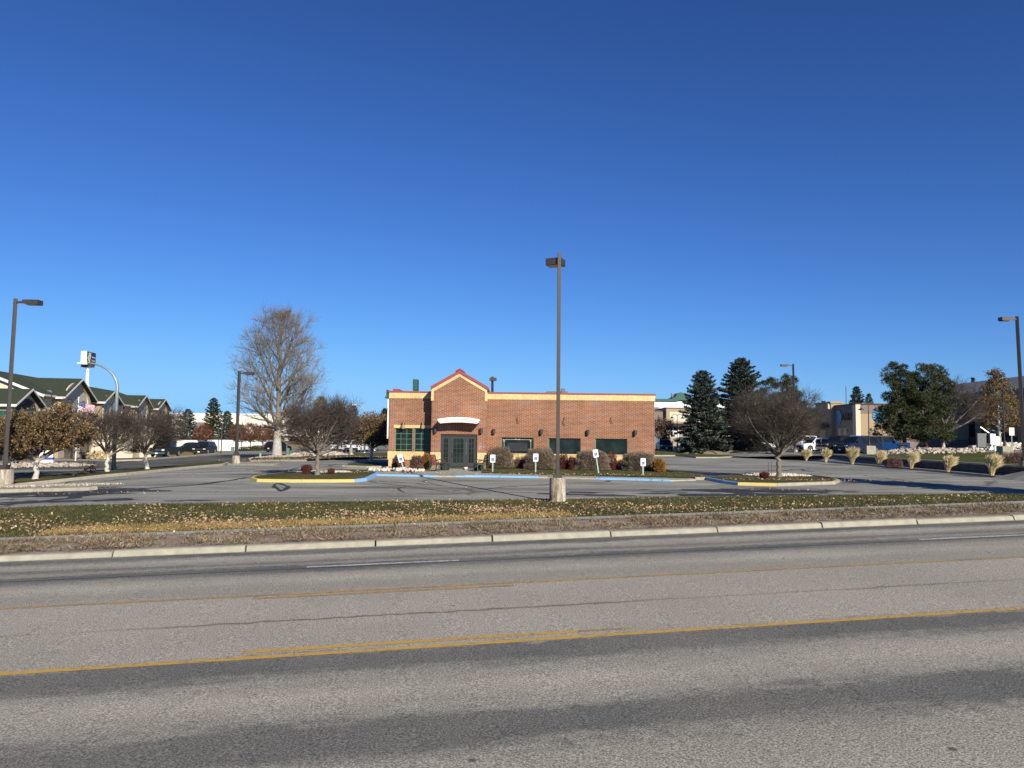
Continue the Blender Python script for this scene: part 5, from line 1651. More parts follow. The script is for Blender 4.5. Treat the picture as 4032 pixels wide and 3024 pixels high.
def pine(px, Y, top_py, prof, label, seed, h0=0.25, n=70, mat='needle_green', lean=0.0, trunk=0.2, z=None, cx=0.0, puff=0.62, name='pine_tree'):
    p = gpx(px, Y)
    if z is not None: p.z = z
    k = mpp(Y); Ht = at(px, top_py, Y).z - p.z
    root = thing(name, tuple(p), label, 'pine tree')
    r = np.random.default_rng(seed)
    env = egg([w * k for w in prof], Ht * h0, Ht * 0.97, cx=cx, shell=0.4)
    Ps, par, W, D, tips = skeleton(env, None, n, 0.5, seed, 0.25, 0.2, 0.1, Ht * 0.75, (lean, 0))
    Rr = 0.02 * np.maximum(W, 1) ** 0.5
    Rr = Rr * (trunk / Rr[0]); Rr = np.maximum(Rr, 0.02)
    i = np.arange(1, len(Ps))
    V, Fq = tubes_np(Ps[par[i]], Ps[i], Rr[par[i]], Rr[i], 6)
    np_mesh('trunk', V, Fq, M['bark_brown'], root, smooth=True)
    C_ = Ps[tips]
    extra = Ps[i[(W[i] <= 3)]]; extra = extra[r.random(len(extra)) < 0.35]
    C_ = np.concatenate([C_, extra])
    parts = []
    m = 170
    Pq = np.repeat(C_, m, axis=0); rad = puff * (0.7 + 0.5 * r.random(len(C_)))
    rad = np.repeat(rad, m)
    d = unit(r.normal(size=Pq.shape) + np.array([0, 0, 0.25]))
    off = d * (rad * (0.25 + 0.5 * r.random(len(Pq))))[:, None] * np.array([1, 1, 0.8])
    V, Fq = blades_np(Pq + off, unit(d + r.normal(size=d.shape) * 0.35 + np.array([0, 0, 0.3])), rad * 0.42, np.full(len(Pq), 0.055))
    np_mesh('crown', V, Fq, M[mat], root)
    return root
pine(3072, 100, 1480, [92, 106, 108, 104, 96, 84, 60], 'dark green pine behind the right island tree, beside the blue spruces', 51, n=190, h0=0.08)
pine(3560, 84, 1424, [95, 112, 100, 82, 74, 66, 44], 'left one of two big dark pines, with open ragged top', 52, n=165, h0=0.13, cx=-0.2)
pine(3645, 83, 1428, [95, 118, 112, 104, 94, 76, 44], 'right one of two big dark pines, with full rounded crown', 53, n=200, h0=0.15, cx=0.5)
# distant conifers
for px, Y, top, half, label, sd, m_ in ((650, 190, 1618, 32, 'dark spruce right behind the corner of the hotel', 61, 'needle_blue'), (735, 172, 1612, 46, 'blue green spruce above the left white wall panel', 62, 'needle_blue'),
                                   (836, 180, 1568, 42, 'tallest distant dark spruce left of the big bare tree', 63, 'needle_green'), (890, 168, 1620, 34, 'greyish spruce beside the tallest distant spruce', 64, 'needle_blue'),
                                   (1345, 150, 1604, 40, 'dark spruce tip behind the left island tree', 65, 'needle_green'), (1388, 146, 1600, 34, 'narrow grey green spruce beside the utility pole', 66, 'needle_blue'),
                                   (1515, 120, 1610, 34, 'dark evergreen top peeking over the bronze tree at the building corner', 67, 'needle_green'),
                                   (3378, 150, 1524, 40, 'spiky green conifer behind the shop with the globe sign', 68, 'needle_green'), (3245, 165, 1580, 24, 'small conifer tip over the shaded shop roof', 69, 'needle_blue'),
                                   (3425, 155, 1552, 26, 'thin conifer tip between two larger evergreens right of the globe sign', 70, 'needle_blue'), (3838, 150, 1488, 10, 'tiny round conifer standing above the grey roof', 71, 'needle_green')):
    spruce(px, Y, top, half, label, sd, mat=m_, dens=0.8)
pine(1262, 122, 1556, [50, 62, 60, 50, 36, 18], 'dense green pine mass behind the left island tree', 72, n=90, h0=0.1, puff=0.8)
pine(3985, 110, 1500, [50, 60, 60, 45, 30], 'dark pine behind the rusty tree at far right', 73, n=70, h0=0.35, puff=0.8)
# bare / rusty trees on the right
q = gpx(3712, 84)
branch_tree('bare_tree', q + Vector((0, 0, 0.2)), 'leaning bare tree with pale trunk right of the pines', 'tree', [1.2, 2.6, 3.2, 3.0, 2.3, 1.2], 2.3, 8.9, 54,
          2.6, 0.19, 10, 0.7, 20, 65, cx=1.9, mats=('bark_low_big', 'twig_dark'), step=0.45, kids=(9, 6), spread=40, up=0.04, twigs=4, twig_len=0.8, twig_r=0.009, limb=0.04, fork=True, wob=0.07, rmin=0.011, lean=(0.3, 0))
q = gpx(3935, 86)
branch_tree('rusty_tree', q + Vector((0, 0, 0.3)), 'tree with rust and olive foliage and white limbs at far right', 'tree', [1.5, 2.6, 2.8, 2.4, 1.6, 0.8, 0.3], 1.9, 8.6, 55,
          8.0, 0.17, 26, 0.2, 15, 60, mats=('bark_pale', 'twig_grey'), step=0.45, kids=(8, 4), spread=42, twigs=3, twig_len=0.5, twig_r=0.008, limb=0.03, rmin=0.011, leaves=('leaf_rust', 8500, 0.15))
q = gpx(3130, 97)
branch_tree('bare_tree', q, 'bare pale branched tree behind the brown lamp right of the pine', 'tree', [0.8, 2.0, 2.8, 2.6, 1.8, 0.8], 3.2, 9.3, 56,
          4.2, 0.17, 8, 0.6, 25, 65, cx=1.4, mats=('bark_grey', 'twig_dark'), step=0.5, kids=(7, 4), spread=40, twigs=2, twig_len=0.8, twig_r=0.009, limb=0.04, fork=True, wob=0.08, rmin=0.011)
q = gpx(2603, 121)
branch_tree('leafy_tree', q, 'plum brown leaved tree at the right corner of the brick building', 'tree', [1.0, 1.9, 2.1, 1.8, 1.0], 1.6, 5.4, 57,
          1.9, 0.14, 8, 0.7, 25, 68, mats=('bark_brown', 'twig_dark'), step=0.4, kids=(8, 5), spread=42, twigs=3, twig_len=0.5, twig_r=0.010, limb=0.035, fork=True, rmin=0.012, leaves=('leaf_plum', 4500, 0.15))
q = gpx(1330, 95)
branch_tree('bare_tree', q, 'thin bare tree reaching up behind the left island tree', 'tree', [0.9, 2.2, 2.8, 2.6, 1.6, 0.8], 2.5, 7.6, 58,
          3.6, 0.15, 8, 0.6, 25, 70, cx=0.8, mats=('bark_brown', 'twig_dark'), step=0.5, kids=(7, 4), spread=38, twigs=2, twig_len=0.8, twig_r=0.009, limb=0.04, fork=True, wob=0.07, rmin=0.011)
# row of low red brown trees beyond the side street
reds = [(938, 150, 34, 'first red brown bushy tree right of the brown lamp post behind the street'), (985, 152, 38, 'second red brown bushy tree in the row behind the big bare tree'),
        (1035, 155, 38, 'red brown bushy tree directly behind the big pale trunk'), (1082, 158, 32, 'rightmost red brown bushy tree by the dry slope'),
        (800, 152, 34, 'small red brown tree before the left white wall panel')]
for k_, (px, Y, half, label) in enumerate(reds):
    q = gpx(px, Y)
    w = half * mpp(Y)
    make_tree('red_twig_tree', q, label, 'tree', egg([w * .5, w, w * 1.15, w, w * .5], 1.7, 5.0 + 0.2 * (k_ % 2), shell=0.45), 2.2, 330, 0.35, 80 + k_, r_tip=0.013, limb=0.045,
              mats=('bark_grey', 'twig_red'), twigs=7, twig_len=0.6, twig_r=0.013, start=0.5, upbias=0.2, r_trunk=0.11, group='red brown trees beyond the side street')
# a spruce outside the frame whose shadow falls on the right of the lot
q = Vector((25.6, 31.6, 0)); q.z = G(q.x, q.y)
def offspruce():
    rt = spruce(3062, 107, 1500, 60, 'x', 91)
    rt.location = q
    tag(rt, 'tall spruce just outside the right edge, seen only by its shadow', 'spruce tree')
offspruce()

# ================================================================== SHRUBS
def shrub(name, c, rx, ry, h, n, mat, label, seed, blade=(0.16, 0.02), cone=0.0, group=None, spray=0.5, cat='shrub', core=True, flatb=0.0):
    root = thing(name, tuple(c), label, cat, group=group)
    r = np.random.default_rng(seed)
    d = unit(r.normal(size=(n, 3))); d[:, 2] = np.abs(d[:, 2]) if not flatb else d[:, 2]
    q = (0.55 + 0.45 * r.random(n)) ** 0.7
    lump = 1 + 0.07 * np.sin(d[:, 0] * 9 + seed) * np.cos(d[:, 1] * 7) + 0.05 * np.sin(d[:, 2] * 15 + seed)
    if not cone and not flatb:
        zz_ = np.abs(d[:, 2]); hr = (1 - zz_ ** 3.2) ** (1 / 3.2)
        d = np.stack([unit(d[:, :2])[:, 0] * hr, unit(d[:, :2])[:, 1] * hr, zz_], axis=1)
    P = d * (q * lump)[:, None] * np.array([rx, ry, h])
    if not flatb:
        low = r.random(n) < 0.35
        P[low, 2] *= 0.4
        if cone: 
            t = P[:, 2] / h; P[:, :2] *= (0.45 + 0.75 * t)[:, None]
    else: P[:, 2] = P[:, 2] * 0.5 + h / 2
    P[:, 2] = np.maximum(P[:, 2], 0.03)
    D = unit(d * (1.0, 1.0, 0.7) + r.normal(size=d.shape) * spray + np.array([0, 0, 0.35]))
    L = blade[0] * (0.6 + 0.8 * r.random(n))
    V, Fq = blades_np(P - D * L[:, None] * 0.5, D, L, blade[1] * (0.7 + 0.6 * r.random(n)))
    np_mesh('foliage', V, Fq, M[mat], root)
    m = 26; a = r.random(m) * 6.283; s = r.random(m)
    b0 = np.stack([0.18 * rx * np.cos(a), 0.18 * ry * np.sin(a), np.zeros(m)], axis=1)
    b1 = np.stack([rx * 0.8 * s * np.cos(a), ry * 0.8 * s * np.sin(a), h * (0.9 - 0.35 * s)], axis=1)
    V, Fq = tubes_np(b0, b1, np.full(m, 0.018), np.full(m, 0.006), 4)
    np_mesh('stems', V, Fq, M['bark_dusk'], root)
    return root
def gpo(px, py): return gp(px, py, 0.165)
for i, (px, py, w, h, label) in enumerate(((1966, 1843, 56, 74, 'clipped round hedge left of the window with the etched border'), (2131, 1848, 62, 72, 'clipped round hedge just left of the tallest lamp post'),
                                           (2338, 1851, 66, 68, 'clipped round hedge behind the tall leaning sign'), (2524, 1854, 62, 66, 'rightmost clipped round hedge behind the lowest parking sign'))):
    p = gpo(px, py); k = mpp(p.y)
    shrub('round_hedge', p + Vector((0, 1.05, 0)), w * k * 1.08, 1.05, h * k * 1.12, 34000, 'hedge', label, 200 + i, (0.13, 0.018), group='clipped grey brown hedges before the picture windows')
for i, (px, py, w, h, m_, label) in enumerate(((2040, 1843, 26, 62, 'leaf_plum', 'thin plum shrub between the first two round hedges'), (2222, 1847, 26, 60, 'leaf_red', 'dark red shrub just right of the tallest lamp post'),
                                               (2255, 1849, 18, 52, 'leaf_red', 'small dark red shrub at the left foot of the third hedge'), (2415, 1850, 26, 74, 'leaf_red', 'spiky dark red shrub before the right window corner'),
                                               (1562, 1850, 30, 56, 'leaf_plum', 'plum brown shrub at the left corner behind the tilted sign'), (1634, 1852, 32, 56, 'leaf_plum', 'plum brown shrub left of the orange bush'))):
    p = gpo(px, py); k = mpp(p.y)
    shrub('red_shrub', p + Vector((0, 0.8 if px > 1800 else 0.7, 0)), w * k * 0.85, 0.45, h * k, 2600 if px > 1800 else 8000, m_, label, 220 + i, (0.09, 0.035), spray=0.9, group='red and plum shrubs along the brick wall')
for i, (px, py, w, h, label) in enumerate(((1676, 1848, 30, 64, 'round orange bush against the gable bay corner'), (2602, 1859, 25, 54, 'small orange bush at the right end of the hedges'))):
    p = gpo(px, py); k = mpp(p.y)
    shrub('orange_bush', p + Vector((0, 0.6, 0)), w * k, 0.6, h * k, 12000, 'leaf_orange', label, 230 + i, (0.10, 0.02), cone=1 if i == 0 else 0, group='orange bushes by the brick wall')
for i, (px, py, w, h, label) in enumerate(((1206, 1864, 30, 36, 'larger red barberry left of the dark tree trunk'), (1304, 1866, 18, 22, 'smaller red barberry right of the dark tree trunk'), (3010, 1884, 26, 28, 'red barberry beside the right island tree'))):
    p = gp(px, py, 0.16); k = mpp(p.y)
    shrub('barberry_bush', p, w * k, 0.35, h * k, 2600, 'leaf_red', label, 240 + i, (0.12, 0.018), spray=0.7, cone=1, group='red barberry bushes on the islands')
def tuft(px, py, w, h, label, seed, lean):
    w, h = w * 0.8, h * (1.0 + 0.22 * ((seed * 7) % 5) / 5)
    p = gp(px, py, 0.14); p.x += 0; k = mpp(p.y)
    root = thing('grass_tuft', tuple(p), label, 'ornamental grass', group='straw coloured grasses below the retaining wall')
    r = np.random.default_rng(seed); n = 620
    a = r.random(n) * 6.283; sp = r.random(n) ** 0.7
    Hh = h * k * (0.55 + 0.5 * r.random(n))
    b = np.stack([0.10 * np.cos(a), 0.10 * np.sin(a), np.zeros(n)], axis=1) * sp[:, None]
    o = np.stack([np.cos(a), np.sin(a), np.zeros(n)], axis=1) * (sp * w * k)[:, None]
    p1 = b + o * 0.35 + np.array([lean * 0.02, 0, 0]) + np.stack([np.zeros(n), np.zeros(n), Hh * 0.55], axis=1)
    p2 = b + o * (0.8 + 0.45 * r.random(n))[:, None] + np.array([lean * 0.2, 0, 0]) * (0.5 + r.random(n))[:, None] + np.stack([np.zeros(n), np.zeros(n), Hh * (1.0 - 0.15 * sp)], axis=1)
    w0, w1, w2 = 0.009, 0.010, 0.016
    V1, F1 = tubes_np(b, p1, np.full(n, w0), np.full(n, w1), 3)
    V2, F2 = tubes_np(p1, p2, np.full(n, w1), np.full(n, w2 * 0.4), 3)
    V3, F3 = tubes_np(p1 + (p2 - p1) * 0.55, p2 + (p2 - p1) * 0.1, np.full(n, w2), np.full(n, 0.004), 3)
    np_mesh('blades', *merge_np([(V1, F1), (V2, F2), (V3, F3)]), M['straw'], root)
for i, (px, py, w, h, label) in enumerate(((3174, 1814, 20, 46, 'straw grass tuft farthest along the wall, nearest the lamp base'), (3252, 1820, 20, 50, 'second straw grass tuft along the wall, before the white car'),
        (3356, 1828, 26, 60, 'bushy straw grass tuft before the navy car'), (3461, 1836, 22, 60, 'straw grass tuft right of the pale square lamp base'), (3588, 1845, 22, 58, 'straw grass tuft below the two pines'),
        (3732, 1858, 26, 66, 'straw grass tuft before the end of the rock bed'), (3906, 1872, 30, 80, 'largest straw grass tuft near the right lamp post'))):
    tuft(px, py, w, h, label, 300 + i, 1.0 if i > 2 else 0.4)
for i, (px, py, label) in enumerate(((3520, 1838, 'low plum shrub in the shade between two straw grass tufts'), (3975, 1868, 'plum shrub spilling over the wall by the right lamp post'))):
    p = gp(px, py, 0.14); k = mpp(p.y)
    if i: p = Vector((gpx(3985, 53).x, 53, zupper(35) ))
    shrub('plum_shrub', p, 0.7 + 0.3 * i, 0.5, 0.75, 5000, 'leaf_plum', label, 320 + i, (0.09, 0.03), spray=0.9, group='plum shrubs by the retaining wall')

# ================================================================== GROUND COVER
def cover():
    r = np.random.default_rng(77)
    vG = np.vectorize(G)
    # lawn blades of the strip
    n = 95000
    v = V_W1 + (VL - V_W1) * r.random(n) ** 1.0; u = -20 + 46 * r.random(n)
    x = u * CA - v * SA; y = u * SA + v * CA
    keep = (np.abs(x) < 0.70 * y + 1.0)
    x, y = x[keep], y[keep]
    P = np.stack([x, y, vG(x, y)], axis=1)
    D = unit(np.stack([r.normal(size=len(x)) * .5, r.normal(size=len(x)) * .5, np.ones(len(x))], axis=1))
    L = 0.045 + 0.05 * r.random(len(x))
    V, Fq = blades_np(P, D, L, np.full(len(x), 0.014))
    o = np_mesh('grass', V, Fq, M['blade'])
    tag(o, 'short green grass of the strip between sidewalk and parking lot', 'grass', kind='stuff')
    # drifts of fallen leaves
    n = 24000
    t = r.random(n); u = -20 + 44 * r.random(n)
    vc = 24.2 + 0.02 * u + 0.8 * np.sin(u * 0.35)
    dens = np.where(u < 5, 1.0, np.exp(-(u - 5) / 5.5)) * np.where(u < -8, 0.5, 1.0)
    v = vc + r.normal(size=n) * 1.1
    sc_ = r.random(n) < 0.40
    v = np.where(sc_, V_W1 + (VL - V_W1) * r.random(n), v)
    keep = (r.random(n) < dens * (0.55 + 0.45 * np.sin(u * 1.3 + v * 1.1))) & (v > V_W1 - 1.6) & (v < VL + 0.2)
    keep |= (r.random(n) < 0.035)
    u, v = u[keep], v[keep]
    x = u * CA - v * SA; y = u * SA + v * CA
    P = np.stack([x, y, vG(x, y) + 0.03 + 0.04 * r.random(len(x))], axis=1)
    D = unit(np.stack([r.normal(size=len(x)), r.normal(size=len(x)), 0.35 * r.normal(size=len(x)) + 0.25], axis=1))
    N_ = unit(np.stack([r.normal(size=len(x)) * .6, r.normal(size=len(x)) * .6 - 0.4, np.ones(len(x))], axis=1))
    V, Fq = blades_np(P, D, 0.045 + 0.05 * r.random(len(x)), 0.035 + 0.035 * r.random(len(x)), N_)
    o = np_mesh('fallen_leaves', V, Fq, M['fallen'])
    tag(o, 'pale brown fallen leaves drifted over the front grass strip', 'fallen leaves', kind='stuff')
    # dry straw-coloured patch of grass on the left of the strip
    n = 22000
    u = -9 + 15 * r.random(n); v = 23.2 + 0.55 * r.normal(size=n) * 0.8
    x = u * CA - v * SA; y = u * SA + v * CA
    k = v > V_W1; x, y = x[k], y[k]
    P = np.stack([x, y, vG(x, y)], axis=1)
    D = unit(np.stack([r.normal(size=len(x)) * .7, r.normal(size=len(x)) * .7, np.ones(len(x))], axis=1))
    V, Fq = blades_np(P, D, 0.06 + 0.06 * r.random(len(x)), np.full(len(x), 0.014))
    o = np_mesh('dry_grass', V, Fq, M['blade_tan'])
    tag(o, 'straw coloured patch of dry grass along the sidewalk left of centre', 'dry grass', kind='stuff')
    # weeds of the verge
    n = 42000
    u = -18 + 38 * r.random(n); v = VC + 0.33 + (V_W0 - VC - 0.4) * r.random(n)
    cl = np.sin(u * 1.9 + 2 * np.sin(v * 3)) * np.sin(v * 4.1 + u * 0.7) + 0.5 * np.sin(u * 5.3)
    k = (cl > -0.05) | (v > V_W0 - 0.25) | (v < VC + 0.45); u, v = u[k], v[k]
    x = u * CA - v * SA; y = u * SA + v * CA
    zz = 0.0282 * np.clip(u, -45, 45) + 0.14
    P = np.stack([x, y, zz + 0.03], axis=1)
    D = unit(np.stack([r.normal(size=len(x)) * 1.1, r.normal(size=len(x)) * 1.1, np.ones(len(x)) * 0.9], axis=1))
    V, Fq = blades_np(P, D, 0.05 + 0.11 * r.random(len(x)) * (1 + 0.8 * (np.sin(u * 2.7) > 0.7)), np.full(len(x), 0.018))
    o = np_mesh('weeds', V, Fq, M['blade_dry'])
    tag(o, 'dry weeds on the bare soil between road kerb and sidewalk', 'weeds', kind='stuff')
    # leaves and debris on the islands, lawns and asphalt
    P = []
    for (cx, cy, ax, ay, m) in ((-8.0, 43.2, 6.0, 1.0, 260), (14.5, 40.6, 5.0, 0.8, 220), (4.0, 43.2, 6.0, 0.6, 260), (-20, 66.5, 5.5, 1.6, 500), (-14, 72, 6, 1.8, 400), (-18.3, 33, 3.0, 0.6, 60), (12.0, 35.4, 3.5, 0.8, 60), (0, 36, 16, 5, 60)):
        a = r.normal(size=(m, 2)) * 0.5
        xs_, ys_ = cx + a[:, 0] * ax, cy + a[:, 1] * ay
        P.append(np.stack([xs_, ys_, vG(xs_, ys_) + (0.19 if m > 100 else 0.02)], axis=1))
    P = np.concatenate(P)
    V, Fq = blades_np(P, unit(r.normal(size=P.shape) * (1, 1, .3)), np.full(len(P), 0.09), np.full(len(P), 0.07), unit(r.normal(size=P.shape) * .5 + np.array([0, -.3, 1])))
    o = np_mesh('fallen_leaves', V, Fq, M['fallen'])
    tag(o, 'scattered fallen leaves on the kerbed islands and the parking lot', 'fallen leaves', kind='stuff')
    # short blades on the lawn before the restaurant and on the islands
    n = 26000
    x = -1.7 + 13 * r.random(n); y = 42.6 + 6.5 * r.random(n)
    k = (y > np.interp(x, [p.x for p in LFR], [p.y for p in LFR]) + 0.05) & (y < 48.5); x, y = x[k], y[k]
    P = np.stack([x, y, vG(x, y) + 0.14], axis=1)
    V, Fq = blades_np(P, unit(np.stack([r.normal(size=len(x)) * .5, r.normal(size=len(x)) * .5, np.ones(len(x))], axis=1)), 0.02 + 0.03 * r.random(len(x)), np.full(len(x), 0.02))
    tag(np_mesh('grass', V, Fq, M['blade']), 'short green grass before the round hedges', 'grass', kind='stuff')
cover()

# ================================================================== HOTEL
def hotel():
    Z0 = -1.3
    X0 = -45.7 - 0.18 * 104
    root = thing('hotel', (X0, 104, Z0), 'long cream and greige hotel with dark green roof and row of gables', 'building', rz=math.atan(0.18))
    EV = 8.0 - Z0; RD = 11.36 - Z0; SW = 8.0; S1 = 57.0; S2 = 66.0
    wl_ = MB(); wl_.box(-16, 0, 0, S2 - 4, 0, EV)
    wl_.prism([(-16, EV), (0, EV), (-8, RD - 0.35)], 1, 0.0, 0.3)
    wl_.build('wall', M['stucco_c'], root)
    # main roof with hip at the far end
    o = 0.7
    sl = (RD - EV) / SW
    rf = MB()
    th = 0.18
    def slab(pts):
        rf.face(pts); rf.face([(p[0], p[1], p[2] - th) for p in pts][::-1])
        for i in range(len(pts)):
            a, b = pts[i], pts[(i + 1) % len(pts)]
            rf.face([a, (a[0], a[1], a[2] - th), (b[0], b[1], b[2] - th), b])
    slab([(o, -o, EV - o * sl + .15), (o, S2 - 3, EV - o * sl + .15), (-8, S1, RD), (-8, -o, RD)])
    slab([(-8, -o, RD), (-8, S1, RD), (-16 - o, S2 - 3, EV - o * sl + .15), (-16 - o, -o, EV - o * sl + .15)])
    slab([(-8, S1, RD), (o, S2 - 3, EV - o * sl + .15), (-16 - o, S2 - 3, EV - o * sl + .15)])
    rf.build('roof', M['roof_green'], root)
    # white rake boards and gutters
    tr = MB()
    for a, b in (((o, -o - 0.02, EV - o * sl + .12), (-8, -o - 0.02, RD - 0.03)), ((-8, -o - 0.02, RD - 0.03), (-16 - o, -o - 0.02, EV - o * sl + .12))):
        tr.face([a, b, (b[0], b[1], b[2] - 0.38), (a[0], a[1], a[2] - 0.38)])
        tr.face([(a[0], a[1] + .06, a[2]), (b[0], b[1] + .06, b[2]), (b[0], b[1] + .06, b[2] - 0.38), (a[0], a[1] + .06, a[2] - 0.38)][::-1])
    tr.box(o + 0.005, o + 0.10, -o, S2 - 3, EV - o * sl - 0.1, EV - o * sl + 0.16)
    tr.build('gutter', M['fascia'], root)
    def gable(sc0, half, eave, apex, front, back, ov=0.75, name='gable_roof', proj=0.0):
        s_ = (apex - eave) / half
        g = MB()
        for sg in (-1, 1):
            e = (sc0 + sg * (half + ov), eave - ov * s_)
            poly = [e, (sc0, apex), (sc0, apex - 0.2), (e[0], e[1] - 0.2)]
            i = [(back, y, z) for y, z in poly]; j = [(front + ov, y, z) for y, z in poly]
            for k in range(4): g.face([i[k], i[(k + 1) % 4], j[(k + 1) % 4], j[k]])
            g.face(j); g.face(i[::-1])
        rfo = g.build(name, M['roof_green'], root)
        t = MB()
        for sg in (-1, 1):
            e = (sc0 + sg * (half + ov), eave - ov * s_)
            t.prism([e, (sc0, apex + 0.02), (sc0, apex - 0.24), (e[0], e[1] - 0.24)], 0, front + ov + 0.003, front + ov + 0.07)
            t.box(back, front + ov, min(e[0], e[0] + sg * 0.09), max(e[0], e[0] + sg * 0.09), e[1] - 0.28, e[1] + 0.02)
        t.build('rake_board', M['fascia'], rfo)
        return rfo
    def bay(sc0, half, apex, nwin, floors=(7.2, 4.1, 1.0), front=1.0, eave=EV, wall=M['stucco_g'], arch=True, back=-0.0):
        w = MB()
        w.box(back, front, sc0 - half, sc0 + half, 0, eave + 0.0)
        s_ = (apex - eave) / half
        w.prism([(sc0 - half, eave), (sc0 + half, eave), (sc0, apex - 0.25)], 0, front - 0.3, front)
        w.build('bay_wall', wall, root)
        if arch:
            a = MB(); n = 14; ro, ri = half * 0.88, half * 0.74
            zc = eave - 0.75
            for i in range(n):
                t0, t1 = math.pi * i / n, math.pi * (i + 1) / n
                q = [(sc0 + ro * math.cos(t0), zc + ro * 0.58 * math.sin(t0)), (sc0 + ro * math.cos(t1), zc + ro * 0.58 * math.sin(t1)), (sc0 + ri * math.cos(t1), zc + ri * 0.52 * math.sin(t1)), (sc0 + ri * math.cos(t0), zc + ri * 0.52 * math.sin(t0))]
                a.prism(q, 0, front + 0.003, front + 0.16)
            a.box(front + 0.003, front + 0.16, sc0 - ro, sc0 - ri, 2.6, zc); a.box(front + 0.003, front + 0.16, sc0 + ri, sc0 + ro, 2.6, zc)
            a.build('arch_trim', M['stucco_g'], root)
        # corner pilaster on the sunny side
        MB().box(front - 0.75, front + 0.02, sc0 - half - 0.09, sc0 - half - 0.002, 0, eave - 0.55).box(front - 0.85, front + 0.06, sc0 - half - 0.16, sc0 - half - 0.003, eave - 0.9, eave - 0.56).build('pilaster', M['stucco_t'], root)
        xs = {2: (-0.36, 0.36), 3: (-0.55, 0.0, 0.55)}[nwin]
        for zf in floors:
            for q in xs:
                y = sc0 + q * half * 0.85; ww = 0.62
                wi = MB().box(front + 0.002, front + 0.07, y - ww - 0.05, y + ww + 0.05, zf - 0.05, zf + 1.6).build('window', M['stucco_m'], root)
                MB().box(front + 0.071, front + 0.085, y - ww, y + ww, zf, zf + 1.55).build('pane', M['glass'], wi)
                MB().box(front + 0.086, front + 0.09, y - ww + (0.0 if q < 0.1 else ww), y + (0.0 if q < 0.1 else ww), zf + 0.05, zf + 1.5).build('curtain', M['pale_glass'], wi)
                MB().box(front + 0.002, front + 0.05, y - ww, y + ww, zf - 0.75, zf - 0.1).build('grille', M['stucco_t'], wi)
    A2 = 10.5 - Z0
    for (c, h, ap, nw) in ((9.6, 5.7, A2 + 0.25, 3), (24.2, 4.0, 9.65 - Z0 + 0.15, 2), (42.2, 4.2, 9.75 - Z0 + 0.2, 2), (56.0, 4.4, 9.7 - Z0 + 0.2, 2)):
        bay(c, h, ap, nw, front=1.2, back=-0.5)
        gable(c, h, EV + 0.05, ap, 1.2, -(ap - EV) / sl + 0.2 - 0.4)
    # windows of the recessed walls
    for y in (17.6, 31.5, 35.2, 48.8):
        for zf in (7.2, 4.1, 1.0):
            wi = MB().box(0.002, 0.06, y - 0.6, y + 0.6, zf, zf + 1.5).build('window', M['stucco_m'], root)
            MB().box(0.061, 0.075, y - 0.52, y + 0.52, zf + 0.06, zf + 1.44).build('pane', M['glass'], wi)
    MB().box(0.002, 0.3, 33.2, 34.0, 0, EV - 0.5).build('downspout', M['white'], root)
    # lower front wing with the stone arch
    e1 = 6.5 - Z0; a1 = 8.2 - Z0 + 0.15
    MB().box(-14, 0.0, -8.0, -0.4, 0, e1).prism([(-8.0, e1), (-0.4, e1), (-4.2, a1 - 0.25)], 0, -0.3, 0.0).build('front_wing', M['stucco_c'], root)
    gable(-4.2, 3.8, e1, a1, 0.0, -14.0)
    st = MB(); n = 12; zc = e1 - 1.0; ro = 3.0
    st.box(0.003, 0.08, -7.2, -1.2, 0.5, zc)
    pts = [(-4.2 + ro * math.cos(math.pi * i / n), zc + 1.55 * math.sin(math.pi * i / n)) for i in range(n + 1)]
    st.prism(pts, 0, 0.003, 0.08); st.build('stone_arch', M['stone'], root)
    for q in (-1.6, -0.55, 0.5, 1.55):
        wi = MB().box(0.083, 0.13, -4.2 + q - 0.4, -4.2 + q + 0.4, 4.3, 6.3).build('window', M['stucco_m'], root)
        MB().box(0.131, 0.14, -4.2 + q - 0.30, -4.2 + q + 0.30, 4.4, 6.2).build('pane', M['pale_glass'], wi)
    MB().box(-3.6, -0.6, -8.10, -8.003, 0, e1 - 0.5).box(-13.5, -11.0, -8.10, -8.003, 0, e1 - 0.5).build('pilaster', M['stucco_t'], root)
    # low green roofs at ground floor
    MB().prism([(-8.2, 2.9), (-0.6, 2.9), (-0.6, 3.2), (-1.4, 4.0), (-7.4, 4.0), (-8.2, 3.2)][::1], 0, 0.09, 1.9).build('low_roof', M['roof_metal'], root)
    MB().box(1.902, 2.0, -8.2, -0.6, 2.75, 3.2).build('low_fascia', M['fascia'], root)
    # porte-cochere: hipped green metal roof on piers
    pc = MB()
    px0, px1, py0, py1 = 0.5, 10.2, -16.5, -10.5
    ez, tz = 4.05 - Z0 + 0.2, 4.95 - Z0 + 0.25
    b = [(px0, py0, ez), (px1, py0, ez), (px1, py1, ez), (px0, py1, ez)]; t = [(px0 + 0.8, py0 + 2, tz), (px1 - 1.4, py0 + 2, tz), (px1 - 1.4, py1 - 2, tz), (px0 + 0.8, py1 - 2, tz)]
    for k in range(4): pc.face([b[k], b[(k + 1) % 4], t[(k + 1) % 4], t[k]])
    pc.face(t); pc.face(b[::-1])
    for k in range(14):
        x = px0 + 0.5 + k * 0.68; f0 = clamp((x - px0) / 0.8, 0, 1) * clamp((px1 - x) / 1.4, 0, 1)
        pc.tube([(x, py0 + 0.02, ez + 0.03), (x, py0 + 2 * f0, ez + (tz - ez) * f0 + 0.03)], 0.03, 4)
    pc.build('canopy_roof', M['roof_metal'], root)
    MB().box(px0 - 0.1, px1 + 0.1, py0 - 0.1, py1 + 0.1, ez - 0.42, ez - 0.01).build('canopy_fascia', M['fascia'], root)
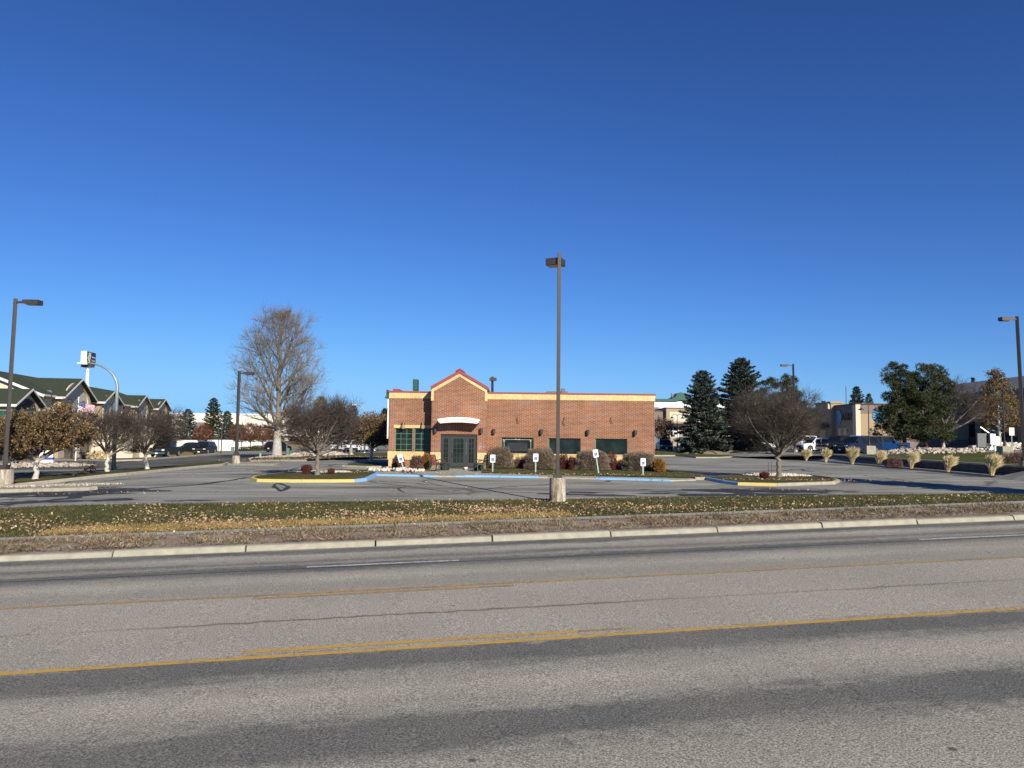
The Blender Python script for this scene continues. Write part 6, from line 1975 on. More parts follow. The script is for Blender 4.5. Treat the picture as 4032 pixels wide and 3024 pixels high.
    MB().box(px0 + 0.2, px1 - 0.2, py0 + 0.2, py1 - 0.2, ez - 0.62, ez - 0.422).build('canopy_soffit', M['bark_dusk'], root)
    MB().box(px0, px1, py0, py1, ez - 1.0, ez - 0.622).build('canopy_beam', M['stucco_c'], root)
    for xx in (px0 + 0.5, px1 - 0.5, (px0 + px1) / 2):
        for yy in (py0 + 0.5, py1 - 0.5):
            MB().box(xx - 0.35, xx + 0.35, yy - 0.35, yy + 0.35, 0, ez - 1.002).build('canopy_pier', M['stone'], root)
    # arched entry at the right end of the canopy
    a = MB(); n = 12
    for x0_, zz, rr, yy in ((12.4, ez - 1.25, 2.3, -9.0), (14.6, ez - 2.6, 3.0, -6.0)):
        pts = [(x0_ + rr * math.cos(math.pi * i / n), zz + rr * 0.75 * math.sin(math.pi * i / n)) for i in range(n + 1)]
        a = MB().prism(pts, 1, yy, yy + 3.4); a.box(x0_ - rr, x0_ + rr, yy, yy + 3.4, 0, zz)
        w = a.build('arched_entry', M['stucco_g'], root)
        rm = MB()
        for i in range(n):
            q = [(x0_ + (rr + d) * math.cos(math.pi * j / n), zz + (rr + d) * 0.75 * math.sin(math.pi * j / n)) for d, j in ((0.003, i), (0.003, i + 1), (0.16, i + 1), (0.16, i))]
            rm.prism(q, 1, yy - 0.25, yy + 3.6)
        rm.build('arch_roof', M['roof_metal'], w)
    return root
hotel()

def hotel_sign():
    Y = 205; p = gpx(331, Y); k = mpp(Y); zg = p.z - 1.5
    root = thing('pylon_sign', (p.x, Y, zg), 'green and navy hotel sign with script letter on tall white pylon', 'sign')
    def Z(py): return at(331, py, Y).z - zg
    z0, z1 = Z(1436), Z(1386)
    MB().tube([(0, 0, 0), (0, 0, Z(1517)), (0, 0, Z(1515)), (0, 0, Z(1450))], [0.75, 0.75, 0.42, 0.42], 16).build('pylon', M['white'], root)
    MB().box(-1.4, 1.3, -0.9, 0.9, Z(1446), Z(1437)).build('mount', M['bark_brown'], root)
    # box turned so that one broad face looks right
    rz = Matrix.Rotation(R(95), 4, 'Z')
    hw, hd = 2.15, 0.95
    W3 = 5.2; D3 = 1.5
    def T(mb): mb.v = [tuple(rz @ Vector(v)) for v in mb.v]; return mb
    T(MB().box(-W3 / 2, W3 / 2, -D3 / 2, D3 / 2, z0, z1)).build('sign_box', M['white'], root)
    y = -D3 / 2 - 0.01
    T(MB().box(-W3 / 2 + 0.05, 0.0, y - 0.04, y, z0 + 0.05, z1 - 0.05)).build('green_panel', M['signgreen'], root)
    T(MB().box(0.0, W3 / 2 - 0.05, y - 0.04, y, z0 + 0.05, z1 - 0.05)).build('navy_panel', M['navy'], root)
    h = MB(); yy = y - 0.06; hh = z1 - z0
    h.tube([(-1.9, yy, z0 + 0.25 * hh), (-1.6, yy, z0 + 0.55 * hh), (-1.35, yy, z0 + 0.9 * hh)], 0.09, 5)
    h.tube([(-1.1, yy, z0 + 0.15 * hh), (-0.85, yy, z0 + 0.5 * hh), (-0.6, yy, z0 + 0.9 * hh)], 0.09, 5)
    h.tube([(-2.3, yy, z0 + 0.45 * hh), (-1.4, yy, z0 + 0.62 * hh), (-0.6, yy, z0 + 0.68 * hh), (0.0, yy, z0 + 0.66 * hh)], 0.09, 5)
    T(h).build('script_letter', M['offwhite'], root)
    for s, zz, sz in (('Holiday Inn', z0 + 0.60 * hh, 0.56), ('Express', z0 + 0.34 * hh, 0.72)):
        text_mesh(s, sz, M['offwhite'], 'lettering', root, rz @ Matrix.Translation((1.25 if s != 'Express' else 1.2, yy, zz)) @ Matrix.Scale(0.78, 4, (1, 0, 0)) @ RX90, 0.01)
hotel_sign()

def flagpole():
    Y = 84; p = gpx(301, Y); k = mpp(Y)
    def Z(py): return at(301, py, Y).z
    root = thing('flagpole', (p.x, Y, p.z), 'slim white flagpole before the hotel canopy', 'flagpole')
    MB().tube([(0, 0, 0), (0, 0, Z(1566) - p.z)], [0.07, 0.04], 8).tube([(0, 0, Z(1566) - p.z), (0, 0, Z(1563) - p.z)], [0.09, 0.05], 8).build('pole', M['white'], root)
    # stars and stripes, blown to the right and drooping
    W_, H_ = 62 * k, 36 * k
    nx = 24
    def P(i, j, n):
        s = i / nx; t = j / n
        x = s * W_; z = -t * H_ - 0.42 * s ** 1.3 + 0.05 * math.sin(s * 9 + t * 2)
        yv = 0.16 * math.sin(s * 8.5 + t * 1.2) * s
        return (x + 0.05, yv, z)
    mb = MB()
    for j in range(13):
        for i in range(nx):
            canton = j < 7 and i < 10
            mb.face([P(i, j, 13), P(i + 1, j, 13), P(i + 1, j + 1, 13), P(i, j + 1, 13)], 2 if canton else (0 if j % 2 == 0 else 1))
    for rr_ in range(9):
        for c in range(6 if rr_ % 2 == 0 else 5):
            i = 0.9 + c * 1.6 + (0.8 if rr_ % 2 else 0); j = 0.5 + rr_ * 0.75
            x, y, z = P(i, j, 13)
            for yo in (-0.012, 0.012): mb.face([(x - 0.018, y + yo, z), (x, y + yo, z - 0.018), (x + 0.018, y + yo, z), (x, y + yo, z + 0.018)], 1)
    o = mb.build('national_flag', [M['flag_red'], M['flag_white'], M['flag_blue']], None, (p.x + 0.02, Y, Z(1582)))
    tag(o, 'stars and stripes flag flying at the top of the flagpole', 'flag')
    W_, H_ = 38 * k, 26 * k
    mb = MB(); nn = 8
    def P2(i, j, n):
        s = i / nx; t = j / n
        return (s * W_ + 0.05, 0.12 * math.sin(s * 8 + t), -t * H_ * (1 - 0.35 * s) - 0.55 * s ** 1.4 * 1.0)
    for j in range(nn):
        for i in range(nx):
            mb.face([P2(i, j, nn), P2(i + 1, j, nn), P2(i + 1, j + 1, nn), P2(i, j + 1, nn)], 1 if (3 < i < 22 and 0 < j < 6 and not (8 < i < 12 and j == 3) and not (14 < i < 18 and j == 4)) else 0)
    o = mb.build('company_flag', [M['flag_white'], M['flag_blue']], None, (p.x + 0.02, Y, Z(1644)))
    tag(o, 'white flag with dark blue field below the stars and stripes', 'flag')
flagpole()
def small_lamp():
    Y = 88; p = gpx(193, Y)
    root = thing('street_lamp', tuple(p), 'slim dark lamp with pale oval head before the hotel gables', 'street lamp')
    h = at(193, 1545, Y).z - p.z
    MB().tube([(0, 0, 0), (0, 0, h)], [0.1, 0.07], 8).build('pole', M['dark_metal'], root)
    MB().tube([(0.05, 0, h), (-0.15, 0, h + 0.12), (-0.3, 0, h + 0.14), (-0.55, 0, h + 0.2)], [0.05, 0.13, 0.14, 0.05], 10).build('lamp_head', M['roof_grey'], root)
small_lamp()

# ================================================================== OTHER BUILDINGS
def far_store():
    Y = 300; x0 = gpx(655, Y).x; x1 = gpx(1345, Y).x
    z0 = -4.0; zt = at(900, 1628, Y).z
    root = thing('big_store', ((x0 + x1) / 2, Y, z0), 'very long low cream store far behind the trees on the left', 'building')
    w = (x1 - x0) / 2; h = zt - z0
    MB().box(-w, w, 0, 40, 0, h - 0.6).build('wall', M['store_wall'], root)
    MB().box(-w - .2, w + .2, -0.2, 40.2, h - 0.598, h).build('parapet', M['white'], root)
    xa = gpx(700, Y).x - (x0 + x1) / 2; xb = gpx(775, Y).x - (x0 + x1) / 2
    MB().box(xa, xb, -3.0, -0.01, 1.5, h - 3.0).build('white_front', M['white'], root)
    MB().box(xb + 0.5, xb + 4.0, -3.2, -0.01, 1.5, h - 3.6).build('red_front', M['stucco_m'], root)
    xa = gpx(905, Y).x - (x0 + x1) / 2
    MB().box(xa, xa + 5.5, -3.0, -0.01, 1.5, h - 4.4).build('green_front', M['cabinet'], root)
    MB().box(-w + 12, -w + 15, 8, 12, h, h + 1.2).box(w - 30, w - 22, 8, 12, h, h + 1.1).build('rooftop_unit', M['roof_grey'], root)
far_store()
def white_wall(xa, xb, label, Y=165):
    a, b = gpx(xa, Y), gpx(xb, Y)
    zt = at((xa + xb) / 2, 1733, Y).z; zb = a.z - 0.5
    root = thing('low_wall', ((a.x + b.x) / 2, Y, zb), label, 'wall', group='low white walls behind the parked cars')
    w = (b.x - a.x) / 2
    MB().box(-w, w, 0, 2.4, 0, zt - zb - 0.1).build('panel', M['white'], root)
    MB().box(-w - .05, w + .05, -0.05, 2.45, zt - zb - 0.099, zt - zb).build('coping', M['white'], root)
white_wall(696, 796, 'left low white wall behind the pickup and parked car')
white_wall(817, 1082, 'right and longer low white wall behind the black car and bushes')

def green_roof_store():
    Y = 175; x0 = 2470; x1 = 3060
    a, b = gpx(x0, Y), gpx(x1, Y)
    z0 = 0.8
    def Z(py, px=2620): return at(px, py, Y).z - z0
    root = thing('white_store', (a.x, Y, z0), 'white building with green roof edge and round dormer beyond the brick building right corner', 'building')
    W_ = b.x - a.x
    def X(px): return gpx(px, Y).x - a.x
    MB().box(0, W_, 0, 25, 0, Z(1580)).build('wall', M['white'], root)
    MB().box(0, X(2668), -0.35, 25, Z(1580) + 0.002, Z(1571)).box(X(2668) + 0.002, W_, -0.35, 25, Z(1576), Z(1569)).build('roof_edge', M['green_dark'], root)
    n = 10; cx = X(2682); r_ = 1.3
    pts = [(cx + r_ * math.cos(math.pi * i / n), Z(1569) + 1.4 * r_ * math.sin(math.pi * i / n) * 0.8) for i in range(n + 1)]
    MB().prism(pts, 1, -0.2, 6).box(cx - 2.0, cx + 4, -0.3, 6, Z(1569) - 0.1, Z(1569) + 0.25).build('dormer', M['green_dark'], root)
    MB().cyl((X(2660), 3), 0.25, 0.25, Z(1569), Z(1551), 10).cyl((X(2660), 3), 0.42, 0.42, Z(1551), Z(1546), 10).build('flue', M['rim'], root)
    for px in (2580, 2630):
        wi = MB().box(X(px) - 1.0, X(px) + 1.0, -0.06, -0.002, Z(1614), Z(1604)).build('window', M['green_dark'], root)
        MB().box(X(px) - 0.85, X(px) + 0.85, -0.08, -0.061, Z(1613), Z(1606)).build('pane', M['pale_glass'], wi)
green_roof_store()
def tan_store():
    Y = 150; a = gpx(2480, Y)
    z0 = 0.9
    def Z(py, px=2620): return at(px, py, Y).z - z0
    def X(px): return gpx(px, Y).x - a.x
    root = thing('tan_store', (a.x, Y, z0), 'tan shop front with dark awning between the brick building and the spruces', 'building')
    MB().box(0, X(2618), 0, 14, 0, Z(1620)).build('mauve_wall', M['stucco_m'], root)
    MB().box(X(2620), X(3050), -1.0, 14, 0, Z(1608)).build('wall', M['stucco_t'], root)
    MB().box(X(2617), X(3052), -1.15, 14.1, Z(1608) + 0.002, Z(1605)).box(0, X(2616), -0.15, 14.1, Z(1620) + 0.002, Z(1617.5)).build('coping', M['stucco_m'], root)
    MB().box(X(2632), X(2800), -1.08, -1.002, Z(1660), Z(1622)).build('panel', M['stucco_c'], root)
    MB().prism([(-2.4, Z(1678)), (-1.002, Z(1678)), (-1.002, Z(1667))], 0, X(2620), X(2700)).build('awning', M['black'], root)
    wi = MB().box(X(2634), X(2668), -1.09, -1.002, Z(1722), Z(1680)).build('window', M['white'], root)
    for (p0, p1, q0, q1) in ((2636, 2645, 1682, 1696), (2647, 2665, 1682, 1696), (2636, 2645, 1700, 1720), (2649, 2664, 1701, 1710)):
        MB().box(X(p0), X(p1), -1.12, -1.091, Z(q1), Z(q0)).build('pane', M['glass'], wi)
    for px in (2590, 2605):
        wi = MB().box(X(px) - 0.5, X(px) + 0.5, -0.05, -0.002, Z(1700), Z(1682)).build('window', M['white'], root)
        MB().box(X(px) - 0.42, X(px) + 0.42, -0.07, -0.051, Z(1699), Z(1683)).build('pane', M['glass'], wi)
tan_store()

def globe(name, parent, cx, cz, r_, T):
    """striped globe emblem; T places its local x,z plane"""
    g = MB()
    n = 24
    rows = [(-0.92, -0.66), (-0.54, -0.30), (-0.20, 0.02), (0.12, 0.34), (0.42, 0.64), (0.70, 0.93)]
    for i, (a, b) in enumerate(rows):
        lo, hi = [], []
        for k in range(n + 1):
            t = -1 + 2 * k / n
            for v, L_ in ((a, lo), (b, hi)):
                w = math.sqrt(max(0, 1 - v * v))
                sag = 0.11 * (1 - t * t)
                L_.append((cx + r_ * w * t, cz + r_ * (v - sag + 0.05)))
        for k in range(n):
            g.prism([lo[k], lo[k + 1], hi[k + 1], hi[k]], 1, -0.10, -0.02)
    g.v = [tuple(T @ Vector(v)) for v in g.v]
    return g.build(name, M['cyan'], parent)
def phone_shop():
    Y = 110; c = gpx(3373, Y)
    z0 = zupper(50) - 0.5
    def Z(py, px=3373): return at(px, py, Y).z - z0
    root = thing('phone_shop', (c.x, Y, z0), 'tan single storey shop with blue globe logos, left face shaded', 'building')
    ht = Z(1592)
    D_ = 34
    sx = -0.06                       # the shaded face recedes almost straight away
    MB().box(0, 17, 0, D_, 0, ht - 1.35).build('wall', M['stucco_t'], root)
    MB().box(0.0, 17, 0.0, D_, ht - 1.348, ht).build('upper_band', M['stucco_m'], root)
    MB().box(-0.12, 17.1, -0.12, D_, ht + 0.002, ht + 0.15).build('coping', M['bark_brown'], root)
    MB().box(-0.08, 0.6, -0.08, 0.0, 1.9, ht - 0.02).box(-0.1, -0.002, 0, 0.9, 0, ht - 0.03).build('corner_pier', M['stucco_c'], root)
    MB().box(2.0, 17, -0.06, -0.003, 0, 1.9).build('wainscot', M['stucco_m'], root)
    # raised entrance pier on the shaded face
    MB().box(-0.6, 1.2, 7.2, 13.2, 0, ht + 0.45).box(-0.7, 1.3, 7.1, 13.3, ht + 0.452, ht + 0.75).build('entrance_pier', M['stucco_t'], root)
    MB().box(-0.95, 1.2, 7.4, 8.0, ht - 0.4, ht + 0.44).build('pier_cap', M['stucco_c'], root)
    MB().box(-1.9, -0.602, 8.0, 12.4, 3.6, 4.05).build('awning', M['bark_brown'], root)
    MB().tube([(-0.62, 9, 6.0), (-1.8, 9, 4.05)], 0.05, 5).tube([(-0.62, 11.5, 6.0), (-1.8, 11.5, 4.05)], 0.05, 5).build('awning_rod', M['dark_metal'], root)
    def shopwin(y0, y1, z1_, z2_, n, x=-0.0):
        wi = MB().box(x - 0.08, x - 0.002, y0, y1, z1_, z2_).build('window', M['offwhite'], root)
        for i in range(n):
            a = y0 + (y1 - y0) * i / n + 0.1; b = y0 + (y1 - y0) * (i + 1) / n - 0.1
            MB().box(x - 0.1, x - 0.081, a, b, z1_ + 0.1, z2_ - 0.1).build('pane', M['pale_glass'] if i % 2 else M['glass'], wi)
    shopwin(2.2, 6.0, 0.8, 3.4, 4); shopwin(14.6, 19.0, 0.8, 3.4, 4); shopwin(22, 26, 0.8, 3.4, 4)
    d = MB().box(-0.68, -0.602, 9.2, 11.4, 0, 3.2).build('door', M['offwhite'], root)
    MB().box(-0.70, -0.681, 9.35, 11.25, 0.2, 3.0).build('glass', M['glass'], d)
    # logos: local x of the emblem runs toward the viewer on the side face
    TS = Matrix.Translation((0, 0, 0)) @ Matrix.Rotation(-math.pi / 2, 4, 'Z')
    # side face: emblem plane x' = -y
    globe('globe_emblem', root, -5.9, Z(1641), 1.15, TS)
    text_mesh('AT&T', 1.45, M['black'], 'lettering', root, Matrix.Translation((-0.12, 2.75, Z(1641))) @ Matrix.Rotation(-math.pi / 2, 4, 'Z') @ RX90, 0.04)
    globe('globe_emblem', root, 3.4, Z(1637), 1.08, Matrix.Identity(4))
    text_mesh('AT&T', 1.2, M['black'], 'lettering', root, Matrix.Translation((6.6, -0.12, Z(1637))) @ RX90, 0.04)
    return root
phone_shop()
def mall():
    xf, ya, yb = 66.0, 52.0, 128.0
    z0 = zupper(66) - 0.3
    root = thing('strip_mall', (xf, ya, z0), 'long shaded shop building with dark wainscot and sloping grey roof at far right', 'building')
    L_ = yb - ya
    hw = 7.4
    MB().box(0, 22, 0, L_, 1.6, hw).build('wall', M['stucco_g'], root)
    MB().box(-0.15, 22.1, -0.15, L_, -1.0, 1.598).build('wainscot', M['stone'], root)
    rf = MB(); rf.prism([(-1.2, hw - 0.1), (-1.2, hw + 0.5), (8.0, 10.6), (22, 10.6), (22, hw + 0.01), (-0.01, hw + 0.01)], 1, -1.0, L_ + 0.8)
    rf.build('roof', M['roof_grey'], root)
    for k in range(12):
        y = 3 + k * 6.2
        MB().box(-0.5, -0.152, y - 0.35, y + 0.35, -1, hw - 0.12).build('pilaster', M['stucco_t'], root)
        wi = MB().box(-0.12, -0.002, y + 0.9, y + 5.3, 0.7 + 0.9, 4.4).build('window', M['bark_dusk'], root)
        for i in range(3):
            MB().box(-0.14, -0.121, y + 1.0 + i * 1.45, y + 2.25 + i * 1.45, 1.75, 4.3).build('pane', M['pale_glass'] if (i + k) % 3 == 0 else M['glass'], wi)
mall()

# ================================================================== VEHICLES
def vehicle(kind, paint, loc, rz, label, group=None, L=4.8, W=1.9, Ht=1.7, chrome=False, wheel=0.36):
    name = {'pickup': 'pickup_truck', 'suv': 'parked_car', 'jeep': 'off_road_car', 'sedan': 'parked_car'}[kind]
    root = thing(name, tuple(loc), label, {'pickup': 'pickup truck', 'jeep': 'off road car'}.get(kind, 'car'), rz=rz, group=group)
    w = W / 2
    gc = 0.22 + (0.12 if kind in ('pickup', 'jeep') else 0)
    belt = Ht * (0.60 if kind != 'sedan' else 0.62)
    hood = belt * (0.97 if kind in ('suv', 'sedan') else 1.0)
    xf, xr = L / 2, -L / 2
    wf, wr = xf - 0.19 * L, xr + 0.20 * L
    # lower body outline (x forward)
    def arc(cx, r_):
        return [(cx + r_ * math.cos(a), wheel + r_ * math.sin(a)) for a in [R(-20 + 220 * i / 8) for i in range(9)]]
    ra = wheel + 0.07
    if kind == 'pickup': top = [(xf, 0.75), (xf - 0.03, hood - 0.12), (xf - 0.15, hood), (xf - 0.30 * L + 0.3, belt + 0.03), (xr + 0.02, belt + 0.02), (xr, belt - 0.05)]
    elif kind == 'jeep': top = [(xf - 0.05, 0.75), (xf - 0.05, hood - 0.05), (xf - 0.1, hood), (xf - 1.45, belt + 0.03), (xr, belt + 0.03)]
    elif kind == 'sedan': top = [(xf, 0.62), (xf - 0.12, hood - 0.12), (xf - 0.5, hood - 0.03), (xf - 1.35, belt + 0.02), (xr + 0.7, belt + 0.06), (xr + 0.08, belt), (xr, belt - 0.2)]
    else: top = [(xf, 0.70), (xf - 0.06, hood - 0.16), (xf - 0.25, hood - 0.03), (xf - 1.25, belt + 0.03), (xr + 0.12, belt + 0.08), (xr + 0.02, belt - 0.1)]
    bot = [(xr, gc + 0.2), (xr + 0.05, gc)] + [(x, max(z, gc)) for x, z in arc(wr, ra)[::-1]] + [(x, max(z, gc)) for x, z in arc(wf, ra)[::-1]] + [(xf - 0.08, gc), (xf, gc + 0.15)]
    prof = top + bot
    cz = (gc + belt) / 2
    bm = MB(); n = len(prof)
    rings = []
    for y, k in ((-w, 0.93), (-w + 0.07, 1.0), (w - 0.07, 1.0), (w, 0.93)):
        i0 = len(bm.v)
        for x, z in prof:
            zz = z if z < cz else cz + (z - cz) * (0.90 if k < 1 else 1)
            bm.v.append((x * (0.985 if k < 1 else 1), y, zz))
        rings.append(i0)
    for a, b in zip(rings[:-1], rings[1:]):
        for i in range(n):
            j = (i + 1) % n
            bm.f.append((a + i, b + i, b + j, a + j)); bm.mi.append(0)
    bm.f.append(tuple(rings[0] + i for i in range(n))); bm.f.append(tuple(rings[-1] + i for i in reversed(range(n)))); bm.mi += [0, 0]
    body = bm.build('body', paint, root)
    # greenhouse
    if kind == 'pickup': g = [(xf - 0.30 * L + 0.25, belt), (xf - 0.42 * L + 0.1, Ht - 0.03), (xf - 0.42 * L - 0.5, Ht), (xf - 0.60 * L - 0.1, Ht - 0.04), (xf - 0.62 * L - 0.15, belt)]
    elif kind == 'jeep': g = [(xf - 1.35, belt), (xf - 1.65, Ht - 0.05), (xf - 1.9, Ht), (xr + 0.15, Ht - 0.02), (xr + 0.03, belt)]
    elif kind == 'sedan': g = [(xf - 1.2, belt), (xf - 2.0, Ht - 0.04), (xf - 2.6, Ht), (xr + 1.4, Ht - 0.07), (xr + 0.55, belt + 0.03)]
    else: g = [(xf - 1.15, belt), (xf - 1.85, Ht - 0.08), (xf - 2.4, Ht), (xr + 0.55, Ht - 0.06), (xr + 0.16, belt + 0.02)]
    def yw(z): return w * (0.94 - 0.20 * (z - belt) / (Ht - belt)) if kind != 'jeep' else w * (0.93 - 0.08 * (z - belt) / (Ht - belt))
    cb = MB(); m = len(g)
    Lf = [(x, -yw(z), z) for x, z in g]; Rt = [(x, yw(z), z) for x, z in g]
    cb.face(Lf); cb.face(Rt[::-1])
    for i in range(m - 1): cb.face([Lf[i], Rt[i], Rt[i + 1], Lf[i + 1]])
    cb.build('cabin', paint if kind != 'jeep' else M['black'], root)
    gz = 0.012
    def quad_on(a, b, c_, d, k=0.07):
        P_ = [Vector(q) for q in (a, b, c_, d)]; c0 = sum(P_, Vector()) / 4
        nn = (P_[1] - P_[0]).cross(P_[2] - P_[0]).normalized()
        if nn.dot(c0 - Vector((c0.x * (0.0 if True else 1), 0, belt * 0.8))) < 0: nn = -nn
        return [p_.lerp(c0, k) + nn * gz for p_ in P_]
    fr = MB(); fr.face(quad_on(Lf[0], Rt[0], Rt[1], Lf[1], 0.08)); fr.build('windshield', M['car_glass'], root)
    rg = MB(); rg.face(quad_on(Lf[-2], Rt[-2], Rt[-1], Lf[-1], 0.12)); rg.build('rear_window', M['car_glass'], root)
    for sg in (-1, 1):
        x0, x1 = g[0][0] - 0.18, g[-1][0] + (0.25 if kind != 'sedan' else 0.3)
        zt_ = Ht - 0.13; zb_ = belt + 0.05
        xa = g[0][0] + (g[1][0] - g[0][0]) * (zt_ - belt) / (g[1][1] - belt) - 0.14
        xb = g[-1][0] + (g[-2][0] - g[-1][0]) * (zt_ - belt) / (g[-2][1] - belt) + 0.14
        cuts = 2 if kind in ('pickup', 'sedan') else 3
        if kind == 'jeep': cuts = 2
        for i in range(cuts):
            t0, t1 = i / cuts, (i + 1) / cuts
            bx0, bx1 = x0 + (x1 - x0) * t0, x0 + (x1 - x0) * t1
            tx0, tx1 = xa + (xb - xa) * t0, xa + (xb - xa) * t1
            e = 0.035
            q = [(bx0 - e, sg * (yw(zb_) + gz), zb_), (bx1 + e, sg * (yw(zb_) + gz), zb_), (tx1 + e, sg * (yw(zt_) + gz), zt_), (tx0 - e, sg * (yw(zt_) + gz), zt_)]
            MB().face(q if sg < 0 else q[::-1]).build('side_window', M['car_glass'], root)
        MB().box(g[0][0] - 0.35, g[0][0] - 0.18, sg * w - 0.02 if sg > 0 else -w - 0.18, w + 0.18 if sg > 0 else -w + 0.02, belt + 0.02, belt + 0.2).build('mirror', paint, root)
    # wheels
    for cx in (wf, wr):
        for sg in (-1, 1):
            ys = sorted((sg * (w - 0.22), sg * (w + 0.01)))
            wh = MB().tube([(cx, ys[0], wheel), (cx, ys[0] + 0.02, wheel), (cx, ys[1] - 0.03, wheel), (cx, ys[1], wheel)], [wheel - 0.03, wheel, wheel, wheel - 0.04], 20).build('wheel', M['tyre'], root)
            yo = sg * (w + 0.012)
            rm = MB().tube([(cx, yo - 0.004, wheel), (cx, yo + 0.004, wheel)], wheel * 0.42 if kind == 'jeep' else wheel * 0.2, 12)
            for s in range(5):
                a = 2 * math.pi * s / 5 + 0.3
                rm.tube([(cx, yo, wheel), (cx + wheel * 0.66 * math.cos(a), yo, wheel + wheel * 0.66 * math.sin(a))], 0.035, 5)
            t_ = [(cx + wheel * 0.66 * math.cos(a), yo, wheel + wheel * 0.66 * math.sin(a)) for a in [2 * math.pi * s / 16 for s in range(17)]]
            rm.tube(t_, 0.025, 5)
            rm.build('rim', M['rim'], wh)
    # front
    gm = M['chrome'] if chrome else M['dark_metal']
    zf = gc + (belt - gc) * 0.55
    if kind == 'pickup':
        fm = MB().box(xf - 0.01, xf + 0.035, -w * 0.55, w * 0.55, zf - 0.05, zf + 0.30).build('grille', M['black'], root)
        MB().box(xf + 0.036, xf + 0.06, -w * 0.55, w * 0.55, zf + 0.10, zf + 0.14).box(xf + 0.036, xf + 0.06, -0.03, 0.03, zf - 0.05, zf + 0.099).box(xf + 0.036, xf + 0.06, -0.03, 0.03, zf + 0.141, zf + 0.30).build('grille_bar', gm, fm)
    elif kind == 'jeep':
        fm = MB().box(xf - 0.06, xf - 0.03, -w * 0.4, w * 0.4, zf - 0.1, zf + 0.3).build('grille', M['black'], root)
    else:
        fm = MB().box(xf - 0.03, xf + 0.02, -w * 0.45, w * 0.45, zf - 0.12, zf + 0.16).build('grille', M['black'], root)
        MB().box(xf + 0.021, xf + 0.035, -w * 0.45, w * 0.45, zf + 0.04, zf + 0.07).build('grille_bar', M['chrome'] if chrome else M['rim'], fm)
    for sg in (-1, 1):
        ys = sorted((sg * w * 0.58, sg * w * 0.92))
        MB().box(xf - 0.12, xf + 0.025 - 0.08 * (kind == 'jeep'), ys[0], ys[1], zf + 0.02, zf + (0.22 if kind == 'pickup' else 0.15)).build('headlight', M['lampw'], root)
        MB().box(xr - 0.02, xr + 0.14, *sorted((sg * w * 0.70, sg * w * 0.97)), belt - 0.30, belt - 0.06).build('taillight', M['lampr'], root)
    bmp = M['chrome'] if (kind == 'pickup' and chrome) else M['black'] if kind in ('jeep', 'pickup') else M['tyre']
    MB().box(xf - 0.05, xf + 0.10, -w * 0.97, w * 0.97, gc + 0.06, gc + 0.30).build('front_bumper', bmp, root)
    MB().box(xr - 0.07, xr + 0.05, -w * 0.95, w * 0.95, gc + 0.04, gc + 0.30).build('rear_bumper', bmp, root)
    MB().box(xr - 0.09, xr - 0.071, -0.16, 0.16, gc + 0.32, gc + 0.46).build('licence_plate', M['white'], root)
    MB().box(xf + 0.101, xf + 0.11, -0.16, 0.16, gc + 0.10, gc + 0.24).build('licence_plate', M['white'], root)
    MB().box(xr + 0.3, xf - 0.3, -w + 0.25, w - 0.25, gc - 0.08, gc + 0.1).build('underbody', M['black'], root)
    if kind == 'pickup':
        bx0, bx1 = xr + 0.10, g[-1][0] - 0.08
        MB().box(bx0, bx1, -w + 0.14, w - 0.14, belt + 0.024, belt + 0.03).build('bed', M['black'], root)
    if kind == 'suv' and Ht > 1.65:
        for sg in (-1, 1):
            MB().tube([(g[1][0] - 0.3, sg * (yw(Ht) - 0.08), Ht + 0.0), (g[2][0], sg * (yw(Ht) - 0.08), Ht + 0.05), (g[3][0] + 0.1, sg * (yw(Ht) - 0.08), Ht + 0.0)], 0.025, 5).build('roof_rail', M['rim'], root)
    if kind == 'jeep':
        for cx in (wf, wr):
            for sg in (-1, 1):
                MB().box(cx - 0.52, cx + 0.52, *sorted((sg * (w - 0.1), sg * (w + 0.14))), wheel * 2 + 0.03, wheel * 2 + 0.10).build('fender', M['black'], root)
        sp = MB().tube([(xr - 0.05, 0, 0.95), (xr - 0.25, 0, 0.95)], 0.38, 18).build('spare_wheel', M['tyre'], root)
    return root
def fwd(dx, dy): return math.atan2(dy, dx)
def car(px, Y, kind, paint, d, label, z=None, **kw):
    p = gpx(px, Y)
    if z is not None: p.z = z
    else: p.z += 0.01
    return vehicle(kind, M[paint], p, fwd(*d), label, **kw)
p = gp(640, 1807)
car(655, 99, 'pickup', 'car_black', (0.06, -1), 'black pickup with chrome grille driving toward the camera on the side street', L=5.9, W=2.02, Ht=1.98, chrome=True, wheel=0.42)
car(808, 117, 'suv', 'car_black', (0.08, -1), 'large black car following the pickup on the side street', L=5.6, W=2.04, Ht=1.92, chrome=True, wheel=0.40)
car(748, 142, 'suv', 'car_black', (-1, -0.12), 'black parked car seen side on between pickup and the following car', L=5.0, Ht=1.85)
car(1095, 125, 'suv', 'car_black', (0.35, 1), 'black car half hidden by the pale trunk of the big bare tree', Ht=1.75)
car(1285, 116, 'suv', 'car_grey', (1, 0.12), 'grey green car seen side on behind the left island tree', Ht=1.7)
car(1347, 110, 'suv', 'car_white', (0.12, 1), 'white car seen from behind, left of the bronze tree', L=4.6, W=1.88, Ht=1.68)
car(1412, 109, 'pickup', 'car_white', (0.15, 1), 'white pickup seen from behind under the bronze tree', L=5.6, W=1.98, Ht=1.7)
car(1455, 116, 'suv', 'car_white', (0.1, 1), 'white car mostly hidden behind the bronze tree trunk', L=4.6, W=1.88, Ht=1.68)
car(1515, 112, 'sedan', 'car_grey', (1, 0.2), 'low grey car just left of the brick building corner', Ht=1.4, L=4.6)
car(2615, 113, 'suv', 'car_navy', (-0.05, -1), 'navy car facing the camera right of the brick building', Ht=1.68, W=1.88)
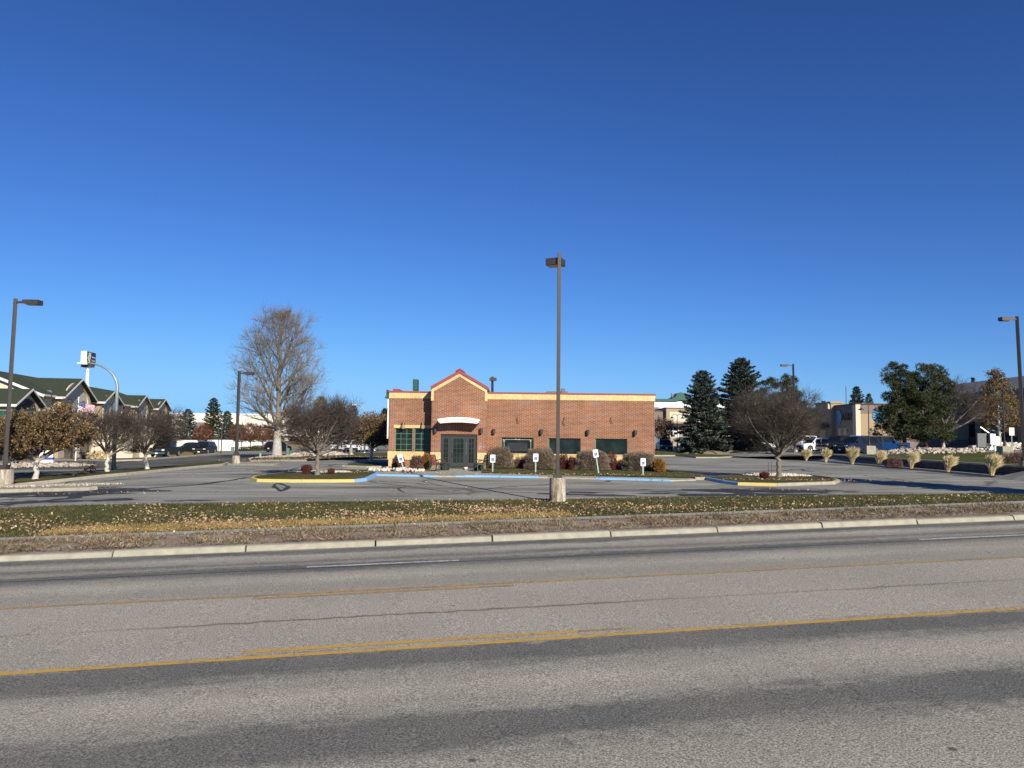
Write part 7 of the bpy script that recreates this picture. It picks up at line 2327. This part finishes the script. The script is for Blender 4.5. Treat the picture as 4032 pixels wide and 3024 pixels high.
car(2620, 124, 'suv', 'car_grey', (0.3, 1), 'grey car behind the navy car by the plum brown tree', Ht=1.95, W=2.0)
car(2690, 128, 'suv', 'car_slate', (-0.2, -1), 'slate blue car behind the double gooseneck lamp', Ht=2.1, W=2.0)
car(2756, 112.5, 'suv', 'car_slate', (0.0, 1), 'slate blue car under the left spruce', Ht=1.6)
car(2800, 113.5, 'sedan', 'car_slate', (0.0, 1), 'low blue car beneath the gap between the two blue spruces', Ht=1.5)
car(2890, 112, 'suv', 'car_silver', (0.05, 1), 'silver car seen from behind above the mulch mound', Ht=1.55, L=4.5)
car(2955, 118, 'suv', 'car_white', (-1, -0.3), 'white car farthest left of the white ones right of the silver car', Ht=1.6, L=4.4)
car(3035, 116, 'suv', 'car_white', (-1, -0.2), 'white car hidden behind the right island tree crown', Ht=1.7, L=4.6)
car(3148, 104, 'suv', 'car_white', (-1, -0.2), 'tall white car with roof rails behind the white crossover', Ht=1.95, L=5.2, W=2.0)
car(3212, 93, 'suv', 'car_white', (-1, -0.25), 'white crossover parked nose left of the black pickup', Ht=1.66, L=4.7)
car(3306, 86, 'pickup', 'car_black', (-1, -0.45), 'black pickup parked between the white crossover and the navy car', L=5.4, Ht=1.93, chrome=True)
car(3378, 82, 'suv', 'car_navy', (-1, -0.42), 'dark navy car parked before the shaded shop', Ht=1.86, L=5.1, W=2.0)
car(3490, 83, 'jeep', 'car_blue', (1, -0.12), 'bright blue off road car with black hard top by the pale lamp base', Ht=1.85, L=4.3, W=1.9, wheel=0.42)

# ================================================================== SMALL STREET THINGS
def cabinet(px, pyb, w, h, mat, label, Y=None, name='utility_box', cat='utility box'):
    p = gp(px, pyb) if Y is None else gpx(px, Y); k = mpp(p.y); W_, H_ = w * k / 2, h * k
    root = thing(name, tuple(p), label, cat)
    MB().box(-W_, W_, -W_ * .8, W_ * .8, -0.05, H_ * 0.9).build('body', M[mat], root, bevel=0.02)
    MB().box(-W_ * 1.06, W_ * 1.06, -W_ * .88, W_ * .88, H_ * 0.902, H_).build('lid', M[mat], root, bevel=0.02)
cabinet(917, 1766, 11, 17, 'cabinet', 'green utility box on the dry lawn right of the black cars', Y=150)
cabinet(1133, 1789, 12, 24, 'cabinet', 'green utility box right of the big pale trunk')
cabinet(1025, 1809, 7, 24, 'pedestal', 'pale slim pedestal left of the big bare tree')
cabinet(1383, 1790, 11, 22, 'concrete', 'pale concrete block between the white car and the white pickup', Y=103, name='concrete_block', cat='concrete block')
def sign_post(px, pyb, Y, h_top, plate, label, mat='white'):
    p = gpx(px, Y); k = mpp(Y)
    root = thing('sign', (p.x, Y, p.z), label, 'sign')
    h = at(px, h_top, Y).z - p.z
    MB().box(-0.04, 0.04, -0.03, 0.03, 0, h).build('post', M['galv'], root)
    w, hh = plate
    MB().box(-w / 2, w / 2, -0.06, -0.032, h - hh, h).build('plate', M[mat], root)
sign_post(3984, 0, 84, 1684, (0.55, 0.85), 'small white sign on post between the rocks at far right')
sign_post(1130, 0, 100, 1725, (0.6, 0.35), 'small white sign right of the pale trunk of the big tree')
q = gpx(184, 78)
root = thing('monument_sign', (q.x, 78, q.z), 'low white monument sign with blue band by the cobble bed', 'sign', rz=R(12))
MB().box(-0.75, 0.75, -0.25, 0.25, 0, 0.30).box(-0.7, 0.7, -0.22, 0.22, 0.55, 1.0).box(-0.45, 0.7, -0.2, 0.2, 1.002, 1.25).build('panel', M['white'], root)
MB().box(-0.72, 0.72, -0.23, 0.23, 0.301, 0.549).build('blue_band', M['blue'], root)
# broken sign cabinet at far right
q = gpx(3890, 84)
root = thing('broken_sign', (q.x, 84, zupper(q.x) + 0.35), 'broken white sign panels leaning on the rocks at far right', 'sign')
T = Matrix.Rotation(R(5), 4, 'Y') @ Matrix.Rotation(R(-8), 4, 'Z')
mb = MB(); mb.prism([(0.15, 0.4), (1.05, 0.35), (1.05, 1.35), (0.6, 1.37), (0.6, 1.6), (0.05, 1.6)], 1, -0.2, -0.05); mb.v = [tuple(T @ Vector(v)) for v in mb.v]; mb.build('panel', M['white'], root)
MB().box(-1.0, 0.0, 0.2, 0.5, 0.1, 1.6).build('back_panel', M['roof_grey'], root)
MB().prism([(-0.1, -0.2), (0.35, -0.2), (0.35, 0.5)], 1, -0.3, -0.15).box(0.6, 0.75, -0.2, -0.05, -0.3, 0.4).build('fragment', M['white'], root)
MB().tube([(-0.6, 0.3, 2.3), (0.2, 0.1, 1.65)], 0.05, 6).build('strut', M['rim'], root)
# poles
def pole(px, Y, top, r_, mat, label, arm=None):
    p = gpx(px, Y); h = at(px, top, Y).z - p.z
    root = thing('utility_pole', (p.x, Y, p.z), label, 'utility pole')
    MB().tube([(0, 0, 0), (0, 0, h)], [r_, r_ * 0.7], 8).build('pole', M[mat], root)
    if arm: MB().box(-arm, arm, -0.08, 0.08, h - 0.6, h - 0.4).build('crossarm', M[mat], root)
pole(1379, 140, 1588, 0.16, 'bark_brown', 'dark wooden utility pole behind the trees left of the brick building', arm=0.9)
pole(3335, 135, 1522, 0.10, 'car_slate', 'slim blue grey pole rising behind the shaded shop roof', arm=None)
pole(860, 140, 1680, 0.08, 'dark_metal', 'thin dark pole before the tallest distant spruce')
pole(872, 120, 1665, 0.10, 'bark_dusk', 'short dark post right of the following black car')
pole(951, 145, 1660, 0.08, 'dark_metal', 'thin dark pole just right of the brown lamp post')
pole(1096 - 12, 88, 1640, 0.13, 'galv', 'grey green pole against the left side of the big pale trunk')
# thin rods on the right island
p = gp(3026, 1878, 0.16)
for dx, label in ((0, 'thin rusty rod standing by the barberry on the right island'), (0.17, 'second thin rod nearer the right island tree trunk')):
    tag(MB().tube([(0, 0, 0), (0, 0, 0.85)], 0.012, 6).tube([(-0.03, 0, 0.84), (0.03, 0, 0.84)], 0.015, 6).build('rod', M['bark_dusk'], None, (p.x + dx, p.y, p.z)), label, 'rod')
# loose low hedge and bushes behind the street
for i, (px, Y, w, h, m_, label) in enumerate(((985, 148, 2.2, 1.0, 'needle_green', 'low dark green juniper below the red brown trees'), (400, 92, 1.6, 1.0, 'straw', 'dry ornamental bush on the hotel lawn'), (1015, 150, 1.4, 1.1, 'needle_green', 'second low juniper right of the first one'))):
    q = gpx(px, Y); shrub('low_bush', q, w, 1.0, h, 2200, m_, label, 400 + i, (0.3, 0.07), spray=0.9)
